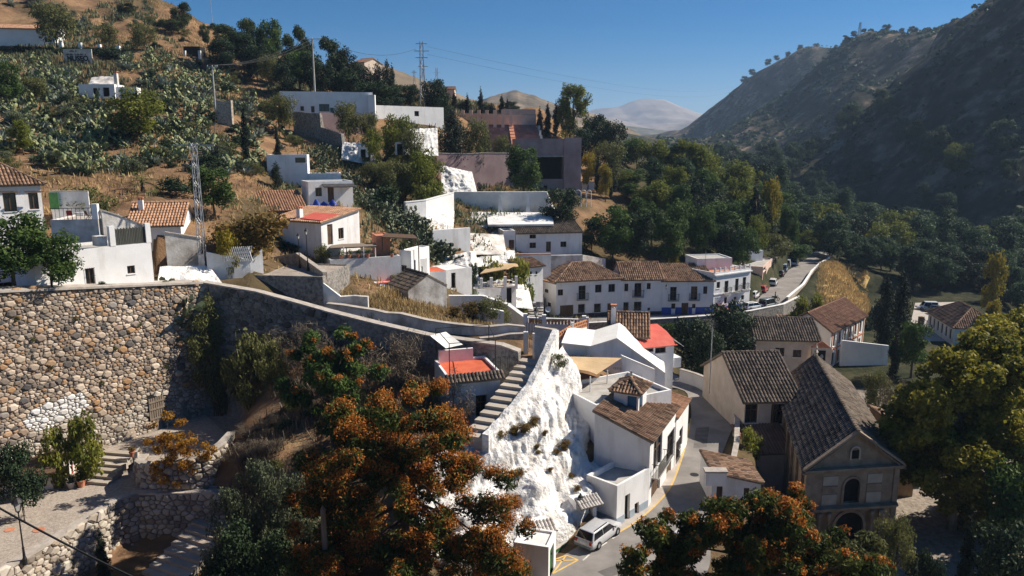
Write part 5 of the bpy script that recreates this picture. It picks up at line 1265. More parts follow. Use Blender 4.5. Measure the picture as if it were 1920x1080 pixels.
for x in (.12, cw-.12): MB().box(x-.2, x+.2, -.07, -.004, 0, chh-.33).build('pilaster', 'church_stone', chu)
for s_, x0 in ((-1, -.002), ):
    for k in range(6):
        y = 1.2+k*2.6; MB().box(-.22, -.003, y, y+.4, -.5, chh-.2).build('buttress', 'church_stone', chu)
rk = MB()
for s_ in (-1, 1):
    a = Vector((mid+s_*(mid+.35), -.42, chh-.05)); b = Vector((mid, -.42, chh+rise+.02)); u = Vector((0, 0, .16)); y_ = Vector((0, .36, 0))
    rk.hexa([a, b, b+y_, a+y_], [a+u, b+u, b+u+y_, a+u+y_])
rk.build('raking_cornice', 'church_stone', chu)
bm_ = MB(); bm_.lathe([(.16, 0), (.16, .45), (.24, .5), (.1, .75), (.14, .95), (.05, 1.15), (.02, 1.4)], (mid, dep-.3, chh+rise-.05), 8); bm_.build('finial', 'church_panel', chu)
fax = (cB-cA).normalized(); axv = Vector((.235, .972)); ax_l = (axv.x*fax.x+axv.y*fax.y); ay_l = (-axv.x*fax.y+axv.y*fax.x); shear(chu, ax_l/ay_l)
# side chapel roof on the right
# wing and lean-to
wA = W(1391,850,60.2); wB = W(1484,850,60.6)
wing = house('church_wing', 'cream church wing with ribbed grey tiled roof and two tall windows', Vector((wA.x, 60.2, -4)), Vector((wB.x+.4, 60.6, -4)), 10.4, 7.2, roof=('gable_x', 2.7), zb=-4, wall='cream', roofm='tile_grey', over=.3, base=1, pitch=.3, row=.5, ops={'front': [(1398,756,1420,793,'win'),(1447,758,1468,795,'win')]}, opd=.25)
MB().box(2.4, 2.55, -.08, -.003, 4.3, 7.0).build('downpipe', 'wood', wing)
lA = W(1397,880,57.2); lB = W(1482,880,57.6)
house('church_lean_to', 'lean-to with dark tiled roof against the cream church wing', Vector((lA.x, 57.2, -4)), Vector((lB.x, 57.6, -4)), 2.85, 3.75, roof=('mono', 1.3), zb=-4, wall='cream', roofm='tile_red', over=.2, base=1, pitch=.27, row=.45)
sc_ = W(1600,745,56); 
house('side_chapel', 'low tiled chapel against the sunny side of the church', Vector((30.6, 57.2, -4)), Vector((33.0, 57.2, -4)), 3.6, 5.6, roof=('mono_left', .9), zb=-4, wall='church_stone', roofm='tile_brown', over=.3, base=1)
pw = W(1342, 660, 65.5); MB().tube((pw.x-.4, pw.y, 2), (pw.x-.4, pw.y, 8.3), .05, .04, 6).free('utility_post', 'galvanised', 'thin grey utility post beside the church wing roof', 'post')
# plaza parapet
pp = [WZ(1688,868,-3.2), WZ(1730,862,-3.2), WZ(1790,872,-3.2)]
wall_line('plaza_parapet', 'low pale stone parapet across the plaza behind the church', [(p.x, p.y, p.z, -4.5) for p in pp], .35, 'coping', cap=.08)
# ------------------------------------------------------------------ terrace of white houses along the street
def foot(px, py, z=0): return WZ(px, py, z)
rA, rB, rC, rD, rE = foot(1042,598), foot(1165,590), foot(1240,589), foot(1336,588), foot(1404,576)
hE0 = house('end_house', 'white end house with orange tiled lean-to at the stair alley', foot(1013,588), foot(1041,597.5), 5.5, 5.1, roof=('mono', .55), zb=0, roofm='tile_orange', over=.2, wall='white_clean',
  ops={'front': [(1021,541,1028,550,'win'),(1026,566,1033,576,'win')]})
hE1 = house('row_house', 'white row house with hipped brown roof, garage and dark plinth', rA, rB, 7.2, top_py=527, roof=('hip', 1.9), zb=0, roofm='tile_brown', over=.3, wall='white_clean', band=('dark_band', .55), pitch=.3, row=.5,
  ops={'front': [(1046,543,1056,554,'win'),(1085,536,1098,561,'balcony'),(1116,534,1128,548,'win'),(1141,533,1153,547,'win'),(1050,573,1075,594,'door'),(1084,571,1096,586,'grille'),(1114,570,1126,585,'grille'),(1139,569,1154,589,'door')]})
hE2 = house('row_house', 'white row house with iron balcony beside the blue-skirted house', rB, rC, 7.2, top_py=524, roof=('gable_x', 1.9), zb=0, roofm='tile_brown', over=.25, wall='white_clean', band=('dark_band', .45), pitch=.3, row=.5,
  ops={'front': [(1171,532,1178,546,'win'),(1190,531,1202,556,'balcony'),(1213,531,1220,542,'win'),(1169,567,1178,583,'grille'),(1189,566,1202,582,'grille'),(1214,577,1219,582,'win')]})
hE3 = house('row_house', 'white row house with cobalt skirting, arched door and two balconies', rC, rD, 6.0, top_py=527, roof=('mono', 1.6), zb=0, roofm='tile_brown', over=.25, wall='white_clean', band=('blue_paint', 1.0), pitch=.3, row=.5,
  ops={'front': [(1257,538,1268,563,'balcony'),(1296,537,1307,562,'balcony'),(1319,537,1326,551,'win'),(1259,569,1266,579,'win'),(1278,568,1290,590,'door'),(1298,570,1304,578,'win')]})
hE4 = house('row_house', 'white end house with roof terrace railings and cobalt skirting', rD, rE, 8.0, top_py=516, roof=('flat', .35, 'terracotta'), zb=0, wall='white_clean', band=('blue_paint', .8),
  ops={'front': [(1344,529,1350,540,'win'),(1359,527,1365,550,'balcony'),(1379,523,1384,546,'balcony'),(1393,520,1398,542,'balcony'),(1358,558,1363,569,'win'),(1376,557,1381,565,'win'),(1390,554,1395,562,'win')]})
w4, d4, q4 = hE4['_size']
for nm, z0, z1, dd in (('string_course', 2.75, 2.9, .1), ('eave_course', q4-.15, q4+.02, .22)): MB().box(-.02, w4+.1, -dd, -.004, z0, z1).build(nm, 'white_clean', hE4)
rl = MB()
for k in range(8):
    x = .2+(w4-.4)*k/7; MB().box(x-.1, x+.1, -.0, .2, q4+.352, q4+1.0).build('parapet_pier', 'white_clean', hE4)
for z in (.5, .68, .86): rl.box(.2, w4-.2, .08, .12, q4+z-.015, q4+z+.015)
rl.build('railing', 'grey_blue_paint', hE4)
house('roof_annex', 'blank white stair annex rising behind the roof terrace', W(1306,520,112), W(1371,520,113), 4.5, h=W(1306,487,112).z-3.5, roof=('flat', .15, 'concrete'), zb=3.5, wall='white_clean', base=4)
p_ = W(1322, 505, 112); MB().tube((p_.x, p_.y, W(1322,512,112).z), (p_.x, p_.y, W(1322,470,112).z), .03, n=5).free('television_aerial', 'galvanised', 'thin television aerial on the blank white annex', 'aerial')
wl_ = rC-Vector((0, .35, -3.6)); wall_lamp('wall_lamp', 'dark wall lantern on the corner of the blue-skirted house', Vector((rC.x+.5, rC.y-.05, 4.0)), 1.0, 0, .5)
# parapet along the far street, outer side
op = [(1090,607),(1185,602),(1312,594),(1405,584),(1470,571),(1500,556)]
P_ = [WZ(x, y, .75) for x, y in op]
wall_line('street_parapet', 'long stone parapet along the street before the white row', [(p.x, p.y, .75, -4.5) for p in P_], .3, 'stone_grey', cap=.1, capm='white', over=.05)
op2 = [(1478,562),(1508,537),(1519,520),(1524,512),(1540,497),(1556,488),(1553,483),(1535,478),(1510,478),(1496,482)]
P2 = [WZ(x, y-4, .8) for x, y in op2]
wall_line('street_parapet', 'white capped parapet round the far bend above the straw field', [(p.x, p.y, .8, -3) for p in P2], .3, 'stone_tan', cap=.1, capm='white_clean', over=.05)
lw = [WZ(1472,574,-.4), WZ(1516,558,-.4)]
wall_line('low_wall', 'lower pale wall dropping from the far street beside the school', [(p.x, p.y, -.4, -4) for p in lw], .3, 'white', cap=.1)
fw_ = [(1530,578),(1560,580),(1590,592),(1606,598)]
F2 = [WZ(x, y, -1.6) for x, y in fw_]
wall_line('field_wall', 'curving grey wall at the foot of the straw field', [(p.x, p.y, -1.6, -5) for p in F2], .3, 'stone_grey', cap=.06)
# buildings past the parked cars
house('street_cottage', 'tan street cottage with tall slit windows beside parked cars', WZ(1428,545,0), WZ(1447,524,0), 4, 3.9, roof=('flat', .2, 'concrete'), zb=0, wall='peach', ops={'front': [(1431,493,1435,506,'win'),(1431,509,1435,536,'door')]})
house('street_cottage', 'tan roadside wall house with one dark door under cactus', WZ(1449,521,0), WZ(1460,510,0), 4, 3.6, roof=('flat', .2, 'concrete'), zb=0, wall='cream', ops={'front': [(1450,498,1454,520,'door')]})
house('small_white_house', 'tiny white house above the tan street cottage', W(1402,492,132), W(1430,489,133), 3, top_py=474, roof=('flat', .3, 'concrete'), wall='white_clean', base=3)
for px, py, ang, kd, pt, lab in ((1413,558,60,'hatch','paint_white','white hatchback parked nose in beside the blue-skirted end house'),(1430,547,62,'hatch','paint_red','red hatchback parked behind the white hatchback'),(1449,534,66,'wagon','paint_white','white saloon parked by the tan street cottage'),(1463,517,66,'hatch','paint_dark','dark green hatchback parked behind the blue van'),(1469,508,66,'suv','paint_blue','blue-grey van parked before the tall white van'),(1476,500,66,'van','paint_white','tall white van parked by the roadside wall house'),(1489,497,66,'hatch','paint_white','white car parked last, beyond the tall van'),(1441,576,38,'suv','paint_grey','grey-blue jeep driving close to the stone parapet'),(1412,580,25,'wagon','paint_white','white estate car close behind the grey jeep at the parapet')):
    p = WZ(px, py, 0); car('parked_car', lab, (p.x, p.y, .004), R(ang), pt, kd)
p = WZ(1362,582,0); car('parked_car', 'red car mostly hidden before the cobalt arched door', (p.x-1.5, p.y-1.2, .004), R(8), 'paint_red', 'hatch')
# ------------------------------------------------------------------ school below the far street
sB = Vector((39.6, 89.9, -3)); sdv = Vector((.676, .736, 0)); sA = sB+Vector((-.736, .676, 0))*6
sops = []
for k in range(6):
    y = .9+k*1.95; sops += [(y, 2.55, y+.75, 4.2, 'win', 'm'), (y, .1, y+.75, 1.7, 'win', 'm')]
sch = house('school', 'white school with brick trim, tall windows and red hipped roof', sA, sB, 12.6, 4.7, roof=('gable_y', 1.9), zb=-3, wall='white_clean', roofm='tile_red', over=.3, pitch=.3, row=.5, ops={'right': sops})
for k in range(7): MB().box(6.003, 6.05, .35+k*1.95, .6+k*1.95, 0, 4.6).build('brick_pilaster', 'terracotta', sch)
MB().box(6.003, 6.06, 0, 12.6, 2.1, 2.3).build('brick_band', 'terracotta', sch)
wA_ = W(1416,668,85); wB_ = W(1536,668,84)
house('school_wing', 'cream school wing under a dark grey ribbed roof', Vector((wA_.x, 85, -3)), Vector((wB_.x, 84.4, -3)), 7, 5.1, roof=('gable_x', 1.7), zb=-3, wall='cream', roofm='tile_grey', over=.35, pitch=.3, row=.5, ops={'front': [(1454,652,1470,668,'win'),(1487,656,1502,670,'win')]})
sp = thing('bell_gable', 'small arched brick bell gable on the school wing roof', 'bell gable', W(1540,668,83.5)+Vector((0, 0, -.5)), R(-8))
MB().box(-1.1, 1.1, 0, .4, -1.5, 1.5).build('gable_wall', 'cream', sp); g_ = MB(); g_.add([(-1.1, 0, 1.5), (1.1, 0, 1.5), (0, 0, 2.3), (-1.1, .4, 1.5), (1.1, .4, 1.5), (0, .4, 2.3)], [(0, 1, 2), (5, 4, 3), (0, 2, 5, 3), (2, 1, 4, 5)]); g_.build('gable_top', 'terracotta', sp)
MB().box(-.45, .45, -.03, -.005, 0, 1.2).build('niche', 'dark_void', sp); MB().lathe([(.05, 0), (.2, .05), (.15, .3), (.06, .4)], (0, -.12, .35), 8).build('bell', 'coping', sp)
a = W(1476,602,98); b = W(1541,604,98)
house('ribbed_shed', 'small shed with salmon ribbed roof beside the street wall', Vector((a.x, 98, -3)), Vector((b.x, 98, -3)), 4, 2.6, roof=('mono', 1.3), zb=-3, wall='cream', roofm='tile_orange', over=.2, pitch=.45, row=.6)
q0 = WZ(1604,690,-3); q1 = WZ(1640,684,-3)
wall_line('yard_wall', 'blank white yard wall at the end of the school', [(q0.x-1.5, q0.y+1, .3, -4), (q1.x+1.6, q1.y, -.5, -4)], .3, 'white_clean')
# field of straw
fz = []
for i in range(21):
    for j in range(25):
        u_, v_ = i/20, j/24; L_ = W(1528+8*v_, 585-80*v_, 116+44*v_); R_ = W(1642-14*v_, 602-86*v_, 113+44*v_); x_ = L_.x+(R_.x-L_.x)*u_; y_ = L_.y+(R_.y-L_.y)*u_
        ed = min(u_, 1-u_, v_, 1-v_); x_ += 1.6*(float(fbm(np.array([x_/3]), np.array([y_/3]), 44, 2)[0])-.5); fz.append((x_, y_, gh(x_, y_)+(.12 if ed > .12 else -.45+ed*4.5+.3*(float(fbm(np.array([x_/2]), np.array([y_/2]), 45, 2)[0])-.5))))
tag(MB().add(fz, [(i*25+j, (i+1)*25+j, (i+1)*25+j+1, i*25+j+1) for i in range(20) for j in range(24)]).build('straw_field', 'straw_field', None, True), 'golden field of dry mown straw below the far bend', kind='structure')
# ------------------------------------------------------------------ valley floor: parking house, cars, people
vh = house('parking_house', 'long white house with hipped brown roof beside the valley car park', Vector((68, 111.5, -6)), Vector((74.6, 110.2, -6)), 11.5, 3.0, roof=('hip', 2.3), zb=-6, wall='white', roofm='tile_brown', over=.35, pitch=.32, row=.55,
  ops={'left': [(.8+k*1.8, .7, 1.5+k*1.8, 2.3, 'win', 'm') for k in range(6)]})
vl = [WZ(1700,640,-6), WZ(1790,640,-6), WZ(1800,566,-6), WZ(1716,568,-6)]
tag(MB().add([(p.x, p.y, -5.98) for p in vl], [(0, 1, 2, 3)]).build('car_park', 'pavement'), 'pale paved car park on the valley floor', kind='structure')
for px, py, kd, pt, lab in ((1737,580,'suv','paint_white','white four-wheel drive at the end of the valley car park'),(1749,584,'hatch','paint_dark','dark car between the two white cars in the valley car park'),(1760,589,'wagon','paint_white','white saloon next to the long valley house'),(1772,598,'hatch','paint_red','dark red car tucked against the valley house wall')):
    p = WZ(px, py, -6); car('parked_car', lab, (p.x, p.y, -5.97), R(172), pt, kd, s=1)
fe = thing('park_fence', 'thin grey railing fence closing the valley car park', 'fence', WZ(1735,612,-6))
f0, f1 = WZ(1706,611,-6), WZ(1768,614,-6)
for k in range(7):
    p = f0+(f1-f0)*(k/6); MB().box(p.x-.04, p.x+.04, p.y-.04, p.y+.04, -6.1, -4.9).build('post', 'galvanised', fe, world=True)
for z in (-5.6, -5.25, -4.95): MB().tube(f0+Vector((0, 0, z+6)), f1+Vector((0, 0, z+6)), .03, n=4).build('rail', 'galvanised', fe, world=True)
g_ = WZ(1725,612,-6); MB().box(g_.x-.3, g_.x+.3, g_.y-.3, g_.y+.3, -6.1, -4.3).free('gate_pillar', 'wood', 'dark square gate pillar beside the walkers at the car park', 'pillar')
def person(label, loc, rz, top='cloth_dark', leg='cloth_dark', H=1.43, stride=.2):
    t = thing('person', label, 'person', loc, rz); s = H/1.75
    J = [(0, 0, .95), (0, 0, 1.2), (0, .01, 1.42), (0, .02, 1.53), (0, .03, 1.66), (.19, 0, 1.40), (.24, -.05*1, 1.13), (.25, .08, .88), (-.19, 0, 1.40), (-.24, .06, 1.13), (-.24, .16, .9), (.09, 0, .9), (.1, stride*.6, .5), (.1, stride*.7, .07), (.1, stride*.7+.14, .03), (-.09, 0, .9), (-.1, -stride*.2, .5), (-.1, -stride, .1), (-.1, -stride+.13, .04), (0, .04, 1.75)]
    E = [(0, 1), (1, 2), (2, 3), (3, 4), (4, 19), (2, 5), (5, 6), (6, 7), (2, 8), (8, 9), (9, 10), (0, 11), (11, 12), (12, 13), (13, 14), (0, 15), (15, 16), (16, 17), (17, 18)]
    rad = [(.15, .11), (.155, .11), (.16, .1), (.055, .06), (.085, .1), (.065, .065), (.048, .048), (.035, .035), (.065, .065), (.048, .048), (.035, .035), (.09, .09), (.065, .065), (.045, .05), (.04, .04), (.09, .09), (.065, .065), (.045, .05), (.04, .04), (.05, .06)]
    me = bpy.data.meshes.new('body'); me.from_pydata([tuple(c*s for c in j) for j in J], E, []); o = bpy.data.objects.new('body', me); COL.objects.link(o); o.parent = t
    sk = o.modifiers.new('skin', 'SKIN'); o.modifiers.new('sub', 'SUBSURF').levels = 1
    for i, (a, b) in enumerate(rad): me.skin_vertices[0].data[i].radius = (a*s, b*s)
    me.skin_vertices[0].data[0].use_root = True; me.materials.append(MATS[top])
    MB().lathe([(.0, .0), (.095, .03), (.1, .1), (.06, .16), (.0, .17)], (0, .02*s, 1.64*s), 8).build('hair', 'hair', t, True)
    tr = MB()
    for sx, y1, y2 in ((.1, stride*.6, stride*.7), (-.1, -stride*.2, -stride)):
        tr.path([(sx*.9*s, 0, .98*s), (sx*s, y1*s, .5*s), (sx*s, y2*s, .12*s)], [.105*s, .08*s, .065*s], 7)
    tr.build('trousers', leg, t, True); return t
for px, py, tp, lg, lab, rz in ((1727,609,'cloth_dark','cloth_dark','person in dark clothes walking by the dark gate pillar',2.6),(1731,610,'cloth_blue','cloth_dark','person in blue top walking beside another toward the church',2.9),(1740,613,'cloth_blue','cloth_blue','person in blue alone on the sunny path by the car park rail',2.2),(1745,626,'cloth_red','cloth_dark','person in red top on the path along the long valley house',3.3)):
    p = WZ(px, py, -6); person(lab, (p.x, p.y, -5.97), rz, tp, lg)
# rider on the far street
pr_ = WZ(1453,563,0)
mt = thing('motorcycle', 'small dark motorcycle ridden down the far street', 'motorcycle', (pr_.x, pr_.y, .01), R(-120))
for y in (-.5, .5):
    w = MB(); v = []
    for r_, x_ in ((.16, -.04), (.24, -.04), (.25, 0), (.24, .04), (.16, .04)):
        for k in range(12): a = 2*math.pi*k/12; v.append((x_, y+r_*math.cos(a), .25+r_*math.sin(a)))
    w.add(v, [(i*12+k, i*12+(k+1) % 12, (i+1)*12+(k+1) % 12, (i+1)*12+k) for i in range(4) for k in range(12)]).build('wheel', 'rubber', mt)
MB().hexa([(-.1, -.45, .35), (.1, -.45, .35), (.1, .35, .35), (-.1, .35, .35)], [(-.12, -.5, .62), (.12, -.5, .62), (.08, .3, .7), (-.08, .3, .7)]).build('frame', 'iron', mt); MB().tube((-.28, .38, .85), (.28, .38, .85), .02).build('handlebar', 'iron', mt); MB().tube((0, .38, .85), (0, .5, .25), .03).build('fork', 'iron', mt)
person('person in dark clothes riding the motorcycle on the far street', (pr_.x, pr_.y, .06), R(-120), 'cloth_dark', 'cloth_dark', 1.25, .12)
# ------------------------------------------------------------------ open-air theatre (pink) and white terraces
def wv(px, py, Y): return W(px, py, Y)
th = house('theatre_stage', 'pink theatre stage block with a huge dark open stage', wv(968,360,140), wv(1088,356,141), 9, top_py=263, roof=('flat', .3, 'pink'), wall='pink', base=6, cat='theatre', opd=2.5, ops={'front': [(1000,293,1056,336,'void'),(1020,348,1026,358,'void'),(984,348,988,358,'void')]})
wS, dS, hS = th['_size']
x0 = wS*.73; MB().box(wS*.735, wS+.02, -.35, -.006, -4, hS+.5).build('stage_pier', 'pink', th)
MB().box(wS*.24, wS*.74, -.2, -.006, hS*.70-.25, hS*.70-.0).build('stage_lintel', 'coping', th)
wall_line('theatre_wall', 'long mottled pink retaining wall left of the stage', [(W(820,330,131).x, 131, W(820,288,131).z, 8), (W(968,290,139).x, 139, W(968,288,139).z, 8)], .6, 'pink', jag=.1, sub=2, cap=.15)
# seating rows
sA_ = wv(905,322,146); sB_ = wv(1022,318,147); tA_ = wv(915,236,170); tB_ = wv(1005,238,172)
se = thing('seating_bank', 'reddish stepped seating bank rising behind the pink stage', 'seating', sA_)
NR_ = 13
for k in range(NR_):
    f0, f1 = k/NR_, (k+1)/NR_; a0, b0 = sA_.lerp(tA_, f0), sB_.lerp(tB_, f0); a1, b1 = sA_.lerp(tA_, f1), sB_.lerp(tB_, f1); z = a1.z+.25
    MB().hexa([Vector((p.x, p.y, a0.z-2.5)) for p in (a0, b0, b1, a1)], [Vector((p.x, p.y, z)) for p in (a0, b0, b1, a1)]).build('seat_row', 'seat_rows', se, world=True)
a0, a1 = sA_.lerp(sB_, .52), tA_.lerp(tB_, .42); d_ = Vector((1.0, 0, 0))
MB().hexa([a0, a0+d_, a1+d_, a1], [a0+Vector((0, 0, .8)), a0+d_+Vector((0, 0, .8)), a1+d_+Vector((0, 0, .8)), a1+Vector((0, 0, .8))]).build('aisle', 'terracotta', se, world=True)
sw = []
for k in range(9):
    f = k/8; p = sB_.lerp(tB_, f); sw += [(p.x+.7, p.y, p.z+1.3, p.z-4)]
    if k < 8: q = sB_.lerp(tB_, (k+.99)/8); sw += [(q.x+.7, q.y, p.z+1.3, p.z-4)]
wall_line('stepped_wall', 'grey stepped wall beside the theatre seating', sw, .5, 'white_old')
wall_line('terrace_wall', 'long peach wall with openings above the theatre seats', [(W(830,236,166).x, 166, W(830,212,166).z, 18), (W(1005,236,172).x, 172, W(1005,216,172).z, 18)], .4, 'peach', cap=.15)
for k in range(9):
    px = 838+k*15; MB().box(*(lambda p: (p.x-.35, p.x+.35, p.y-.6, p.y-.02))(W(px, 230, 165.8+k*.4)), 20, W(px, 209, 166+k*.4).z+.3).build('pier', 'peach', bpy.data.objects['terrace_wall'], world=True)
house('hilltop_house', 'white flat-roofed house above the theatre seats', wv(942,232,176), wv(1004,236,178), 9, top_py=206, roof=('flat', .2, 'pink'), wall='peach', base=5, ops={'front': [(972,216,982,220,'win'),(948,217,958,220,'win')]})
# white cave terraces
wall_line('white_terrace_wall', 'tall white retaining wall below the pink theatre', [(W(852,400,122).x, 122, W(852,361,122).z, 8), (W(1025,400,124).x, 124, W(1025,361,124).z, 8), (W(1046,420,121).x, 121, W(1046,420,121).z, 6)], .6, 'white', cap=.12, capm='white_clean')
for px in (938, 990):
    q = W(px, 395, 121.6); MB().hexa([Vector((q.x-.5, 120.6, 12)), Vector((q.x+.5, 120.6, 12)), Vector((q.x+.3, 122.2, 12)), Vector((q.x-.3, 122.2, 12))], [Vector((q.x-.15, 121.9, W(px, 366, 122).z)), Vector((q.x+.15, 121.9, W(px, 366, 122).z)), Vector((q.x+.15, 122.2, W(px, 366, 122).z)), Vector((q.x-.15, 122.2, W(px, 366, 122).z))]).build('buttress', 'white', bpy.data.objects['white_terrace_wall'], world=True)
sr = MB(); c_ = [W(915,421,113), W(1038,420,114), W(1035,398,121), W(912,398,121)]
sr.hexa([p-Vector((0, 0, .3)) for p in c_], c_).free('cave_roof', 'white', 'sloping whitewashed cave roof below the tall retaining wall', 'roof')
stp = []
pts_ = [(846,402,116),(862,402,116),(862,412,115.5),(885,412,115),(885,424,114.6),(905,424,114.2),(905,436,113.6),(925,436,113.2),(925,452,112.8),(946,452,112.4)]
for px, py, Y in pts_: q = W(px, py, Y); stp.append((q.x, q.y, q.z, 5))
wall_line('stepped_parapet', 'white parapet descending in steps beside the cave roof', stp, .4, 'white_clean')
ss = thing('brick_steps', 'worn brick steps beside the sloping cave roof', 'stairs', W(915,440,112)); steps(ss, W(925,445,111.5), W(895,405,118), 1.6, 9, W(925,445,111.5).z-.6, W(895,405,118).z-.3, 'terracotta')
wall_line('white_terrace_wall', 'lit white wall with small pillar beside the cactus slope', [(W(762,440,104).x, 104, W(762,380,104).z, 8), (W(800,430,106).x, 106, W(800,376,106).z, 8), (W(852,430,112).x, 112, W(852,362,112).z, 8)], .5, 'white_clean', cap=.1, capm='white_clean')
wall_line('white_terrace_wall', 'white wall under the patch of straw on the cave terraces', [(W(812,470,98).x, 98, W(812,432,98).z, 6), (W(882,470,101).x, 101, W(882,427,101).z, 6)], .5, 'white_clean')
hD = house('cave_front_house', 'white house with grey tiled roof standing on the cave terrace', wv(967,474,111), wv(1091,473,113), 5.0, top_py=438, roof=('mono', 1.35), wall='white_clean', roofm='tile_grey', over=.25, base=2, pitch=.3, row=.5, ops={'front': [(993,440,1005,447,'win'),(993,455,1005,465,'win'),(1024,453,1033,472,'door'),(1051,453,1062,463,'win')]})
house('cave_front_house', 'narrow white block with blue door left of the grey tiled house', wv(944,472,110), wv(966,473,110.4), 4, top_py=436, roof=('flat', .25, 'concrete'), wall='white_clean', base=3, ops={'front': [(954,450,964,467,'door')]})
wall_line('cave_terrace_wall', 'stained white wall below the grey tiled house', [(W(955,505,106).x, 106, W(955,478,106).z, 2), (W(1033,505,107).x, 107, W(1033,477,107).z, 2)], .5, 'white', cap=.12, capm='terracotta')
wall_line('cave_terrace_wall', 'greyish tall wall behind the brown hipped row house', [(W(1033,520,109).x, 109, W(1033,479,109).z, 0), (W(1092,520,110).x, 110, W(1092,478,110).z, 0), (W(1135,500,113).x, 113, W(1135,485,113).z, 0)], .5, 'white_old')
# long white cave building on the hill
LW = [(525,208,130),(660,214,134),(760,222,141)]
lb_ = house('cave_row', 'long white cave row with small dark windows on the hilltop', wv(526,210,131), wv(700,218,134), 3, top_py=172, roof=('flat', .1, 'white'), wall='white_clean', base=2, ops={'front': [(563,199,570,208,'win'),(583,199,590,211,'door'),(598,195,618,209,'win'),(619,202,626,211,'win')]})
cvx = bpy.data.objects[lb_.name]; 
for px in (576, ): q = inv_q = None
house('cave_row', 'lower white continuation of the cave row beside a chimney pillar', wv(670,219,136), wv(832,223,147), 3, top_py=197, roof=('flat', .1, 'white'), wall='white_clean', base=3, ops={'front': [(675,208,681,215,'win'),(688,208,693,215,'win'),(700,204,706,216,'door'),(777,208,786,218,'void')]})
pq = W(697,190,133.4); MB().box(pq.x-.6, pq.x+.6, pq.y-.4, pq.y+.5, pq.z-3, W(697,178,133.4).z).free('chimney_pillar', 'white_clean', 'squat white chimney pillar on the hilltop cave row', 'chimney')
wall_line('rubble_wall', 'brown rubble wall stepping down the hill below the cave row', [(W(549,215,126).x, 126, W(549,209,126).z, 18), (W(600,230,124).x, 124, W(600,212,124).z, 17), (W(600,230,123.9).x+.1, 123.9, W(600,240,124).z, 16), (W(640,260,121).x, 121, W(640,252,121).z, 15), (W(640,262,120.9).x+.1, 120.9, W(640,268,121).z, 14), (W(695,300,116).x, 116, W(695,290,116).z, 10)], .6, 'stone_grey', jag=.15, sub=1.5)
wall_line('rubble_wall', 'brown rubble retaining wall under the hilltop cave row', [(W(600,218,127).x, 127, W(600,211,127).z, 18), (W(690,222,131).x, 131, W(690,216,131).z, 18)], .6, 'pink', jag=.1, sub=1.5)
def rock_patch(name, label, cs, amp=.6, m='white_rock', n=36, seed=3):
    """a lumpy rock sheet over four world corners"""
    v = []
    for i in range(n+1):
        for j in range(n+1):
            u_, v_ = i/n, j/n; p = cs[0]*(1-u_)*(1-v_)+cs[1]*u_*(1-v_)+cs[2]*u_*v_+cs[3]*(1-u_)*v_
            k = (float(fbm(np.array([u_*3+seed]), np.array([v_*2+seed]), seed, 5)[0])-.5)*.8+.15*(1-2*abs(2*float(fbm(np.array([u_*9]), np.array([v_*7]), seed+3, 3)[0])-1)); e = min(1, 6*min(u_, 1-u_, v_+.1, 1-v_+.1))
            v.append((p.x+k*amp*e, p.y-k*2*amp*e, p.z+k*amp*e))
    o = MB().add(v, [(i*(n+1)+j, (i+1)*(n+1)+j, (i+1)*(n+1)+j+1, i*(n+1)+j+1) for i in range(n) for j in range(n)]).build(name, m, None, True)
    tag(o, label, kind='structure'); return o
rock_patch('whitewashed_rock', 'white lumpy cave face under the hilltop path', [W(735,290,120), W(822,292,124), W(820,240,130), W(770,242,128)], 1.0, seed=5)
rock_patch('whitewashed_rock', 'white cave face beside the brown stepped wall', [W(640,300,117), W(706,312,116), W(700,268,119), W(642,266,120)], .8, seed=6)
portal('cave_doorway', 'small dark cave door in the white face beside the stepped wall', 681, 280, 292, 115.5, .8, dirv=(0, -1)); portal('cave_doorway', 'dark cave door under the white lumpy hillside', 750, 270, 288, 119, .9, dirv=(0, -1))
rock_patch('whitewashed_rock', 'white rock steps climbing to the pink theatre wall', [W(828,362,122), W(895,362,124), W(885,322,128), W(826,310,126)], .7, seed=8)
rock_patch('whitewashed_rock', 'white lumpy cave fronts above the cafe terrace', [W(800,540,88), W(900,540,90), W(892,470,98), W(806,488,95)], 1.2, seed=9)
rock_patch('whitewashed_rock', 'pale sloping cave roofs with straw behind the cafe terrace', [W(880,500,97), W(968,500,100), W(965,470,107), W(870,468,105)], .7, seed=10)
rock_patch('whitewashed_rock', 'white boulder bank below the cafe terrace', [W(868,565,86), W(1000,580,93), W(990,535,98), W(880,530,90)], .9, seed=12)
rock_patch('whitewashed_rock', 'broad white cave roof between the stepped parapet and the tall wall', [W(852,436,111), W(935,440,113), W(930,398,121), W(848,398,119)], .6, seed=14)
rock_patch('whitewashed_rock', 'white sloping cave roof behind the lit terrace wall', [W(766,428,101), W(850,432,104), W(852,396,112), W(790,398,108)], .6, seed=16)
rock_patch('whitewashed_rock', 'pale earthy cave roofs above the white lumpy fronts', [W(812,478,97), W(950,478,105), W(944,440,110), W(840,436,104)], .6, 'white_old', seed=18)
rock_patch('whitewashed_rock', 'white rough bank below the potted terrace', [W(640,560,71), W(770,556,74.5), W(756,526,77), W(650,530,74)], .5, seed=19)
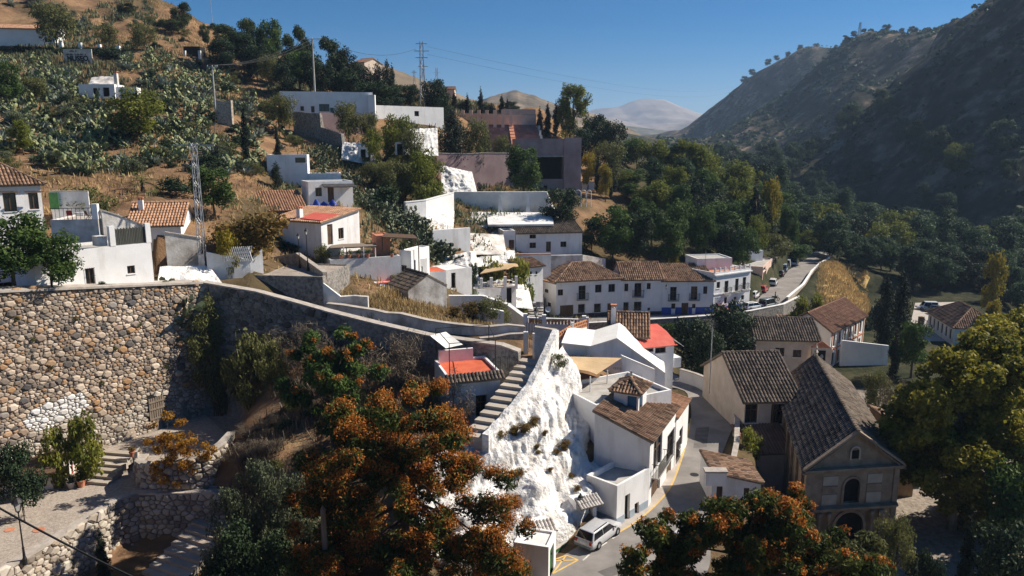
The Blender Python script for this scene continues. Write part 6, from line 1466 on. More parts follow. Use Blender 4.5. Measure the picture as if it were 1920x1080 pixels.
# cafe terrace under straw awnings
cz = 4.6
cafe = house('cafe_terrace', 'white cafe terrace block with pillars under straw awnings', W(895,560,88.5), W(968,565,91), 5, h=1.5, roof=('flat', 0, 'pavement'), wall='white', base=2.5, cat='terrace', ops={'front': [(950,540,960,568,'void')]})
cz = cafe.location.z+1.5
for k, (px, Y) in enumerate(((902,89), (921,89.4), (947,90), (968,90.4))):
    q = W(px, 540, Y); MB().box(q.x-.18, q.x+.18, q.y-.18+.4, q.y+.18+.4, cz-.3, cz+1.3).build('pillar', 'white_clean', cafe, world=True)
for (cs, lab) in (((W(900,513,90), W(950,504,91), W(968,496,95), W(915,500,95)), 'straw awning slanting over the cafe tables'), ((W(936,497,95), W(972,500,95), W(970,494,98), W(930,493,98)), 'upper straw awning beside the green vines')):
    MB().hexa([p-Vector((0, 0, .1)) for p in cs], cs).free('straw_awning', 'canvas_tan', lab, 'awning')
def cafe_set(loc, rz, lab):
    t = thing('cafe_table', lab[0], 'table', loc, rz); m = MB(); m.lathe([(.35, .6), (.35, .63)], (0, 0, 0), 10); m.build('table_top', 'plastic_white', t); MB().lathe([(.18, 0), (.03, .05), (.03, .6)], (0, 0, 0), 8).build('leg', 'plastic_white', t)
    for k in range(2):
        a = k*math.pi+.4; c = thing('cafe_chair', lab[1], 'chair', Vector(loc)+Vector((.6*math.cos(a), .6*math.sin(a), 0)), a+math.pi/2+rz, 'white cafe chairs')
        MB().box(-.2, .2, -.2, .2, .36, .40).build('seat', 'plastic_white', c); MB().box(-.2, .2, -.22, -.17, .42, .8).build('backrest', 'plastic_white', c)
        for sx in (-.17, .17):
            for sy in (-.17, .17): MB().tube((sx, sy, 0), (sx, sy, .358), .02, n=4).build('leg', 'plastic_white', c)
for k, px in enumerate((908, 926, 938, 955)):
    q = W(px, 535, 90.2+k*.5); cafe_set((q.x, q.y, cz+.01), k, ('white cafe table on the terrace under the straw awning', 'white plastic chair at the cafe terrace under the awning'))
for o_ in SC.objects:
    if o_.name.startswith('cafe_table') and o_.parent is None: o_['group'] = 'white cafe tables'
house('cafe_hut', 'little white hut with two tiny windows above the stair alley', W(978,530,99), W(1018,527,101), 3, top_py=502, roof=('mono', .7), wall='white_clean', base=3, ops={'front': [(994,509,998,514,'win'),(1004,509,1008,514,'win'),(1016,506,1024,520,'door')]})
house('white_hut', 'white hut with red-topped dark doorway before the cafe', W(838,548,84), W(885,545,86), 3.5, top_py=508, roof=('flat', .1, 'white'), wall='white', base=2, ops={'front': [(846,512,855,540,'void')]})
al = thing('alley_steps', 'shaded steps climbing between the cafe and the white end house', 'stairs', W(1000,585,99)); q0, q1 = W(1000,592,99.5), W(1004,545,108); steps(al, q0, q1, 2.6, 10, q0.z-.3, q1.z, 'concrete')
# sign on a stand at the alley
sg = thing('menu_stand', 'small white menu stand at the foot of the shaded alley', 'sign', W(1009,577,98)-Vector((0, 0, .35)), 0); MB().box(-.3, .3, -.03, .03, .4, 1.2).build('board', 'plastic_white', sg); MB().box(-.24, .24, -.045, -.032, .5, 1.1).build('print', 'ink_pale', sg); MB().box(-.28, -.22, -.03, .03, -.3, .4).build('leg', 'iron', sg); MB().box(.22, .28, -.03, .03, -.3, .4).build('leg', 'iron', sg)
q = W(1027,580,103.2); sd_ = thing('satellite_dish', 'pale blue satellite dish at the foot of the white end house', 'dish', q-Vector((0, 0, .6)))
MB().tube((0, 0, -.4), (0, 0, .5), .04, n=6).build('mast', 'galvanised', sd_); o_ = MB().lathe([(.0, 0), (.22, .03), (.4, .12), (.42, .13), (.4, .1), (.2, -.01), (.0, -.03)], (0, 0, 0), 14).build('dish', 'grey_blue_paint', sd_, True); o_.location = (0, -.1, .6); o_.rotation_euler = (R(70), 0, R(15))
# white arches of a garden trellis
ar = thing('garden_arches', 'row of white garden arches in the trees right of the stage', 'trellis', W(1085,376,128))
for k in range(4):
    c = W(1074+k*10, 374, 128); pts = [(c.x-.4, c.y, c.z-1.2)]+[(c.x-.4*math.cos(math.pi*i/8), c.y, c.z+1.2+.4*math.sin(math.pi*i/8)) for i in range(9)]+[(c.x+.4, c.y, c.z-1.2)]
    MB().path(pts, .06, 5).build('arch', 'plastic_white', ar, world=True)
house('white_kiosk', 'small white garden hut behind the yellow poplar by the stage', W(1091,356,146), W(1114,355,147), 3, top_py=342, roof=('flat', .1, 'white'), wall='white_clean', base=3)
# ------------------------------------------------------------------ great rubble rampart on the left
def frame2(a, b, za, zb_, lean=0.06):
    d = Vector((b.x-a.x, b.y-a.y)); L = d.length; d /= L; n = Vector((d.y, -d.x))
    def fr(s, t, dd): 
        p = a+d*s+n*(dd+.0-lean*t*0); return Vector((p.x, p.y, za+(zb_-za)*s/L+t))
    return fr, L
WALL_TA, WALL_TB = 14.9, 12.95
wd = (WALL_B-WALL_A).normalized(); A00 = WALL_A-wd*6.0
rw_ = thing('rampart_wall', 'tall rampart of rounded multicoloured river stones', 'wall', (WALL_A.x, WALL_A.y, .3))
L_ = (WALL_B-A00).length; nn = Vector((wd.y, -wd.x))
zt = lambda s: 15.5+(WALL_TB-15.5)*s/L_
def body(p, q, z0a, z0b, th, m, name, parent):
    lo = [Vector((p.x, p.y, -.5)), Vector((q.x, q.y, -.5)), Vector((q.x-nn.x*th, q.y-nn.y*th, -.5)), Vector((p.x-nn.x*th, p.y-nn.y*th, -.5))]
    hi = [Vector((v.x, v.y, z)) for v, z in zip(lo, (z0a, z0b, z0b, z0a))]; return MB().hexa(lo, hi).build(name, m, parent, world=True)
body(A00, WALL_B, zt(0), zt(L_), 1.9, 'mortar', 'mortar_core', rw_)
fr_ = lambda s, t, dd: Vector((A00.x+wd.x*s+nn.x*(dd-.015), A00.y+wd.y*s+nn.y*(dd-.015), .3+t))
def on_wall(px, py):
    r = ray(px, py); n3 = Vector((nn.x, nn.y, 0)); tt = (Vector((A00.x, A00.y, CAMZ))-CO).dot(n3)/r.dot(n3); p = CO+r*tt
    return (Vector((p.x, p.y))-A00).dot(wd), p.z-.3
pa = [on_wall(45,775), on_wall(155,730), on_wall(165,770), on_wall(70,812), on_wall(48,800)]
def in_patch(s, t): return bool(_inside(np.array([s]), np.array([t]), np.array(pa))[0])
ds0, dt0 = on_wall(280,795); ds1, dt1 = on_wall(304,738)
in_door = lambda s, t: ds0-.1 < s < ds1+.1 and t < dt1+.1
lowz = lambda s, t: t < 4.2+.6*math.sin(s*.8)
stones(rw_, fr_, L_, 15.5, .245, .72, 'wall_stone', 300, 5, topf=lambda s: zt(s)-.3, skip=in_door, dome=.5, matf=lambda s, t: 'wall_stone_white' if in_patch(s, t) else ('wall_stone_pale' if lowz(s, t) else 'wall_stone'))
cpb = MB(); e_ = nn*.22; k_ = -nn*1.95
lo = [Vector((*(A00+e_), zt(0)-.0)), Vector((*(WALL_B+e_), zt(L_))), Vector((*(WALL_B+k_), zt(L_))), Vector((*(A00+k_), zt(0)))]
cpb.hexa([v+Vector((0, 0, .004)) for v in lo], [v+Vector((0, 0, .16)) for v in lo]).build('coping', 'coping', rw_, world=True)
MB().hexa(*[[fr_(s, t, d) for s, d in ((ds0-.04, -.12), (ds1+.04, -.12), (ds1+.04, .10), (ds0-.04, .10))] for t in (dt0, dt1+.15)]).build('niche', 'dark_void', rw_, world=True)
gt = thing('slatted_gate', 'tall pale slatted wooden gate in the rampart', 'gate', fr_((ds0+ds1)/2, dt0, .2))
ns = 7
for k in range(ns):
    s0 = ds0+(ds1-ds0)*(k+.1)/ns; s1 = ds0+(ds1-ds0)*(k+.8)/ns
    MB().hexa([fr_(s0, dt0, .14), fr_(s1, dt0, .14), fr_(s1, dt0, .19), fr_(s0, dt0, .19)], [fr_(s0, dt1-.1, .14), fr_(s1, dt1-.1, .14), fr_(s1, dt1-.1, .19), fr_(s0, dt1-.1, .19)]).build('slat', 'wood_grey', gt, world=True)
for t in (dt0+.3, (dt0+dt1)/2, dt1-.5): MB().hexa([fr_(ds0, t, .192), fr_(ds1, t, .192), fr_(ds1, t, .24), fr_(ds0, t, .24)], [fr_(ds0, t+.14, .192), fr_(ds1, t+.14, .192), fr_(ds1, t+.14, .24), fr_(ds0, t+.14, .24)]).build('cross_bar', 'wood_grey', gt, world=True)
# shaded rampart running right from the corner
dk = [(WALL_B.x, WALL_B.y, WALL_TB)]+[tuple(W(*p)) for p in ((480,549,61.6),(560,571,61.0),(620,588,60.4),(700,608,59.2),(800,631,57.8),(880,642,56.8),(940,650,56.2),(972,662,55.8))]
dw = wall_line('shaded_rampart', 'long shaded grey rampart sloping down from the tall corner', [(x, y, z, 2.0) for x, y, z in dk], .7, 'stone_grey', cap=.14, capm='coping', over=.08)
for i in range(3):
    a, b = Vector(dk[i]), Vector(dk[i+1]); d_ = Vector((b.x-a.x, b.y-a.y)); Ls = d_.length; d_ /= Ls; n_ = Vector((d_.y, -d_.x)); z0 = 3.5
    stones(dw, (lambda a, d_, n_: lambda s, t, dd: Vector((a.x+d_.x*s+n_.x*(dd-.015), a.y+d_.y*s+n_.y*(dd-.015), 3.5+t)))(a, d_, n_), Ls, 10, .33, .5, 'wall_stone_shaded', 90 if i < 2 else 60, 40+i, topf=lambda s, a=a, b=b, Ls=Ls: a.z+(b.z-a.z)*s/Ls-3.75, dome=.4)
# ------------------------------------------------------------------ houses on the rampart
hL = house('white_villa', 'tall white house with dark hipped tiled roof on the rampart', W(-60,530,60.5), W(97,530,64.5), 8, top_py=None, h=7.3, zb=14.0, roof=('hip', 1.9), wall='white_clean', roofm='tile_brown', over=.35, base=1, pitch=.28, row=.45, ops={'front': [(4,362,33,396,'win'),(52,362,74,392,'win')]})
for x0, x1 in ((0, 36), (47, 78)):
    o_ = [W(x0, 361, 61.9+x0*.0255), W(x1, 361, 61.9+x1*.0255)]; MB().hexa([o_[0]-Vector((0, .12, 0)), o_[1]-Vector((0, .12, 0)), o_[1]+Vector((0, .1, 0)), o_[0]+Vector((0, .1, 0))], [o_[0]-Vector((0, .12, -.14)), o_[1]-Vector((0, .12, -.14)), o_[1]+Vector((0, .1, .14)), o_[0]+Vector((0, .1, .14))]).build('lintel', 'wood', hL, world=True)
tA, tB = W(103,490,62), W(192,490,62.6)
tr_ = house('furnished_terrace', 'weathered cream terrace block with railing beside the tall white house', Vector((tA.x, tA.y, 14)), Vector((tB.x, tB.y, 14)), 5, 4.2, roof=('flat', .12, 'pavement'), zb=14, wall='white_old', base=1, cat='terrace')
wT = tr_['_size'][0]; rz_ = MB()
for k in range(12): x = .1+(wT-.2)*k/11; rz_.tube((x, .09, 4.3), (x, .09, 5.25), .018, n=4)
rz_.box(.05, wT-.05, .07, .11, 5.24, 5.29); rz_.build('railing', 'iron', tr_)
MB().box(wT-.45, wT+.02, -.02, .45, 4.324, 5.6).build('pier', 'white_clean', tr_)
lT = Vector(tr_.location)
for k, (x, y, lab) in enumerate(((.9, 1.3, 'red-backed folding chair on the railed terrace'), (2.6, 1.2, 'dark folding chair by the terrace pier'))):
    c = thing('folding_chair', lab, 'chair', tr_.matrix_world @ Vector((0, 0, 0)) if False else lT+Vector((x, y, 4.21)), .4-k)
    MB().box(-.2, .2, -.2, .2, .36, .39).build('seat', 'wood', c); MB().hexa([(-.2, -.2, .42), (.2, -.2, .42), (.2, -.17, .42), (-.2, -.17, .42)], [(-.2, -.32, .8), (.2, -.32, .8), (.2, -.29, .8), (-.2, -.29, .8)]).build('backrest', 'cloth_red' if k == 0 else 'wood', c)
    for sx in (-.18, .18): MB().tube((sx, -.25, 0), (sx, .2, .5), .018, n=4).build('leg', 'iron', c); MB().tube((sx, .25, 0), (sx, -.2, .5), .018, n=4).build('leg', 'iron', c)
c = thing('folding_table', 'pale folding table between the terrace chairs', 'table', lT+Vector((1.75, 1.3, 4.21)), .3); MB().box(-.35, .35, -.3, .3, .6, .63).build('table_top', 'plastic_white', c)
for sx in (-.28, .28): MB().tube((sx, -.25, 0), (sx, .25, .598), .018, n=4).build('leg', 'plastic_white', c); MB().tube((sx, .25, 0), (sx, -.25, .598), .018, n=4).build('leg', 'plastic_white', c)
gw = wall_line('yard_wall', 'white wall with green door behind the furnished terrace', [(W(97,390,69).x, 69, W(97,359,69).z, 13), (W(168,390,70).x, 70, W(168,359,70).z, 13)], .3, 'white_clean', cap=.06)
q = W(103, 388, 68.9); MB().box(q.x-.42, q.x+.42, q.y-.06, q.y-.02, q.z-.2, W(103,361,68.9).z).build('green_door', 'green_paint', gw, world=True)
wall_line('weathered_wall', 'weathered plaster wall dropping right of the furnished terrace', [(W(196,450,62.8).x, 62.8, W(196,395,62.8).z, 13), (W(225,450,63.6).x, 63.6, W(225,404,63.6).z, 13), (W(271,450,65).x, 65, W(271,424,65).z, 13)], .4, 'white_old', cap=.12)
lw_ = house('rampart_house', 'low white flat-roofed house on the edge of the rampart', W(72,568,53.0), W(291,546,59.5), 4.2, h=2.85, zb=13.7, roof=('flat', .2, 'concrete'), wall='white_clean', base=1.2, ops={'front': [(159,504,179,531,'grille'),(238,499,254,512,'win'),(272,533,283,541,'win')]})
wl0 = lw_['_size'][0]
rs = thing('reed_screen', 'dark reed screen between white piers on the low house roof', 'screen', lw_.location); rs.location = Vector(lw_.location)+Vector((0, 0, 3.06)); rs.rotation_euler = lw_.rotation_euler
for x in (wl0*.66, wl0*.985): MB().box(x-.2, x+.2, -.02, .4, -.004, 1.55).build('pier', 'white_clean', rs)
rp = MB()
for k in range(40): x = wl0*.68+(wl0*.295)*k/40; rp.box(x, x+wl0*.295/40*.86, .1+.02*(k % 2), .14+.02*(k % 2), .02, 1.3+.05*math.sin(k*1.7))
rp.build('reeds', 'reed', rs)['kind'] = 'stuff'
MB().box(wl0*.56, wl0*.64, .6, 1.7, .0, .75).build('roof_box', 'white_old', rs)
wh = [(12,.9),(28,.9)]
tA, tB = W(243,440,70), W(340,440,71)
ht = house('tiled_cottage', 'low cottage with broad pale brown tiled roof and chimney', Vector((tA.x, 70, 14.3)), Vector((tB.x, 71, 14.3)), 6.6, 2.75, zb=14.3, roof=('gable_x', 1.75), wall='white_clean', roofm='tile_orange', over=.35, base=1, pitch=.28, row=.45)
chimney(ht, .7, 2.2, 3.9, 1.0, .42)
wall_line('plaster_wall', 'stained plaster wall under the cactus by the cottage', [(W(312,470,66.5).x, 66.5, W(312,436,66.5).z, 12), (W(378,470,68).x, 68, W(378,446,68).z, 12)], .35, 'white_old', cap=.1, jag=.05)
lt = wall_line('lattice_wall', 'white garden wall with diamond lattice under the rust-coloured bush', [(W(389,505,65.5).x, 65.5, W(389,474,65.5).z, 11.5), (W(470,508,67).x, 67, W(470,488,67).z, 11.5), (W(494,505,67.6).x, 67.6, W(494,468,67.6).z, 11.5)], .3, 'white', cap=.06, capm='white_clean')
lm_ = MB(); a, b = W(420,490,65.9), W(470,490,66.8); dvv = (b-a); dvv.z = 0; n_ = 13; hgt = 1.25
for k in range(n_):
    p0 = a+dvv*(k/n_); 
    for sg in (-1, 1):
        q0 = p0 if sg > 0 else p0+dvv/n_*2; q1 = p0+dvv/n_*2 if sg > 0 else p0
        lm_.tube(Vector((q0.x, q0.y+.02*sg, a.z-.1)), Vector((q1.x, q1.y+.02*sg, a.z+hgt)), .045, n=4)
lm_.build('lattice', 'white_clean', lt, world=True)
for px, lab in ((481, 'blue-edged white gate pier'),): pass
rock_patch('whitewashed_rock', 'pale rubble bank spilling beside the lattice garden wall', [W(292,548,60.5), W(420,535,64), W(392,498,66), W(300,500,63)], .5, 'white_rock', 18, 15)
# raised stone platform with low parapets
pf = house('stone_platform', 'dark stone platform with railed path on top', W(472,580,66.5), W(608,584,65.6), 7.0, top_py=518, roof=('flat', .12, 'cobble'), wall='stone_grey', base=2, cat='platform')
wall_line('platform_wall', 'grey capped wall round the back of the stone platform', [(W(492,500,73.2).x, 73.2, W(492,487,73.2).z, 11), (W(556,490,73).x, 73, W(556,476,73).z, 11), (W(606,515,66.2).x, 66.2, W(606,512,66.2).z, 11)], .35, 'stone_tan', cap=.1)
wall_line('plaster_wall', 'light plaster end wall right of the stone platform', [(W(607,580,65.6).x, 65.6, W(607,530,65.6).z, 8), (W(640,585,66).x, 66, W(640,556,66).z, 8), (W(690,575,66).x, 66, W(690,556,66).z, 8)], .5, 'white_old', jag=.1)
p = W(578, 515, 69.5); pz = pf.location.z+pf['_size'][2]; lamp_post('street_lamp', 'black lamp post on the stone platform', (p.x, p.y, pz), W(578,430,69.5).z-pz); p = W(563, 515, 71); lamp_post('street_lamp', 'black lamp post at the back of the stone platform', (p.x, p.y, pz), W(563,438,71).z-pz, s=.9)
# ------------------------------------------------------------------ house cluster on the slope
house('terracotta_roof_house', 'white house under two low terracotta tiled roofs', W(452,425,84), W(575,420,87), 6.5, top_py=398, roof=('mono', 1.9), wall='white_clean', roofm='tile_orange', over=.25, base=2, pitch=.3, row=.5)
hC = house('red_patch_house', 'white house with orange tiles and a bright red roof patch', W(512,462,81), W(604,469,77.5), 6.0, top_py=411, roof=('mono', .95), wall='white_clean', roofm='tile_orange', over=.3, base=2, pitch=.3, row=.5, ops={'right': [(613,421,625,458,'door'),(634,428,645,447,'win')], 'front': [(518,412,526,428,'win')]})
wC, dC, hh = hC['_size']; s_ = .95/6
MB().hexa([(wC*.55, .3, hh+.3*s_+.17), (wC+.1, -.1, hh+.17), (wC+.1, 2.6, hh+2.6*s_+.17), (wC*.5, 2.9, hh+2.9*s_+.17)], [(wC*.55, .3, hh+.3*s_+.24), (wC+.1, -.1, hh+.24), (wC+.1, 2.6, hh+2.6*s_+.24), (wC*.5, 2.9, hh+2.9*s_+.24)]).build('red_patch', 'red_metal', hC)
chimney(hC, wC*.48, .8, hh+.2, 1.0, .5)
house('upper_white_house', 'tall blank white house above the terracotta roofs', W(503,350,98), W(578,344,99), 4.5, top_py=294, roof=('flat', .25, 'concrete'), wall='white_clean', base=4, ops={'front': [(553,293,573,305,'win')]})
house('upper_white_house', 'low white wall house with glass rail beside the tall blank one', W(579,352,99), W(640,350,100), 4, top_py=331, roof=('flat', .4, 'concrete'), wall='white_clean', base=3)
hA2 = house('tarp_house', 'white terrace house with dark canopy over its door', W(580,388,91.5), W(663,390,94), 4, top_py=343, roof=('flat', .15, 'concrete'), wall='white_clean', base=3, ops={'front': [(591,352,604,368,'win'),(614,351,627,379,'door')]})
wA2, _, hA = hA2['_size']; MB().hexa([(wA2*.3, -1.2, hA-.55), (wA2*1.02, -1.2, hA-.6), (wA2*1.02, -.01, hA-.3), (wA2*.3, -.01, hA-.25)], [(wA2*.3, -1.2, hA-.45), (wA2*1.02, -1.2, hA-.5), (wA2*1.02, -.01, hA-.2), (wA2*.3, -.01, hA-.15)]).build('canopy', 'dark_band', hA2)
tv = []
for i in range(15):
    for j in range(7):
        p = W(580+46*i/14, 389-8*j/6, 90.2-.2*j); tv.append((p.x, p.y+.3*j, p.z+.25*math.sin(i*1.3+j)+.15*math.sin(i*.7)))
MB().add(tv, [(i*7+j, (i+1)*7+j, (i+1)*7+j+1, i*7+j+1) for i in range(14) for j in range(6)]).free('blue_tarp', 'blue_tarp', 'crumpled bright blue tarpaulin before the terrace house', 'tarpaulin', smooth=True)
tw = house('white_terrace', 'rough white terrace wall carrying potted plants and a pergola', W(621,530,74.5), W(752,528,77.5), 5.5, top_py=492, roof=('flat', .25, 'pavement'), wall='white', base=2, cat='terrace')
twz = tw.location.z+tw['_size'][2]
pg = thing('pergola', 'white posted pergola roof over the potted terrace', 'pergola', (W(640,480,78).x, 78, twz))
for px, Y in ((645,75.4),(682,75.9),(704,76.6),(650,79),(700,80)):
    q = W(px, 480, Y); MB().tube((q.x, q.y, twz-.1), (q.x, q.y, W(px,463,Y).z), .06, n=6).build('post', 'plastic_white', pg, world=True)
cs = [W(618,465,75.5), W(706,461,76.3), W(704,455,80.5), W(622,458,80)]
MB().hexa([p-Vector((0, 0, .12)) for p in cs], cs).build('pergola_roof', 'wood_grey', pg, world=True)
house('orange_block', 'small orange-sided block beside the dark metal canopy', W(706,470,79), W(732,470,79.5), 3, top_py=444, roof=('flat', .1, 'terracotta'), wall='terracotta', base=3)
cs = [W(716,444,77.5), W(784,447,79), W(776,440,82), W(722,437,81)]
cn = thing('metal_canopy', 'rusty metal canopy on posts before the cactus slope', 'canopy', (cs[0].x, cs[0].y, 11)); MB().hexa([p-Vector((0, 0, .1)) for p in cs], cs).build('canopy_sheet', 'wood', cn, world=True)
for c_ in (cs[0], cs[1], cs[2]): MB().tube((c_.x, c_.y+.2, 10), (c_.x, c_.y+.2, c_.z-.11), .06, n=5).build('post', 'wood', cn, world=True)
house('narrow_white_house', 'narrow tall white house with dark lower door', W(752,525,79), W(772,527,78.5), 4, top_py=471, roof=('flat', .12, 'white'), wall='white_clean', base=2, ops={'front': [(752,497,763,512,'win')], 'right': [(776,488,780,520,'door')]})
house('small_white_house', 'small white house with lantern beside the narrow tall one', W(783,520,80), W(802,522,81), 3, top_py=488, roof=('flat', .1, 'white'), wall='white', base=3, ops={'front': [(788,500,793,515,'win')]})
rr_ = house('red_flat_roof', 'low shed with red flat roof and blue edge by a short post', W(706,546,75), W(757,545,76.5), 3.6, h=.9, roof=('flat', 0, 'red_floor'), wall='blue_paint', base=1.5, cat='shed')
house('red_flat_roof', 'low white shed with red flat roof before the white caves', W(799,528,82), W(836,526,83), 3.2, h=1.1, roof=('flat', 0, 'red_floor'), wall='white_clean', base=2, cat='shed')
house('gabled_ruin', 'roofless-looking weathered gable shed in the dry garden', W(766,570,72), W(838,575,74.5), 4.5, top_py=545, roof=('gable_y', 1.3), wall='white_old', roofm='tile_grey', over=.02, base=2, cat='shed')
# garden walls between the ramp and the caves
wall_line('garden_wall', 'stained old plaster wall along the ramp under the straw garden', [(*W(612,572,65.2)[:], 7), (*W(700,582,64.6)[:], 7), (*W(800,600,63.6)[:], 6.5), (*W(890,614,63.0)[:], 6.5), (*W(985,612,64.0)[:], 6)], .5, 'white_old', jag=.12, sub=1.2, cap=.08)
wall_line('garden_bench_wall', 'clean low white wall in the straw garden', [(*W(888,573,71)[:], 5.5), (*W(945,584,71.5)[:], 5.5)], .5, 'white_clean')
wall_line('path_wall', 'curving white-capped wall beside the cafe path', [(*W(842,556,79)[:], 4), (*W(905,556,80)[:], 4), (*W(950,572,78)[:], 3.5), (*W(985,598,74)[:], 3)], .4, 'white', cap=.1, capm='white_clean')
wall_line('ramp_end_wall', 'mossy stone wall with iron gate at the ramp end', [(*W(900,636,62)[:], 6), (*W(985,626,63)[:], 6)], .4, 'stone_tan', jag=.1, cap=.06)
gp_ = [W(986,640,60.5), W(1003,640,60)]
for i, q in enumerate(gp_): pass
ig = thing('iron_gate', 'small black iron gate between white piers at the stair head', 'gate', (gp_[0].x, gp_[0].y, 7.6))
for q in gp_: MB().box(q.x-.2, q.x+.2, q.y-.2, q.y+.2, 6.8, W(986,622,60.5).z).build('pier', 'white', ig, world=True)
ib = MB()
for k in range(6): f = (k+.5)/6; q = gp_[0].lerp(gp_[1], f); ib.tube((q.x, q.y, 7.8), (q.x, q.y, 10.0), .025, n=4)
ib.build('bars', 'iron', ig, world=True)
p = W(1005, 655, 58.4); lamp_post('street_lamp', 'black lamp post with frosted lantern at the stair head', (p.x, p.y, 8.1), W(1005,581,58.4).z-8.1, s=1.2)
# small house by the stairs with red terrace
sa, sb_ = W(838,790,51.2), W(938,790,52.4)
sh = house('stair_house', 'white house with dark tiled eave and red terrace beside the stairway', Vector((sa.x, sa.y, 3.5)), Vector((sb_.x, sb_.y, 3.5)), 4.2, 4.55, zb=3.5, roof=('flat', .2, 'red_floor'), wall='white_clean', base=2, ops={'front': [(892,742,912,780,'grille')]})
ws = sh['_size'][0]
er = roof_part(sh, [((-.1, -.75, 4.4), (ws+.2, -.75, 4.4), (ws+.2, -.02, 4.8), (-.1, -.02, 4.8))], 'tile_grey', (), .27, .45, 'eave')
MB().box(.3, ws*.75, 3.95, 4.19, 4.553, 5.5).build('back_parapet', 'white_clean', sh)
pgt = thing('iron_pergola', 'black iron pergola frame over the red terrace', 'pergola', Vector(sh.location)+Vector((0, 0, 4.75)), 0); pgt.rotation_euler = sh.rotation_euler
c4 = [(.3, .2), (ws-.3, .2), (ws+.5, 4.8), (.3, 4.9)]
for x, y in c4: MB().tube((x, y, -.2), (x, y, 2.3), .035, n=5).build('post', 'iron', pgt)
for (x0, y0), (x1, y1) in zip(c4, c4[1:]+c4[:1]): MB().tube((x0, y0, 2.3), (x1, y1, 2.3), .03, n=4).build('beam', 'iron', pgt)
cs = [W(806,629,55.5), W(836,622,57.5), W(868,646,54.5), W(836,653,52.5)]
sv2 = []
for i in range(9):
    for j in range(9):
        u_, v_ = i/8, j/8; q = cs[0]*(1-u_)*(1-v_)+cs[1]*u_*(1-v_)+cs[2]*u_*v_+cs[3]*(1-u_)*v_; sv2.append(q-Vector((0, 0, .25*math.sin(math.pi*u_)*math.sin(math.pi*v_))))
MB().add(sv2, [(i*9+j, (i+1)*9+j, (i+1)*9+j+1, i*9+j+1) for i in range(8) for j in range(8)]).free('shade_cloth', 'canvas_white', 'cream shade cloth tied to the black iron pergola', 'awning', smooth=True)
rl2 = thing('iron_railing', 'black iron railing curving beside the stair landing', 'railing', W(945,690,52)); ip = [W(925,672,52.5), W(945,668,53.5), W(965,670,54.3), W(978,680,54.5)]
for q0, q1 in zip(ip, ip[1:]):
    for k in range(6): q = q0.lerp(q1, k/6); MB().tube(q-Vector((0, 0, .9)), q, .018, n=4).build('bar', 'iron', rl2, world=True)
    MB().tube(q0, q1, .025, n=4).build('top_rail', 'iron', rl2, world=True)
# ------------------------------------------------------------------ lower terrace on the left
def curved_stones(t, pts, z0, topf, mean, m, keep, seed, dome=.45, spread=.5, skip=None):
    """stones on a wall that follows a polyline (x, y); faces to the right of the way"""
    P = [Vector(p) for p in pts]; Ls = [0]
    for a, b in zip(P, P[1:]): Ls.append(Ls[-1]+(b-a).length)
    def fr(s, tt, dd):
        i = max(0, min(len(P)-2, int(np.searchsorted(Ls, s, side='right'))-1)); d = (P[i+1]-P[i]).normalized(); n = Vector((d.y, -d.x)); p = P[i]+d*(s-Ls[i])+n*(dd-.01); zz = z0(s) if callable(z0) else z0
        return Vector((p.x, p.y, zz+tt))
    stones(t, fr, Ls[-1], max(topf(s*Ls[-1]/20) for s in range(21)), mean, spread, m, keep, seed, topf=topf, dome=dome, skip=skip)
cv = [(-27.3,51.6),(-26.9,50.0),(-25.9,48.9),(-24.2,48.5),(-22.6,48.6),(-21.3,49.2),(-20.6,50.4),(-20.5,52.2)]
ct = [2.0,2.2,2.4,2.6,2.8,3.1,3.4,3.5]
cw_ = wall_line('bastion_wall', 'rounded rubble bastion wall behind the amber tree', [(x, y, z, -.3) for (x, y), z in zip(cv, ct)], .5, 'mortar', cap=.12)
curved_stones(cw_, cv, .5, lambda s: 1.5+.13*s, .34, 'wall_stone_pale', 220, 61, .5)
rt = [(-32.5,27),(-29.6,36),(-28.6,39.5),(-27.2,45.2),(-26.9,47.2),(-26.0,48.1),(-24.4,48.15),(-20.0,48.2)]
rtw = wall_line('terrace_retaining_wall', 'long pale dry-stone wall holding up the lower terrace', [(x, y, .62, -3.4) for x, y in rt], .5, 'mortar', cap=.14)
curved_stones(rtw, rt, -3.0, lambda s: 3.58, .34, 'wall_stone_pale', 300, 67, .45)
tag(MB().add([(-30.4,37,.56),(-28.9,39.3,.56),(-27.3,45.2,.56),(-27.0,47.2,.56),(-27.4,52.2,.56),(-32.0,52.5,.56),(-34.8,48.6,.56),(-40,41,.56)], [tuple(range(8))]).build('terrace_floor', 'cobble'), 'cobbled lower terrace under the rampart', kind='structure')
tag(MB().add([(-27.4,52.0,.57),(-27.0,47.0,.57),(-26.0,48.0,.57),(-20.1,48.25,.57),(-20.4,50.6,.57),(-22.6,49.0,.57),(-25.9,49.2,.57)], [(0,1,2,6),(2,3,5,6),(3,4,5)]).build('ledge', 'cobble'), 'narrow planted ledge before the rounded bastion', kind='structure')
fl = [(-29.6,37.5,.58),(-27.9,45.2,.58),(-27.5,45.3,.58),(-29.0,37.6,.58)]
ts = thing('terrace_steps', 'broad stone steps up to the gate terrace below the rampart', 'stairs', (-30, 51, .6)); steps(ts, (-30.3, 49.9), (-29.7, 53.2), 2.9, 6, .56, 1.75)
tag(MB().add([(-31.3,53.0,1.72),(-27.4,52.6,1.72),(-26.6,51.2,1.72),(-21.4,51.6,1.72),(-22.5,56,1.72),(-26.4,61,1.72)], [tuple(range(6))]).build('terrace_floor', 'cobble'), 'cobbled upper terrace before the slatted gate', kind='structure')
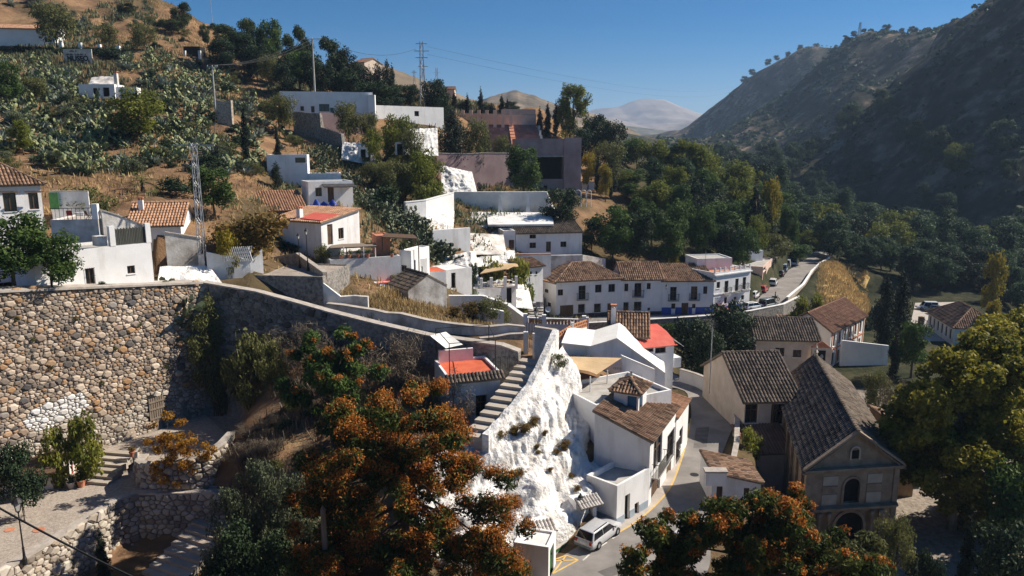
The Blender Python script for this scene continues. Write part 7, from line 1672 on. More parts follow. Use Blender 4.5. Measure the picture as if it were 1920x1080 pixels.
for px, py, r_, lab in ((73,993,.36,'rust-red round manhole cover near the lamp post'),(18,993,.3,'smaller rusty manhole cover at the terrace edge')):
    q = WZ(px, py, .58); MB().lathe([(r_, 0), (r_, .015), (r_*.85, .018)], (q.x, q.y, .572), 20).free('manhole_cover', 'terracotta', lab, 'manhole')
q = WZ(47,1055,.58); lamp_post('street_lamp', 'black lamp post standing on the cobbled lower terrace', (q.x, q.y, .56), W(42,942,q.y).z-.56, s=1.5)
sA2, sB2 = W(-70,890,47.2), W(96,885,49.2)
shd = house('tarpaper_shed', 'low shed with dark flat roof at the rampart foot', Vector((sA2.x, sA2.y, .56)), Vector((sB2.x, sB2.y, .56)), 1.7, 2.0, zb=.56, roof=('flat', 0, 'dark_band'), wall='white', base=.5, cat='shed', ops={'front': [(96,850,112,890,'void')]})
wsd = shd['_size'][0]; MB().hexa([(-.3, -1.6, 1.75), (wsd+.5, -1.6, 1.75), (wsd+.3, 1.8, 2.05), (-.3, 1.8, 2.05)], [(-.3, -1.6, 1.85), (wsd+.5, -1.6, 1.85), (wsd+.3, 1.8, 2.15), (-.3, 1.8, 2.15)]).build('roof_sheet', 'wood', shd)
# deck chair, table, pots
q = WZ(140,890,.58); dc = thing('deck_chair', 'striped canvas deck chair by the terrace steps', 'chair', q, R(30))
for sx in (-.3, .3): MB().tube((sx, -.5, 0), (sx, .55, .95), .03, n=5).build('frame_bar', 'wood_grey', dc); MB().tube((sx, .5, 0), (sx, -.35, .5), .03, n=5).build('frame_bar', 'wood_grey', dc)
for k, mm in enumerate(('canvas_white', 'cloth_red', 'canvas_white', 'canvas_tan', 'canvas_white')):
    x0 = -.28+.56*k/5; x1 = -.28+.56*(k+1)/5; MB().hexa([(x0, -.42, .28), (x1, -.42, .28), (x1, .52, .90), (x0, .52, .90)], [(x0, -.42, .30), (x1, -.42, .30), (x1, .52, .93), (x0, .52, .93)]).build('canvas_stripe', mm, dc)
q = WZ(98,905,.58); tb_ = thing('garden_table', 'round rusty garden table under the terrace tree', 'table', q); MB().lathe([(.55, .58), (.55, .62)], (0, 0, 0), 14).build('table_top', 'terracotta', tb_)
for k in range(3): a = k*2.1; MB().tube((.45*math.cos(a), .45*math.sin(a), 0), (.1*math.cos(a), .1*math.sin(a), .578), .025, n=5).build('leg', 'iron', tb_)
def pot(px, py, z, r, m, lab, plantk=None, sc=.6):
    q = WZ(px, py, z); t = thing('plant_pot', lab, 'plant pot', q); MB().lathe([(r*.7, 0), (r, r*1.5), (r*1.1, r*1.5), (r*1.1, r*1.75), (r*.9, r*1.75), (r*.85, r*1.55)], (0, 0, 0), 12).build('pot', m, t)
    v, qd, rn = leaf_cloud(np.random.default_rng(int(px)), [(0, 0, r*2.2), (r*.4, 0, r*2.8), (-r*.4, .1, r*2.7)], [r*1.0]*3, 160, .13); link('foliage', raw_mesh('foliage', v, qd, rn, plantk or 'leaf_green'), t)
pot(153,912,.58,.28,'terracotta','terracotta pot with green plant beside the steps'); pot(134,915,.58,.26,'concrete','square-looking grey pot of foliage near the deck chair', 'leaf_dark'); pot(184,830,1.74,.22,'terracotta','small terracotta pot with leafy plant at the top of the steps'); pot(248,855,1.74,.2,'terracotta','terracotta pot with red plant on the upper terrace','leaf_rust')
for k, (px, py) in enumerate(((640,492),(655,490),(672,489),(690,488),(735,486))):
    q = W(px, py, 75.2+k*.3); t = thing('plant_pot', 'flowering pot lined up on the rough white terrace wall', 'plant pot', (q.x, q.y, twz+.26), 0, 'pots on the white terrace wall'); MB().lathe([(.13, 0), (.2, .3), (.22, .36)], (0, 0, 0), 10).build('pot', 'terracotta', t)
    v, qd, rn = leaf_cloud(np.random.default_rng(k+50), [(0, 0, .55), (.1, 0, .75)], [.3, .25], 140, .13); link('foliage', raw_mesh('foliage', v, qd, rn, 'leaf_green'), t)
# lower flight at the right of the retaining wall
ls = thing('lower_steps', 'dappled earth steps below the dry-stone wall', 'stairs', (-22, 43, -2.6)); q0, q1 = WZ(300,1090,-2.9), WZ(405,985,-1.3); steps(ls, q0, q1, 3.4, 8, -2.9, -1.2, 'step_stone')
ls2 = thing('bank_steps', 'narrow earthen steps beside the rounded bastion', 'stairs', W(415,915,49)); q0, q1 = W(402,930,48.3), W(435,868,51.5); steps(ls2, q0, q1, 1.3, 8, q0.z-.1, q1.z, 'step_stone')
# wooden pole and cable in the foreground
q = W(605,948,34); MB().lathe([(.16, gh(q.x, 34)-1), (.13, q.z-.2), (.02, q.z)], (q.x, 34, 0), 8).free('wooden_pole', 'wood_grey', 'bare pointed wooden pole rising among the orange leaves', 'pole')
c0, c1 = W(-140,872,24), W(420,1160,20); cp_ = [c0.lerp(c1, k/12)-Vector((0, 0, .25*math.sin(math.pi*k/12))) for k in range(13)]
MB().path(cp_, .035, 6).free('overhead_cable', 'rubber', 'thick black overhead cable crossing above the terrace', 'cable')
# ------------------------------------------------------------------ upper hill: museum, ruin, poles and wires
mu = house('museum_house', 'long white cave museum with tiled roof edge on the upper hill', W(-30,82,150), W(104,80,152), 5, top_py=52, roof=('mono', 1.3), wall='white_clean', roofm='tile_orange', over=.3, base=3, pitch=.35, row=.6, ops={'front': [(72,67,77,72,'win'),(83,70,97,79,'void')]})
SY = gp(145,121,100).y-.3
sgn = thing('museum_sign', 'weathered board lettered MUSEO on the dark hedge', 'sign', W(145,116,SY)-Vector((0, 0, .2)))
s0 = W(118,92,SY); s1 = W(171,92,SY); zt_, zb2 = s0.z, W(118,117,SY).z; bw_ = s1.x-s0.x; yy = SY
MB().box(s0.x, s1.x, yy, yy+.15, zb2, zt_).build('board', 'sign_board', sgn, world=True)
for f in (.1, .9): MB().box(s0.x+bw_*f-.1, s0.x+bw_*f+.1, yy+.16, yy+.36, zb2-2.5, zt_-.1).build('post', 'wood', sgn, world=True)
def text_mesh(txt, size, loc, m, parent, name='lettering', bold=.02):
    cu = bpy.data.curves.new('letters', 'FONT'); cu.body = txt; cu.size = size; cu.align_x = 'CENTER'; cu.align_y = 'CENTER'; cu.extrude = .01; cu.offset = bold
    ob = bpy.data.objects.new('letters', cu); COL.objects.link(ob); dg = bpy.context.evaluated_depsgraph_get(); me = bpy.data.meshes.new_from_object(ob.evaluated_get(dg)); bpy.data.objects.remove(ob)
    me.transform(Matrix.Rotation(R(90), 4, 'X')); me.materials.clear(); me.materials.append(MATS[m]); o = link(name, me, parent); o.location = Vector(loc)-Vector(parent.location); return o
text_mesh('MUSEO', 1.15, ((s0.x+s1.x)/2-.05, yy-.03, zb2+(zt_-zb2)*.28), 'ink', sgn, bold=.05)
for k, (f0, f1, zf) in enumerate(((.08, .80, .60), (.22, .48, .86))):
    m2 = MB(); nb = int((f1-f0)*26)
    for i in range(nb):
        if (i*7+k*3) % 9 == 4: continue
        x = s0.x+bw_*(f0+(f1-f0)*i/nb); m2.box(x, x+bw_*.026, yy-.03, yy-.01, zb2+(zt_-zb2)*zf-.16, zb2+(zt_-zb2)*zf+.14*((i*5) % 3 > 0))
    m2.build('faded_lettering', 'ink', sgn, world=True)['kind'] = 'stuff'
for px, py in ((114,76),(150,80),(186,83),(222,86)):
    q = W(px, py, 146); gzz = gh(q.x, 146); z1 = max(q.z, gzz+.7); MB().box(q.x-.28, q.x+.28, 145.7, 146.3, gzz-.6, z1).free('fence_pier', 'white_clean', 'short white fence pier along the hedge above the museum board', 'pier', 'white fence piers above the hedge')
ru = house('ruined_cave_house', 'ruined white cave house with chimney among the agaves', W(150,190,117), W(217,190,117), 3, top_py=159, roof=('flat', .1, 'white_old'), wall='white_clean', base=2, ops={'front': [(174,165,183,177,'win'),(192,164,206,181,'void')]})
chimney(ru, ru['_size'][0]*.98, 1, 2.6, 1.6, .5, 'white_old')
house('ruined_cave_house', 'pale lean-to with shuttered front beside the ruined cave house', W(217,190,117.3), W(258,186,118), 2.5, top_py=163, roof=('flat', .05, 'white_old'), wall='white_clean', base=2, ops={'front': [(225,166,240,184,'door','px','grey_blue_paint')]})
rock_patch('whitewashed_rock', 'pale blotched rock over the ruined cave house', [W(165,160,118.5), W(222,160,118.5), W(220,140,122), W(172,145,122)], .6, 'white_old', 14, 21)
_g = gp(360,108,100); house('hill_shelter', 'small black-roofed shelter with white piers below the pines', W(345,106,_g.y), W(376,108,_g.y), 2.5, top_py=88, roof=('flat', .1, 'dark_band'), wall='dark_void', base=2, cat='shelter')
for px in (347, 375): q = W(px, 106, _g.y-.5); MB().box(q.x-.25, q.x+.25, q.y-.3, q.y+.2, q.z-.5, W(px, 95, _g.y-.5).z).free('gate_pier', 'white_clean', 'white pier at the front of the black-roofed shelter', 'pier', 'white shelter piers')
wall_line('stone_stub', 'tan rubble wall stub on the cactus slope', [(*W(405,200,114)[:2], W(405,185,114).z, 20), (*W(434,210,114)[:2], W(434,190,114).z, 20)], .8, 'stone_tan', jag=.3, sub=1)
house('ridge_house', 'brown house gable behind the ridge cypresses', W(662,140,200), W(684,142,198), 7, top_py=118, roof=('gable_x', 1.2), wall='cream', roofm='tile_red', over=.2, base=6)
house('ridge_house', 'small white roadside house beside the far ridge trees', W(836,178,200), W(852,180,200), 5, top_py=168, roof=('gable_x', .8), wall='peach', roofm='tile_red', over=.2, base=6)
def lattice_pole(label, px, Y, py_top, py_base, w0, w1, arm=None, solid=None):
    b = W(px, py_base, Y); tz_ = W(px, py_top, Y).z; g = gh(b.x, Y); z0 = min(b.z, g)-.3; H = tz_-z0
    t = thing('lattice_pylon', label, 'pylon', (b.x, Y, z0)); zs = z0
    zo = 0
    if solid: zo = solid; MB().hexa([(-w0*.6, -w0*.6, 0), (w0*.6, -w0*.6, 0), (w0*.6, w0*.6, 0), (-w0*.6, w0*.6, 0)], [(-w0*.5, -w0*.5, solid), (w0*.5, -w0*.5, solid), (w0*.5, w0*.5, solid), (-w0*.5, w0*.5, solid)]).build('base_block', 'galvanised', t)
    n = max(6, int((H-zo)/(w0*1.5)))
    cor = lambda f, sx, sy: Vector((sx*(w0+(w1-w0)*f)/2, sy*(w0+(w1-w0)*f)/2, zo+(H-zo)*f))
    for sx in (-1, 1):
        for sy in (-1, 1): MB().tube(cor(0, sx, sy), cor(1, sx, sy), w0*.08, n=4).build('leg', 'galvanised', t)
    br = MB()
    for i in range(n):
        f0, f1 = i/n, (i+1)/n; s = 1 if i % 2 else -1
        for (a, b_) in (((s, -1), (-s, -1)), ((s, 1), (-s, 1)), ((-1, s), (-1, -s)), ((1, s), (1, -s))): br.tube(cor(f0, *a), cor(f1, *b_), w0*.045, n=3, cap=False)
    br.build('bracing', 'galvanised', t)
    for zf, L in arm or []: MB().box(-L/2, L/2, -.06, .06, H*zf-.08, H*zf+.05).build('cross_arm', 'galvanised', t)
    return t, Vector((b.x, Y, tz_))
def pole(label, px, Y, py_top, py_base, r=.12, arms=()):
    b = W(px, py_base, Y); tz_ = W(px, py_top, Y).z; z0 = min(b.z, gh(b.x, Y))-.3; t = thing('utility_pole', label, 'utility pole', (b.x, Y, z0)); MB().tube((0, 0, 0), (0, 0, tz_-z0), r, r*.65, 8).build('pole', 'concrete', t)
    for dz, L in arms:
        MB().box(-L/2, L/2, -.05, .05, tz_-z0-dz-.05, tz_-z0-dz+.05).build('cross_arm', 'galvanised', t)
        for x in (-L*.45, 0, L*.45): MB().lathe([(.03, 0), (.06, .08), (.03, .2)], (x, 0, tz_-z0-dz+.052), 6).build('insulator', 'plastic_white', t)
    return Vector((b.x, Y, tz_))
_, T1 = lattice_pole('tall pale lattice pylon rising from the garden wall', 381, 66, 268, 500, .52, .36, [(.985, 3.6)], solid=2.6)
T2 = pole('concrete utility pole beside the rubble stub on the slope', 403, 115, 122, 195, .16, [(.25, 1.6)])
T3 = pole('concrete utility pole among the hilltop trees', 590, 140, 72, 168, .2, [(.1, 3.2)])
_, T4 = lattice_pole('dark lattice pylon standing on the ridge', 792, 165, 78, 165, 1.0, .6, [(.97, 2.4), (.86, 3.2), (.76, 2.6)])
lattice_pole('short lattice mast beside the tall ridge pylon', 794, 200, 118, 160, .8, .5, [(.9, 2.6)]); lattice_pole('tiny far lattice mast on the tan hill', 819, 420, 127, 150, 1.6, .8, [(.9, 4), (.7, 5)]); lattice_pole('slim lattice mast left of the ridge pylons', 777, 230, 132, 160, .7, .4, [(.95, 1.8)])
lattice_pole('thin radio mast on the shaded hill summit', 1611, 700, 42, 68, 2.4, 1.0)
p_ = pole('thin pole on the upper skyline', 398, 200, -20, 45, .08)
def wire(a, b, sag, label, r=.025, n=14):
    MB().path([a.lerp(b, k/n)-Vector((0, 0, sag*4*(k/n)*(1-k/n))) for k in range(n+1)], r, 4).free('power_line', 'iron', label, 'power line', 'power lines')
for k in (-1, 0, 1): wire(T2+Vector((k*.7, 0, 0)), T3+Vector((k*1.4, 0, 0)), 1.2, 'power line between the slope pole and the hilltop pole', .03)
for k in (-1, 1): wire(T1+Vector((k*1.6, 0, -.1)), T2+Vector((k*.7, 0, -.1)), 1.5, 'power line from the garden pylon up to the slope pole', .022)
T5 = W(1425, 136, 1035)
for k, dz in enumerate((0, 1.6)): wire(T4+Vector((1.2, 0, -1-dz)), T5+Vector((0, 0, -dz*4)), 16, 'long high power line crossing the valley from the ridge pylon', .022, 30)
wire(T3+Vector((1.4, 0, 0)), T4+Vector((-1.2, 0, -1.5)), 2, 'power line from the hilltop pole to the ridge pylon', .03)
# ------------------------------------------------------------------ trees and shrubs
def T(kind, px, Y, top, w, label, group=None, **k): return tree(kind, px, Y, top, w, label, group, **k)
GP = 'pines on the upper hillside'
for k, px, Y, top, w, lab in (('pine',240,176,6,38,'lone rounded pine on the bare upper slope'),('pine',322,172,34,62,'broad low pine of the skyline pair'),('pine',342,178,4,44,'taller pine rising behind the broad low one'),('pine',384,172,44,20,'small leaning pine near the skyline post'),('olive',100,146,-4,80,'tall feathery olive-green tree beside the museum house'),
 ('pine',430,156,44,84,'massive dark pine on the ridge shoulder'),('dark',415,150,72,60,'dark round tree under the massive ridge pine'),('pine',470,162,32,60,'dark pine right of the massive ridge pine'),('round',502,160,34,54,'green round-headed tree on the ridge'),('olive',506,146,98,46,'small olive tree below the green round-headed one'),
 ('pine',566,154,46,44,'tall pine left of the hilltop pole'),('round',560,147,92,66,'broad tree below the tall pine'),('dark',535,143,108,48,'dark bush-like tree on the ridge path'),('pine',622,151,68,62,'spreading pine right of the hilltop pole'),('fir',648,148,76,66,'dark shaggy conifer on the ridge'),('dark',606,143,112,46,'dark round tree below the spreading pine'),('dark',655,143,128,62,'wide dark tree under the shaggy conifer'),
 ('fir',692,146,117,32,'pointed dark fir left of the ridge group'),('fir',708,148,107,38,'tallest pointed fir of the ridge group'),('fir',725,147,102,32,'slim pointed fir of the ridge group'),('cypress',735,148,114,18,'thin cypress at the end of the fir group'),('dark',705,141,150,84,'dark thicket tree under the ridge firs'),('dark',735,144,160,50,'low dark tree below the thin cypress'),
 ('dark',746,152,158,36,'small round tree right of the firs'),('dark',770,153,158,40,'small round tree before the ridge pylon'),('dark',815,155,148,62,'big dark round tree right of the ridge pylon'),('dark',455,154,60,60,'dark round tree tucked into the massive ridge pine'),('dark',580,146,96,56,'dark tree behind the hilltop pole'),('pine',545,156,62,46,'dark pine between the ridge pines'),('dark',630,147,100,56,'dark tree filling the ridge grove'),('dark',672,146,118,44,'dark tree under the brown gable'),('dark',480,150,80,50,'dark tree below the dark ridge pines'),('dark',835,152,172,34,'dark shoulder tree beside the big round one')): T(k, px, Y, top, w, lab)
for px, Y, top, w in ((852,168,169,11),(876,170,172,12),(901,172,159,13),(941,178,175,15),(951,179,182,10)): T('cypress', px, Y, top, w, 'slim dark cypress on the skyline above the peach wall', 'skyline cypresses')
T('fir',921,176,190,20,'short shaggy conifer between the skyline cypresses'); T('dark',868,172,190,40,'round green tree behind the skyline cypresses'); T('dark',960,184,190,34,'dark round tree behind the hilltop house'); T('dark',910,178,196,44,'low dark tree by the peach wall')
T('cypress_wide',846,135,192,60,'big dense cypress standing on the pink theatre wall'); T('olive',894,137.5,212,48,'light open tree before the theatre seats'); T('olive',938,140,246,26,'small pale tree at the foot of the seats'); T('round',983,131,271,78,'full green tree before the dark stage'); T('poplar_lime',1076,172,156,66,'tall bright yellow-green poplar behind the theatre'); T('poplar_lime',1060,174,178,30,'slender pale poplar beside the bright tall one')
for px, Y, top, w in ((1012,170,196,14),(1027,171,187,16),(1042,174,184,14)): T('cypress', px, Y, top, w, 'dark cypress rising beside the stepped theatre wall', 'theatre cypresses')
for k, px, Y, top, w, lab in (('dark',1120,168,214,70,'large dark tree right of the bright poplar'),('dark',1152,160,226,60,'dark rounded tree at the edge of the theatre grove'),('dark',1090,160,236,50,'dark tree behind the stage pier'),('olive',1135,150,258,70,'grey-green broad tree below the theatre grove'),('yellow',1103,146,284,34,'golden yellow tree beside the pink stage pier'),('cypress',1121,145,286,14,'thin cypress beside the golden tree'),('cypress',1154,150,270,16,'thin cypress in the theatre grove'),('cypress',1146,144,300,12,'narrow dark cypress behind the white arches'),('yellow',1136,142,306,30,'small golden tree near the white arches')): T(k, px, Y, top, w, lab)
env = lambda px: float(np.interp(px, [1050,1100,1150,1200,1250,1300,1340,1380,1440,1480,1510], [352,350,300,264,272,268,292,305,330,392,400]))
WG = 'trees crowding the slope above the white row'
lbk = dict(round='leafy green tree in the wood above the white row', round2='leafy green tree in the wood above the white row', dark='dark evergreen tree in the wood above the white row', lime='yellow-green tree in the wood above the white row', poplar_lime='tall pale poplar in the wood above the white row', poplar='tall poplar in the wood above the white row', cypress='thin dark cypress in the wood above the white row', yellow='golden tree in the wood above the white row', olive='dull olive-green tree in the wood above the white row')
rr_ = random.Random(5)
for Y0, dy, step, ks in ((178,0,30,['poplar','lime','round','poplar_lime','round2']),(160,28,30,['round2','lime','round','poplar','lime']),(142,64,30,['dark','round','dark','lime','cypress','round2']),(127,112,28,['dark','round','dark','olive','round2'])):
    px = 1062 if Y0 < 150 else 1165
    while px < (1495 if Y0 > 130 else 1400):
        k = rr_.choice(ks); top = env(px)+dy+rr_.uniform(-12, 20)
        if px < 1165 and Y0 == 142: top += 30
        T(k, px+rr_.uniform(-8, 8), Y0+rr_.uniform(-6, 6)+max(0, px-1380)*.12, top, (18 if k == 'cypress' else rr_.uniform(56, 84)*(.72 if k == 'poplar' else 1)), lbk[k], WG); px += step
for k, px, Y, top, w, lab in (('cypress',1418,139,330,28,'tallest black cypress above the tan street cottages'),('yellow',1446,146,332,40,'golden tree beside the tallest black cypress'),('round',1482,150,386,44,'rounded green tree at the end of the wood'),('dark',1052,119,352,80,'ivy-dark tree beside the white retaining wall'),('round',1150,116,384,84,'bright green tree behind the row roofs'),('dark',1110,117,408,62,'dark shrubby tree above the grey wall'),('dark',1200,117,396,70,'dark tree over the row house roofs'),('round2',1255,119,404,70,'green tree behind the hipped row roofs'),('yellow',1262,118,446,26,'small golden shrub-tree above the row roofs'),('lime',1420,136,400,50,'bright shrubby tree over the tan cottage'),('shrub_olive',1455,138,432,60,'olive shrub hanging over the tan cottage')): T(k, px, Y, top, w, lab)
for k, px, Y, top, w, lab in (('dark',1362,86,566,124,'big dark spreading tree before the far street parapet'),('dark',1300,84,596,104,'dark tree below the parapet beside the red roof'),('round',1243,92,604,60,'green tree under the street parapet'),('dark',1405,90,588,70,'dark tree beside the school wing'),('dark',1330,78,618,80,'low dark tree behind the outer street wall'),('shrub_lime',1500,101,556,44,'bright shrub on the street wall by the school'),('shrub_lime',1528,103,552,40,'green bush beside the ribbed shed'),
 ('cypress_wide',1663,94,500,46,'tall black cypress of the pair behind the school yard'),('cypress_wide',1692,97,494,50,'broader black cypress of the pair behind the school yard'),('cypress',1680,84,602,22,'small cypress before the black pair'),('round',1716,86,600,84,'green bushy tree before the car park path'),('shrub_dark',1643,112,566,40,'dark cactus-like shrub at the field edge'),('olive',1650,74,690,60,'thin brownish tree beside the church chapel'),('shrub_twig',1690,68,700,80,'bare brown thicket left of the golden plane tree')): T(k, px, Y, top, w, lab)
# valley wood
vg = random.Random(9); spots = []
while len(spots) < 190:
    Y = vg.uniform(118, 400); x0 = 66+max(0, 150-Y)*.0 + (Y-150)*.05 if Y > 150 else 84; X = vg.uniform(x0, 172 if Y > 200 else 150)
    if Y < 158 and X < 96: continue
    if Y > 200 and X > 118+.12*(Y-200) and vg.random() < .75: continue
    if any((X-a)**2+(Y-b)**2 < (4.6+Y*.006)**2 for a, b, _ in spots): continue
    spots.append((X, Y, 0))
lbv = dict(valley='bushy grey-green tree in the valley wood below the shaded hill', valley2='spreading grey-green tree in the valley wood below the shaded hill', poplar='upright poplar in the valley wood below the shaded hill', dark='dark evergreen in the valley wood below the shaded hill', lime='yellowing tree in the valley wood below the shaded hill')
for X, Y, _ in spots:
    k = vg.choice(['valley','valley2','valley','valley2','poplar','dark','valley','lime' if Y < 330 else 'valley']); p = PROTO[k]; h = vg.uniform(7.5, 13)*(1.15 if k == 'poplar' else 1)*(.8 if Y < 170 else 1); s = h/p['_h']
    copy_tree(p, (X, Y, gh(X, Y)-.2), vg.uniform(0, 6.28), (s*vg.uniform(.9, 1.2), s*vg.uniform(.9, 1.2), s), lbv[k], 'trees of the valley wood', 'tree')
for i in range(400):
    if len(spots) > 232: break
    Y = vg.uniform(100, 165); X = vg.uniform(60, 112)
    if _inside(np.array([X]), np.array([Y]), np.array([(54,100),(80,103),(101,151),(69,156)]))[0] or X < 64+(Y-120)*.16 or _inside(np.array([X]), np.array([Y]), np.array([(60,110),(66,140),(70,160),(64,165),(50,120)]))[0]: continue
    if Y < 112 and X < 84: continue
    if any((X-a)**2+(Y-b)**2 < 14 for a, b, _ in spots): continue
    spots.append((X, Y, 1)); k = vg.choice(['valley','valley2','dark','valley']); p = PROTO[k]; h = vg.uniform(5, 9); s = h/p['_h']
    copy_tree(p, (X, Y, gh(X, Y)-.2), vg.uniform(0, 6.28), (s*1.1, s*1.1, s), {'valley':'bushy tree on the valley floor round the car park','valley2':'spreading tree on the valley floor round the car park','dark':'dark evergreen on the valley floor round the car park'}[k], 'trees round the valley car park', 'tree')
T('yellow',1868,128,470,26,'narrow golden tree in the dark of the valley'); T('yellow',1862,112,560,34,'golden tree behind the long valley house')
# slope left: named bushes
for k, px, Y, top, w, lab in (('round',8,106,108,56,'green tree at the edge of the agave slope'),('olive',68,112,140,48,'grey-green bush under the museum hedge'),('lime',258,101,164,116,'large yellow-green bush below the ruined cave house'),('lime',40,90,222,50,'golden-green bush above the tall white house'),('olive',196,149,42,46,'thin tree beside the white fence piers'),('olive',270,150,38,50,'bare grey tree below the lone pine'),('round',398,78,310,92,'green tree behind the garden pylon'),('shrub_dark',330,83,330,90,'dark bush beside the palm'),('shrub_rust',462,69.5,396,150,'huge rust-brown bush over the lattice wall'),('shrub_rust',415,70,420,70,'rust and yellow bush beside the lattice wall'),('shrub_yellow',432,66.4,432,50,'yellow flowering bush on the lattice wall'),('shrub_olive',160,71.5,342,90,'yellowing creeper bush behind the terrace wall'),
 ('lime',795,111,276,84,'bright yellow-green tree above the cactus slope'),('olive',742,109,290,74,'olive-green tree left of the bright one'),('olive',700,112,300,66,'thin olive tree by the cave door'),('lime',760,113,305,70,'low bright bush between the olive trees'),('shrub_dark',720,104,345,90,'dark shrub at the head of the cactus slope'),('olive',521,122,170,62,'grey-green tree at the corner of the cave row'),('olive',652,124,184,54,'small tree before the white cave row'),('olive',690,125,205,42,'shrubby tree under the chimney pillar'),('lime',745,121,212,62,'open tree before the lower cave row'),('olive',775,119,228,50,'thin tree above the white cave face'),('lime',700,117,240,46,'yellow-green bush over the cave door'),
 ('cypress',457,98,180,16,'thin cypress on the agave slope'),('cypress',519,100,224,14,'short cypress beside the tall blank house'),('fir',518,95,298,26,'young conifer before the blank white house'),('shrub_dark',600,84,450,60,'dark hedge beside the lamp posts'),('shrub_olive',603,76,455,34,'banana-like green shrub by the potted terrace'),('shrub_dark',540,78,452,90,'dark shrubs under the red patch house'),
 ('dark',30,44.5,830,100,'dark citrus tree on the lower terrace'),('shrub_lime',146,50.2,775,48,'feathery green bush beside the terrace steps'),('shrub_lime',110,49.6,800,70,'green creeper over the shed roof edge'),('cypress',188,42.8,985,30,'narrow young cypress before the dry-stone wall'),
 ('shrub_twig',742,54.2,612,124,'bare grey-brown thicket under the shaded rampart'),('shrub_twig',565,57,592,110,'dry reddish grass thicket on the bank'),('shrub_olive',505,56,625,60,'tall weeds at the foot of the shaded rampart'),('shrub_olive',465,57,610,60,'climbing weeds near the rampart corner'),('shrub_twig',640,53,640,90,'dry twiggy bush on the earth bank'),('bush_grey',480,43.5,850,170,'large grey-green shrub below the bastion'),('bush_grey',425,42.5,905,130,'grey-green shrub beside the dappled steps'),('bush_grey',548,43,880,120,'grey-green shrub beneath the orange tree'),('bush_dark',440,40,980,160,'dark undergrowth bush at the bottom of the bank'),('bush_dark',520,39,1000,160,'dark undergrowth bush beside the wooden pole'),('shrub_twig',850,51,690,70,'dry thicket beside the red terrace'),
 ('shrub_rust',880,70.5,566,50,'brown bush in the straw garden'),('shrub_olive',905,71,555,60,'green bush behind the low white garden wall'),('shrub_olive',930,73,552,50,'leafy bush in the straw garden'),('shrub_rust',850,71.5,575,34,'small brown bush by the gabled ruin'),('shrub_lime',925,94,488,60,'bright vines above the straw awning'),('shrub_lime',975,98,484,60,'green vines beside the cafe hut'),('dark',886,87.5,492,26,'black prickly pillar cactus by the white hut'),('shrub_olive',735,78,510,50,'palm-like bush by the red flat roof'),('shrub_rust',1398,62,800,2,'x')):
    if lab == 'x': continue
    T(k, px, Y, top, w, lab, cat='shrub' if k.startswith(('shrub', 'bush')) else 'tree')
for k, px, Y, top, w, z, lab in (('round',28,52.0,398,150,14.1,'dense green tree at the rampart edge'),('round2',100,52.6,432,110,13.9,'drooping green tree beside the low rampart house'),('shrub_dark',196,56.0,526,34,13.6,'small spiky shrub on the rampart edge')):
    q = W(px, 560, Y); tree(k, px, Y, top, w, lab, loc=(q.x, Y, z), cat='tree')
q = WZ(1395,868,-1.0); tree('shrub_lime', 1395, q.y, 800, 66, 'leafy green bush over the street wall by the kiosk house', loc=(q.x+.4, q.y, -1.6), cat='shrub')
for px in range(10, 236, 22): T('shrub_dark', px, 143.5, 84+px*.02, 56, 'dark clipped hedge bush below the museum', 'hedge below the museum', cat='shrub')
for px, py, s in ((1000,796,.5),(985,806,.55),(962,812,.5),(940,818,.5),(1018,812,.3),(1010,848,.3),(1056,838,.5),(1046,850,.35),(976,890,.4),(1072,893,.35),(1082,920,.35),(1110,908,.35),(1005,838,.3),(1030,880,.25)):
    p = rock_at(px, py); copy_tree(PROTO['shrub_rust'], p-Vector((0, 0, .15)), px, (s*.75, s*.75, s*.6), 'rust-brown tuft rooted in the white rock', 'tufts on the white rock', 'plant')
p = rock_at(1046, 690); copy_tree(PROTO['shrub_olive'], p, 1, (.55, .55, .6), 'olive bush at the top of the white rock', None, 'shrub')
for k, (px, Y, z) in enumerate(((1063,60.2,7.2),(1078,60.3,7.0),(1095,60.4,6.8),(1108,60.4,6.6))): q = W(px, 660, Y); copy_tree(PROTO['shrub_dark'], (q.x, q.y-.5, q.z-1.2), k, (.5, .5, .5), 'dark shrub along the white hall wall above the sail', 'shrubs along the white hall', 'shrub')
# palms
def palm(label, loc, h, r, seed=1, n=26):
    rg = random.Random(seed); t = thing('palm_tree', label, 'palm', loc); MB().path([(0, 0, -.3), (.05, 0, h*.5), (0, .05, h)], [.24, .2, .22], 8).build('trunk', 'bark', t)
    for i in range(n):
        a = i*2.4; el = rg.uniform(-.5, 1.3); L = r*rg.uniform(.8, 1.1); mb = MB(); mb.cur = rg.random()
        d = Vector((math.cos(a), math.sin(a), 0)); s = Vector((-d.y, d.x, 0)); base = Vector((0, 0, h))
        pts = [base+d*(L*f*math.cos(el))+Vector((0, 0, L*f*math.sin(el)-.55*L*f*f)) for f in (0, .35, .7, 1)]
        for k in range(-4, 5):
            tip = pts[2]+s*(k*.16*L*.6)+(pts[3]-pts[2])*(1-abs(k)*.1); mb.add([pts[2]*.75+pts[1]*.25, pts[2]+s*(k*.1*L*.6-.05), tip, pts[2]+s*(k*.1*L*.6+.05)], [(0, 1, 2, 3)])
        mb.tube(pts[0], pts[1], .03, n=3); mb.tube(pts[1], pts[2], .025, n=3); mb.build('frond', 'leaf_olive', t)
    return t
q = at(271, 82); palm('fan palm with shaggy fronds above the tiled cottage', q, W(271,340,82).z-q.z, 2.4, 3); q = at(742, 77.5); palm('small fan palm beside the red flat roof', (q.x, q.y, q.z), .9, 1.3, 5, 18)
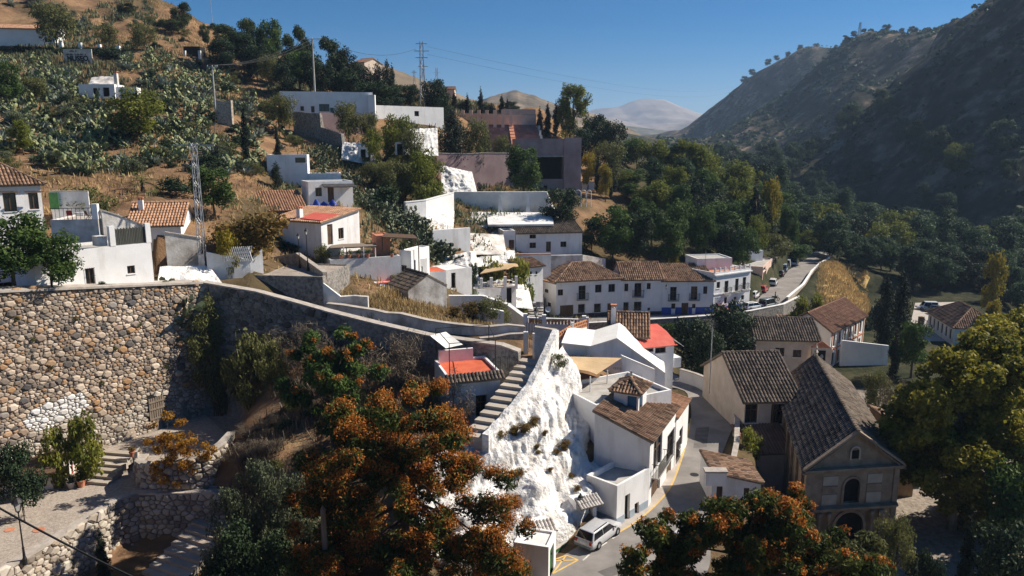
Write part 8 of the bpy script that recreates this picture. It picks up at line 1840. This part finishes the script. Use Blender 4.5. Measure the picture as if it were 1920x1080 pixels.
# cactus and agaves
cg = random.Random(3)
def scatter(meshes, name, region, n, smin, smax, label, group, cat, mind=0.0, avoid=()):
    P = np.array(region, float); lo, hi = P.min(0), P.max(0); done = []; tries = 0
    while len(done) < n and tries < n*12:
        tries += 1; px, py = cg.uniform(lo[0], hi[0]), cg.uniform(lo[1], hi[1])
        if not _inside(np.array([px]), np.array([py]), P)[0] or any(a < px < c and b < py < d for a, b, c, d in avoid): continue
        if float(fbm(np.array([px/46]), np.array([py/30]), 71, 2)[0]) < .44 and cg.random() < .8: continue
        p = gp(px, py, 60)
        if 118 < p.y < 150 and -122 < p.x/p.y*1000+0 and 96 < px < 196 and py < 150: continue
        if any((p-q).length < mind for q in done): continue
        done.append(p); plant(meshes, name, p-Vector((0, 0, .05)), cg.uniform(smin, smax), label, group, cat)
slope = [(0,110),(60,120),(120,125),(230,105),(330,120),(400,130),(480,190),(540,260),(520,300),(460,330),(380,330),(330,300),(240,330),(120,330),(60,300),(0,290)]
av = ((140,135,262,196),(96,84,196,138),(395,180,440,215),(200,165,310,235))
scatter(AGAVE, 'agave', slope, 230, 1.0, 2.0, 'blue-grey agave rosette on the cactus hillside', 'agaves on the hillside', 'agave', .9, av)
scatter(PEAR, 'prickly_pear', slope, 240, 1.0, 1.9, 'pale prickly pear clump on the cactus hillside', 'prickly pears on the hillside', 'cactus', .9, av)
scatter(PEARD, 'prickly_pear', [(650,345),(700,350),(760,395),(800,440),(838,470),(836,505),(800,500),(770,470),(740,470),(700,400),(660,385)], 120, 1.0, 1.7, 'dark glossy prickly pear in the thicket between the houses', 'prickly pear thicket between the houses', 'cactus', .5)
scatter(PEARD, 'prickly_pear', [(570,280),(640,270),(660,330),(640,345),(580,320)], 26, .9, 1.5, 'prickly pear behind the blank white house', 'prickly pears behind the blank house', 'cactus', .6)
scatter(AGAVE, 'agave', [(0,10),(60,5),(200,40),(210,60),(120,60),(40,30)], 22, 1.2, 2.0, 'agave on the bare slope above the museum', 'agaves above the museum', 'agave', 1.0)
for px, Y, z, s, lab in ((318,61.5,None,2.6,'tall prickly pear beside the reed screen'),(336,62.5,None,2.2,'prickly pear leaning over the rubble bank'),(306,60.8,None,1.8,'prickly pear at the end of the low rampart house')):
    q = at(px, Y); plant(PEARD, 'prickly_pear', q, s, lab, None, 'cactus')
for px, py in ((1462,440),(1472,450),(1485,442),(1455,462)): q = gp(px, py, 100); plant(PEARD, 'prickly_pear', q, 2.2, 'prickly pear over the roadside wall of the parked cars', 'prickly pears over the roadside', 'cactus')
q = at(1646, 111); plant(PEARD, 'prickly_pear', q, 2.4, 'prickly pear at the lower edge of the straw field', None, 'cactus')
# small dark shrubs through the hillside
for i in range(170):
    px, py = cg.uniform(0, 560), cg.uniform(20, 330)
    if any(a < px < c and b < py < d for a, b, c, d in av+((0,40,120,85),(300,80,400,125))) or py < 10+.28*max(0, px-250): continue
    p = gp(px, py, 64); k = cg.choice(['shrub_dark','shrub_olive','shrub_grey','shrub_dark']); s = cg.uniform(.5, 1.2)
    copy_tree(PROTO[k], p-Vector((0, 0, .1)), cg.uniform(0, 6), (s, s, s*.8), {'shrub_dark':'low dark bush scattered on the upper hillside','shrub_olive':'low olive bush scattered on the upper hillside','shrub_grey':'low grey-green bush scattered on the upper hillside'}[k], 'bushes on the hillside', 'shrub')
for i in range(46):
    px, py = cg.uniform(400, 860), cg.uniform(690, 900); p = gp(px, py, 38)
    k = cg.choice(['shrub_twig','shrub_olive','shrub_dark','shrub_twig']); s = cg.uniform(.35, .8)
    copy_tree(PROTO[k], p-Vector((0, 0, .1)), cg.uniform(0, 6), (s, s, s*.7), {'shrub_dark':'dark weed bush on the shady earth bank','shrub_olive':'olive weed bush on the shady earth bank','shrub_twig':'dry twig bush on the shady earth bank'}[k], 'weeds on the earth bank', 'shrub')
for px, py in ((60,640),(140,600),(215,655),(260,610),(310,690),(190,720),(95,690),(330,590),(30,600)):
    s_, t_ = on_wall(px, py); copy_tree(PROTO['shrub_olive'], fr_(s_, t_-.1, .1), px, (.16, .16, .2), 'small weed rooted between the rampart stones', 'weeds on the rampart', 'plant')
# climbing plant on the rampart corner
vc = []
for px, py, r in ((372,565,.7),(385,590,.9),(362,600,.8),(390,625,.9),(368,640,1.0),(352,660,.9),(380,665,1.0),(400,690,1.0),(360,700,1.0),(385,720,1.1),(415,700,.9),(430,720,.9),(400,745,1.0),(445,735,.7),(345,640,.6),(425,670,.6)):
    s, t_ = on_wall(min(px, 392), py); p = fr_(s, t_, 1.2); p.x += max(0, px-392)/FPX*58; vc.append((p.x, p.y, p.z, r*.85))
vc = np.array(vc); b0 = Vector((vc[:, 0].mean(), vc[:, 1].mean(), 1.6)); vc[:, :3] -= np.array(b0)
t = thing('climbing_plant', 'olive creeper hanging over the rampart corner', 'climber', b0); v, qd, rn = leaf_cloud(np.random.default_rng(3), vc[:, :3], vc[:, 3], 7000, .26, asp=.35, flat=1.3, droop=.55, shell=.3); link('foliage', raw_mesh('foliage', v, qd, rn, 'leaf_olive'), t)
sm = MB()
for k in range(6): sm.path([(0.2*k-.5, 0, -.2), (vc[k*2, 0]*.5, vc[k*2, 1]*.5, vc[k*2, 2]*.5), tuple(vc[k*2, :3])], [.06, .045, .02], 5)
sm.build('stems', 'bark', t)
# ------------------------------------------------------------------ large foreground trees
def hero(name, label, base, clumps, n, size, leafm, seeds=None, barkm='bark', tr=.25, seed=1, limbs=16, asp=.4, droop=.35, shell=.5, flat=.8, cat='tree'):
    """clumps in world space; leaves in clusters, optional seed clusters gathered sunward to colour the lit side"""
    rg = np.random.default_rng(seed); c = np.array(clumps, float); base = Vector(base); c[:, :3] -= np.array(base)
    t = thing(name, label, cat, base); top = c[:, 2].max()
    lm = [tuple(c[i, :3]) for i in rg.choice(len(c), min(limbs, len(c)), replace=False)]
    link('trunk', trunk_mesh(rg, top*.72, tr, lm, m=barkm, bend=.04), t)
    v, q, r = leaf_cloud(rg, c[:, :3], c[:, 3], n, size, asp=asp, droop=droop, shell=shell, flat=flat); link('crown', raw_mesh('crown', v, q, r, leafm), t)
    if seeds:
        m, k, ns, sz, frac = seeds; sun3 = np.array(sd); pts = []; rad = []
        for cx, cy, cz_, cr in c:
            for _ in range(rg.poisson(k)):
                d = unit(rg, 1)[0]+sun3*.75+np.array([0, -.3, .35]); d /= np.linalg.norm(d); pts.append(np.array([cx, cy, cz_])+d*cr*np.array([1, 1, flat])*rg.uniform(.8, 1.08)); rad.append(rg.uniform(.16, .36)*frac)  # real seeds, their orange weighted sunward so the crown's lit side is brighter
        v, q, r = leaf_cloud(rg, pts, rad, ns, sz, asp=.5, droop=.3, shell=.4, flat=.8); link('seed_clusters', raw_mesh('seed_clusters', v, q, r, m), t)
    return t
def px_clumps(seed, boxes, Y0, dY, n, r):
    """clump centres inside pixel ellipses (cx, cy, rx, ry), spread in depth"""
    rg = np.random.default_rng(seed); out = []
    ar = np.array([b[2]*b[3] for b in boxes], float); ar /= ar.sum()
    for i in range(n):
        cx, cy, rx, ry = boxes[rg.choice(len(boxes), p=ar)]; a = rg.uniform(0, 6.28); f = math.sqrt(rg.random())
        Y = Y0+rg.uniform(-dY, dY)*math.sqrt(max(0.05, 1-f*f)); p = W(cx+rx*f*math.cos(a), cy+ry*f*math.sin(a), Y); out.append((p.x, p.y, p.z, r*rg.uniform(.6, 1.25)))
    return out
oc = px_clumps(3, [(745,800,120,100),(650,880,95,95),(820,850,110,100),(760,950,190,120),(880,960,90,110),(620,1000,80,100),(930,1020,60,70),(580,960,60,80),(590,1060,70,50),(720,1050,190,70),(860,1060,120,50)], 36.5, 3.6, 210, .66)
g0 = gh(-5.6, 36.5)
hero('tree_of_heaven', 'big tree of heaven covered in orange-red seed clusters', (-5.6, 36.5, g0-.2), oc, 46000, .32, 'leaf_ailanthus', ('seed_orange', 7.5, 90000, .125, 1.45), seed=4, tr=.3, limbs=26, asp=.33)
oc = px_clumps(5, [(625,645,62,50),(600,700,60,60),(660,720,55,60),(640,770,60,40),(570,720,40,40),(690,790,50,30)], 48.0, 2.2, 62, .55)
p = W(620,800,48.0); hero('tree_of_heaven', 'green tree of heaven with few orange seeds below the shaded rampart', (p.x, 48.0, gh(p.x, 48.0)-.2), oc, 13000, .36, 'leaf_green', ('seed_orange', 1.0, 3800, .15, 1.0), seed=6, tr=.16, limbs=14, asp=.33)
oc = px_clumps(7, [(1470,965,70,45),(1420,1000,100,60),(1330,985,80,45),(1260,1010,70,45),(1215,1050,60,40),(1380,1060,160,50),(1520,1040,100,60),(1600,1075,60,35),(1480,1080,150,40)], 33.0, 2.6, 150, .58)
p = W(1420,1080,33.0); hero('tree_of_heaven', 'tree of heaven with red seeds between the street and the church', (p.x, 33.0, gh(p.x, 33.0)-.2), oc, 40000, .30, 'leaf_ailanthus', ('seed_orange', 2.8, 18000, .15, 1.0), seed=8, tr=.28, limbs=22, asp=.33)
oc = px_clumps(9, [(1615,1050,50,38)], 34.5, 1.2, 12, .5); p = W(1612,1060,34.5); hero('street_bush', 'rounded green bush before the church portal', (p.x, 34.5, gh(p.x, 34.5)-.2), oc, 4200, .26, 'leaf_olive', None, seed=10, tr=.1, limbs=5, asp=.4)
oc = px_clumps(11, [(1800,770,110,110),(1860,720,100,100),(1760,860,85,70),(1850,880,110,110),(1930,800,90,150),(1720,800,50,60),(1900,960,90,80),(1790,680,60,50)], 52.0, 5.0, 330, .95)
hero('plane_tree', 'huge golden-green plane tree on the plaza beside the church', (33.2, 52.0, -4.2), oc, 120000, .30, 'leaf_plane', None, 'bark_pale', .42, seed=12, limbs=30, asp=.7, droop=.1)
oc = px_clumps(13, [(1880,650,70,45),(1920,640,60,50),(1840,680,50,40)], 66.0, 4.0, 110, 1.1)
hero('plane_tree', 'golden plane tree rising behind the huge plaza tree', (44.5, 66.0, -4.2), oc, 42000, .34, 'leaf_plane', None, 'bark_pale', .35, seed=14, limbs=14, asp=.7, droop=.1)
oc = px_clumps(15, [(318,800,34,36),(296,850,30,40),(348,850,40,40),(330,885,46,26),(378,840,24,26)], 48.5, 1.1, 60, .34)
p = WZ(318,922,.6); hero('amber_tree', 'small amber-leaved tree before the rounded bastion', (p.x, p.y, .5), oc, 5200, .2, 'leaf_amber', None, seed=16, tr=.07, limbs=12, asp=.5)
for px, Y, top, w, lab in ((1822,41,940,30,'slim dark cypress at the plaza edge'),(1850,42,1000,22,'shorter slim cypress beside the plaza edge one')): T('cypress', px, Y, top, w, lab)
T('olive',1685,43,960,64,'thin dark sapling on the dappled plaza', cat='tree'); T('bush_dark',1752,39,1030,60,'low dark bush on the dappled plaza', cat='shrub'); T('round2',1930,46,860,150,'shaded tree beyond the slim cypresses'); T('dark',1890,40,980,160,'dark tree in the plaza shade')
# ------------------------------------------------------------------ masses nobody could count
rg = np.random.default_rng(77)
def tufts(name, label, X, Y, size, m, blades=3, spread=.25, asp=.12, sink=.05):
    n = len(X); Z = gz(X, Y)
    k = np.repeat(np.arange(n), blades); c = np.stack([X, Y, Z], 1)[k]; a = rg.uniform(0, 6.28, len(k)); tilt = rg.uniform(.1, .8, len(k)); s = size*rg.uniform(.5, 1.3, len(k))
    d = np.stack([np.cos(a)*np.sin(tilt), np.sin(a)*np.sin(tilt), np.cos(tilt)], 1); side = np.stack([-np.sin(a), np.cos(a), np.zeros(len(k))], 1); c = c+side*rg.normal(0, spread, len(k))[:, None]-np.array([0, 0, sink])
    w = (s*asp)[:, None]; v = np.stack([c-side*w, c+side*w, c+d*s[:, None]+side*w*.3, c+d*s[:, None]-side*w*.3], 1).reshape(-1, 3)
    me = raw_mesh(name, v, np.arange(len(v)).reshape(-1, 4), rg.random(len(k)), m); return tag(link(name, me), label, kind='stuff')
X = rg.uniform(-95, 12, 30000); Y = rg.uniform(63, 195, 30000); keep = (fbm(X/6, Y/6, 91, 3) > .42) & (np.abs(X/Y) < .78); X, Y = X[keep], Y[keep]
tufts('dry_grass', 'dry straw-coloured grass on the hillside', X, Y, .55, 'straw', 3)
X = rg.uniform(-95, 10, 9000); Y = rg.uniform(86, 190, 9000); keep = (fbm(X/9, Y/9, 5, 4) > .52) & (np.abs(X/Y) < .78); tufts('scrub', 'low grey-green scrub between the agaves', X[keep], Y[keep], .8, 'leaf_grey', 9, .45, .16)
fx = rg.uniform(0, 1, 5000); fy = rg.uniform(0, 1, 5000); L0 = np.array([W(1530+6*v_, 583-78*v_, 116.5+43*v_)[:2] for v_ in fy]); R0 = np.array([W(1640-14*v_, 600-84*v_, 113.5+43*v_)[:2] for v_ in fy]); P0 = L0+(R0-L0)*fx[:, None]
tufts('straw_stubble', 'golden straw stubble over the field', P0[:, 0], P0[:, 1], .6, 'straw', 3, .2, .1, -.05)
X = rg.uniform(-13, 5, 4200); Y = rg.uniform(64.5, 78, 4200); keep = fbm(X/3, Y/3, 33, 2) > .5; tufts('garden_straw', 'dry golden grass in the walled garden', X[keep], Y[keep], .7, 'straw', 4, .15, .07)
X = rg.uniform(-24, 0, 3600); Y = rg.uniform(40, 60, 3600); keep = (X > -20) & (fbm(X/3, Y/3, 35, 2) > .42); tufts('bank_weeds', 'dry weeds on the earth bank under the rampart', X[keep], Y[keep], .7, 'leaf_twig', 5, .3, .06)
# scrub on the shaded hill
X = rg.uniform(95, 420, 16000); Y = rg.uniform(190, 1000, 16000); keep = (X < 130+Y*.42) & (X > 98+.06*(Y-200)) & (fbm(X/30, Y/30, 55, 4)+.15*rg.random(16000) > .52); X, Y = X[keep][:4800], Y[keep][:4800]; Z = gz(X, Y)
cen = np.stack([X, Y, Z+.3], 1); rad = rg.uniform(.5, 1.5, len(X))*(1+Y/900); k = np.repeat(np.arange(len(X)), 8)
d = unit(rg, len(k)); d[:, 2] = np.abs(d[:, 2]); p_ = cen[k]+d*rad[k][:, None]*np.array([1, 1, .8])*rg.uniform(.5, 1, len(k))[:, None]; n_ = d+unit(rg, len(k))*.6; n_ /= np.linalg.norm(n_, axis=1, keepdims=True); t_ = np.cross(n_, unit(rg, len(k))); t_ /= np.linalg.norm(t_, axis=1, keepdims=True); b_ = np.cross(n_, t_); s_ = (rad[k]*.75)[:, None]
v = np.stack([p_-t_*s_, p_+b_*s_*.7, p_+t_*s_, p_-b_*s_*.7], 1).reshape(-1, 3)
tag(link('hillside_scrub', raw_mesh('hillside_scrub', v, np.arange(len(v)).reshape(-1, 4), rg.random(len(k)), 'leaf_valley')), 'dark scrub dotted over the shaded hillside across the valley', kind='stuff')
# skyline trees on the shaded hills
sk = random.Random(4)
for px, py, Y in [(1888,10,372),(1872,22,376),(1850,36,384),(1838,42,388),(1812,56,410),(1800,62,420)]+[(x, y, 1040) for x, y in ((1530,84),(1515,84),(1500,88),(1478,98),(1456,112),(1440,122),(1410,142),(1395,152),(1372,172),(1350,190),(1335,202),(1318,215),(1300,228),(1282,242),(1262,256))]+[(1585,82,704),(1600,72,702),(1660,68,694),(1690,72,690),(1710,76,680)]:
    q = W(px, py, Y); z = gh(q.x, Y); s = sk.uniform(.5, .9)*(1.5 if Y > 600 else .8); copy_tree(PROTO['dark' if sk.random() < .7 else 'pine'], (q.x, Y, z-.3), sk.uniform(0, 6), (s, s, s*.8), 'dark tree on the skyline of the shaded hills', 'skyline trees of the shaded hills', 'tree')
# trees along the tan far hill
for px, Y in ((676,425),(684,427),(692,428),(702,430),(744,432),(752,432),(770,430),(735,431)):
    pass
# ------------------------------------------------------------------ air
hz = MB(); hz.box(-6000, 6000, -60, 6400, -36, 360); ho = hz.build('haze', 'iron'); ho.data.materials.clear()
hm = bpy.data.materials.new('haze'); hm.use_nodes = True; nt = hm.node_tree
for n in list(nt.nodes):
    if n.type != 'OUTPUT_MATERIAL': nt.nodes.remove(n)
pv_ = nt.nodes.new('ShaderNodeVolumePrincipled'); pv_.inputs['Color'].default_value = (0.5, 0.7, 1.0, 1); pv_.inputs['Density'].default_value = 0.00017/US; pv_.inputs['Anisotropy'].default_value = 0.2
nt.links.new(pv_.outputs[0], nt.nodes['Material Output'].inputs['Volume']); ho.data.materials.append(hm); tag(ho, 'thin blue air haze filling the valley', kind='stuff')
drop_protos()
for o in list(SC.objects):
    if o.parent is None and o.type in ('MESH', 'EMPTY'): o.location = Vector(o.location)*US; o.scale = Vector(o.scale)*US
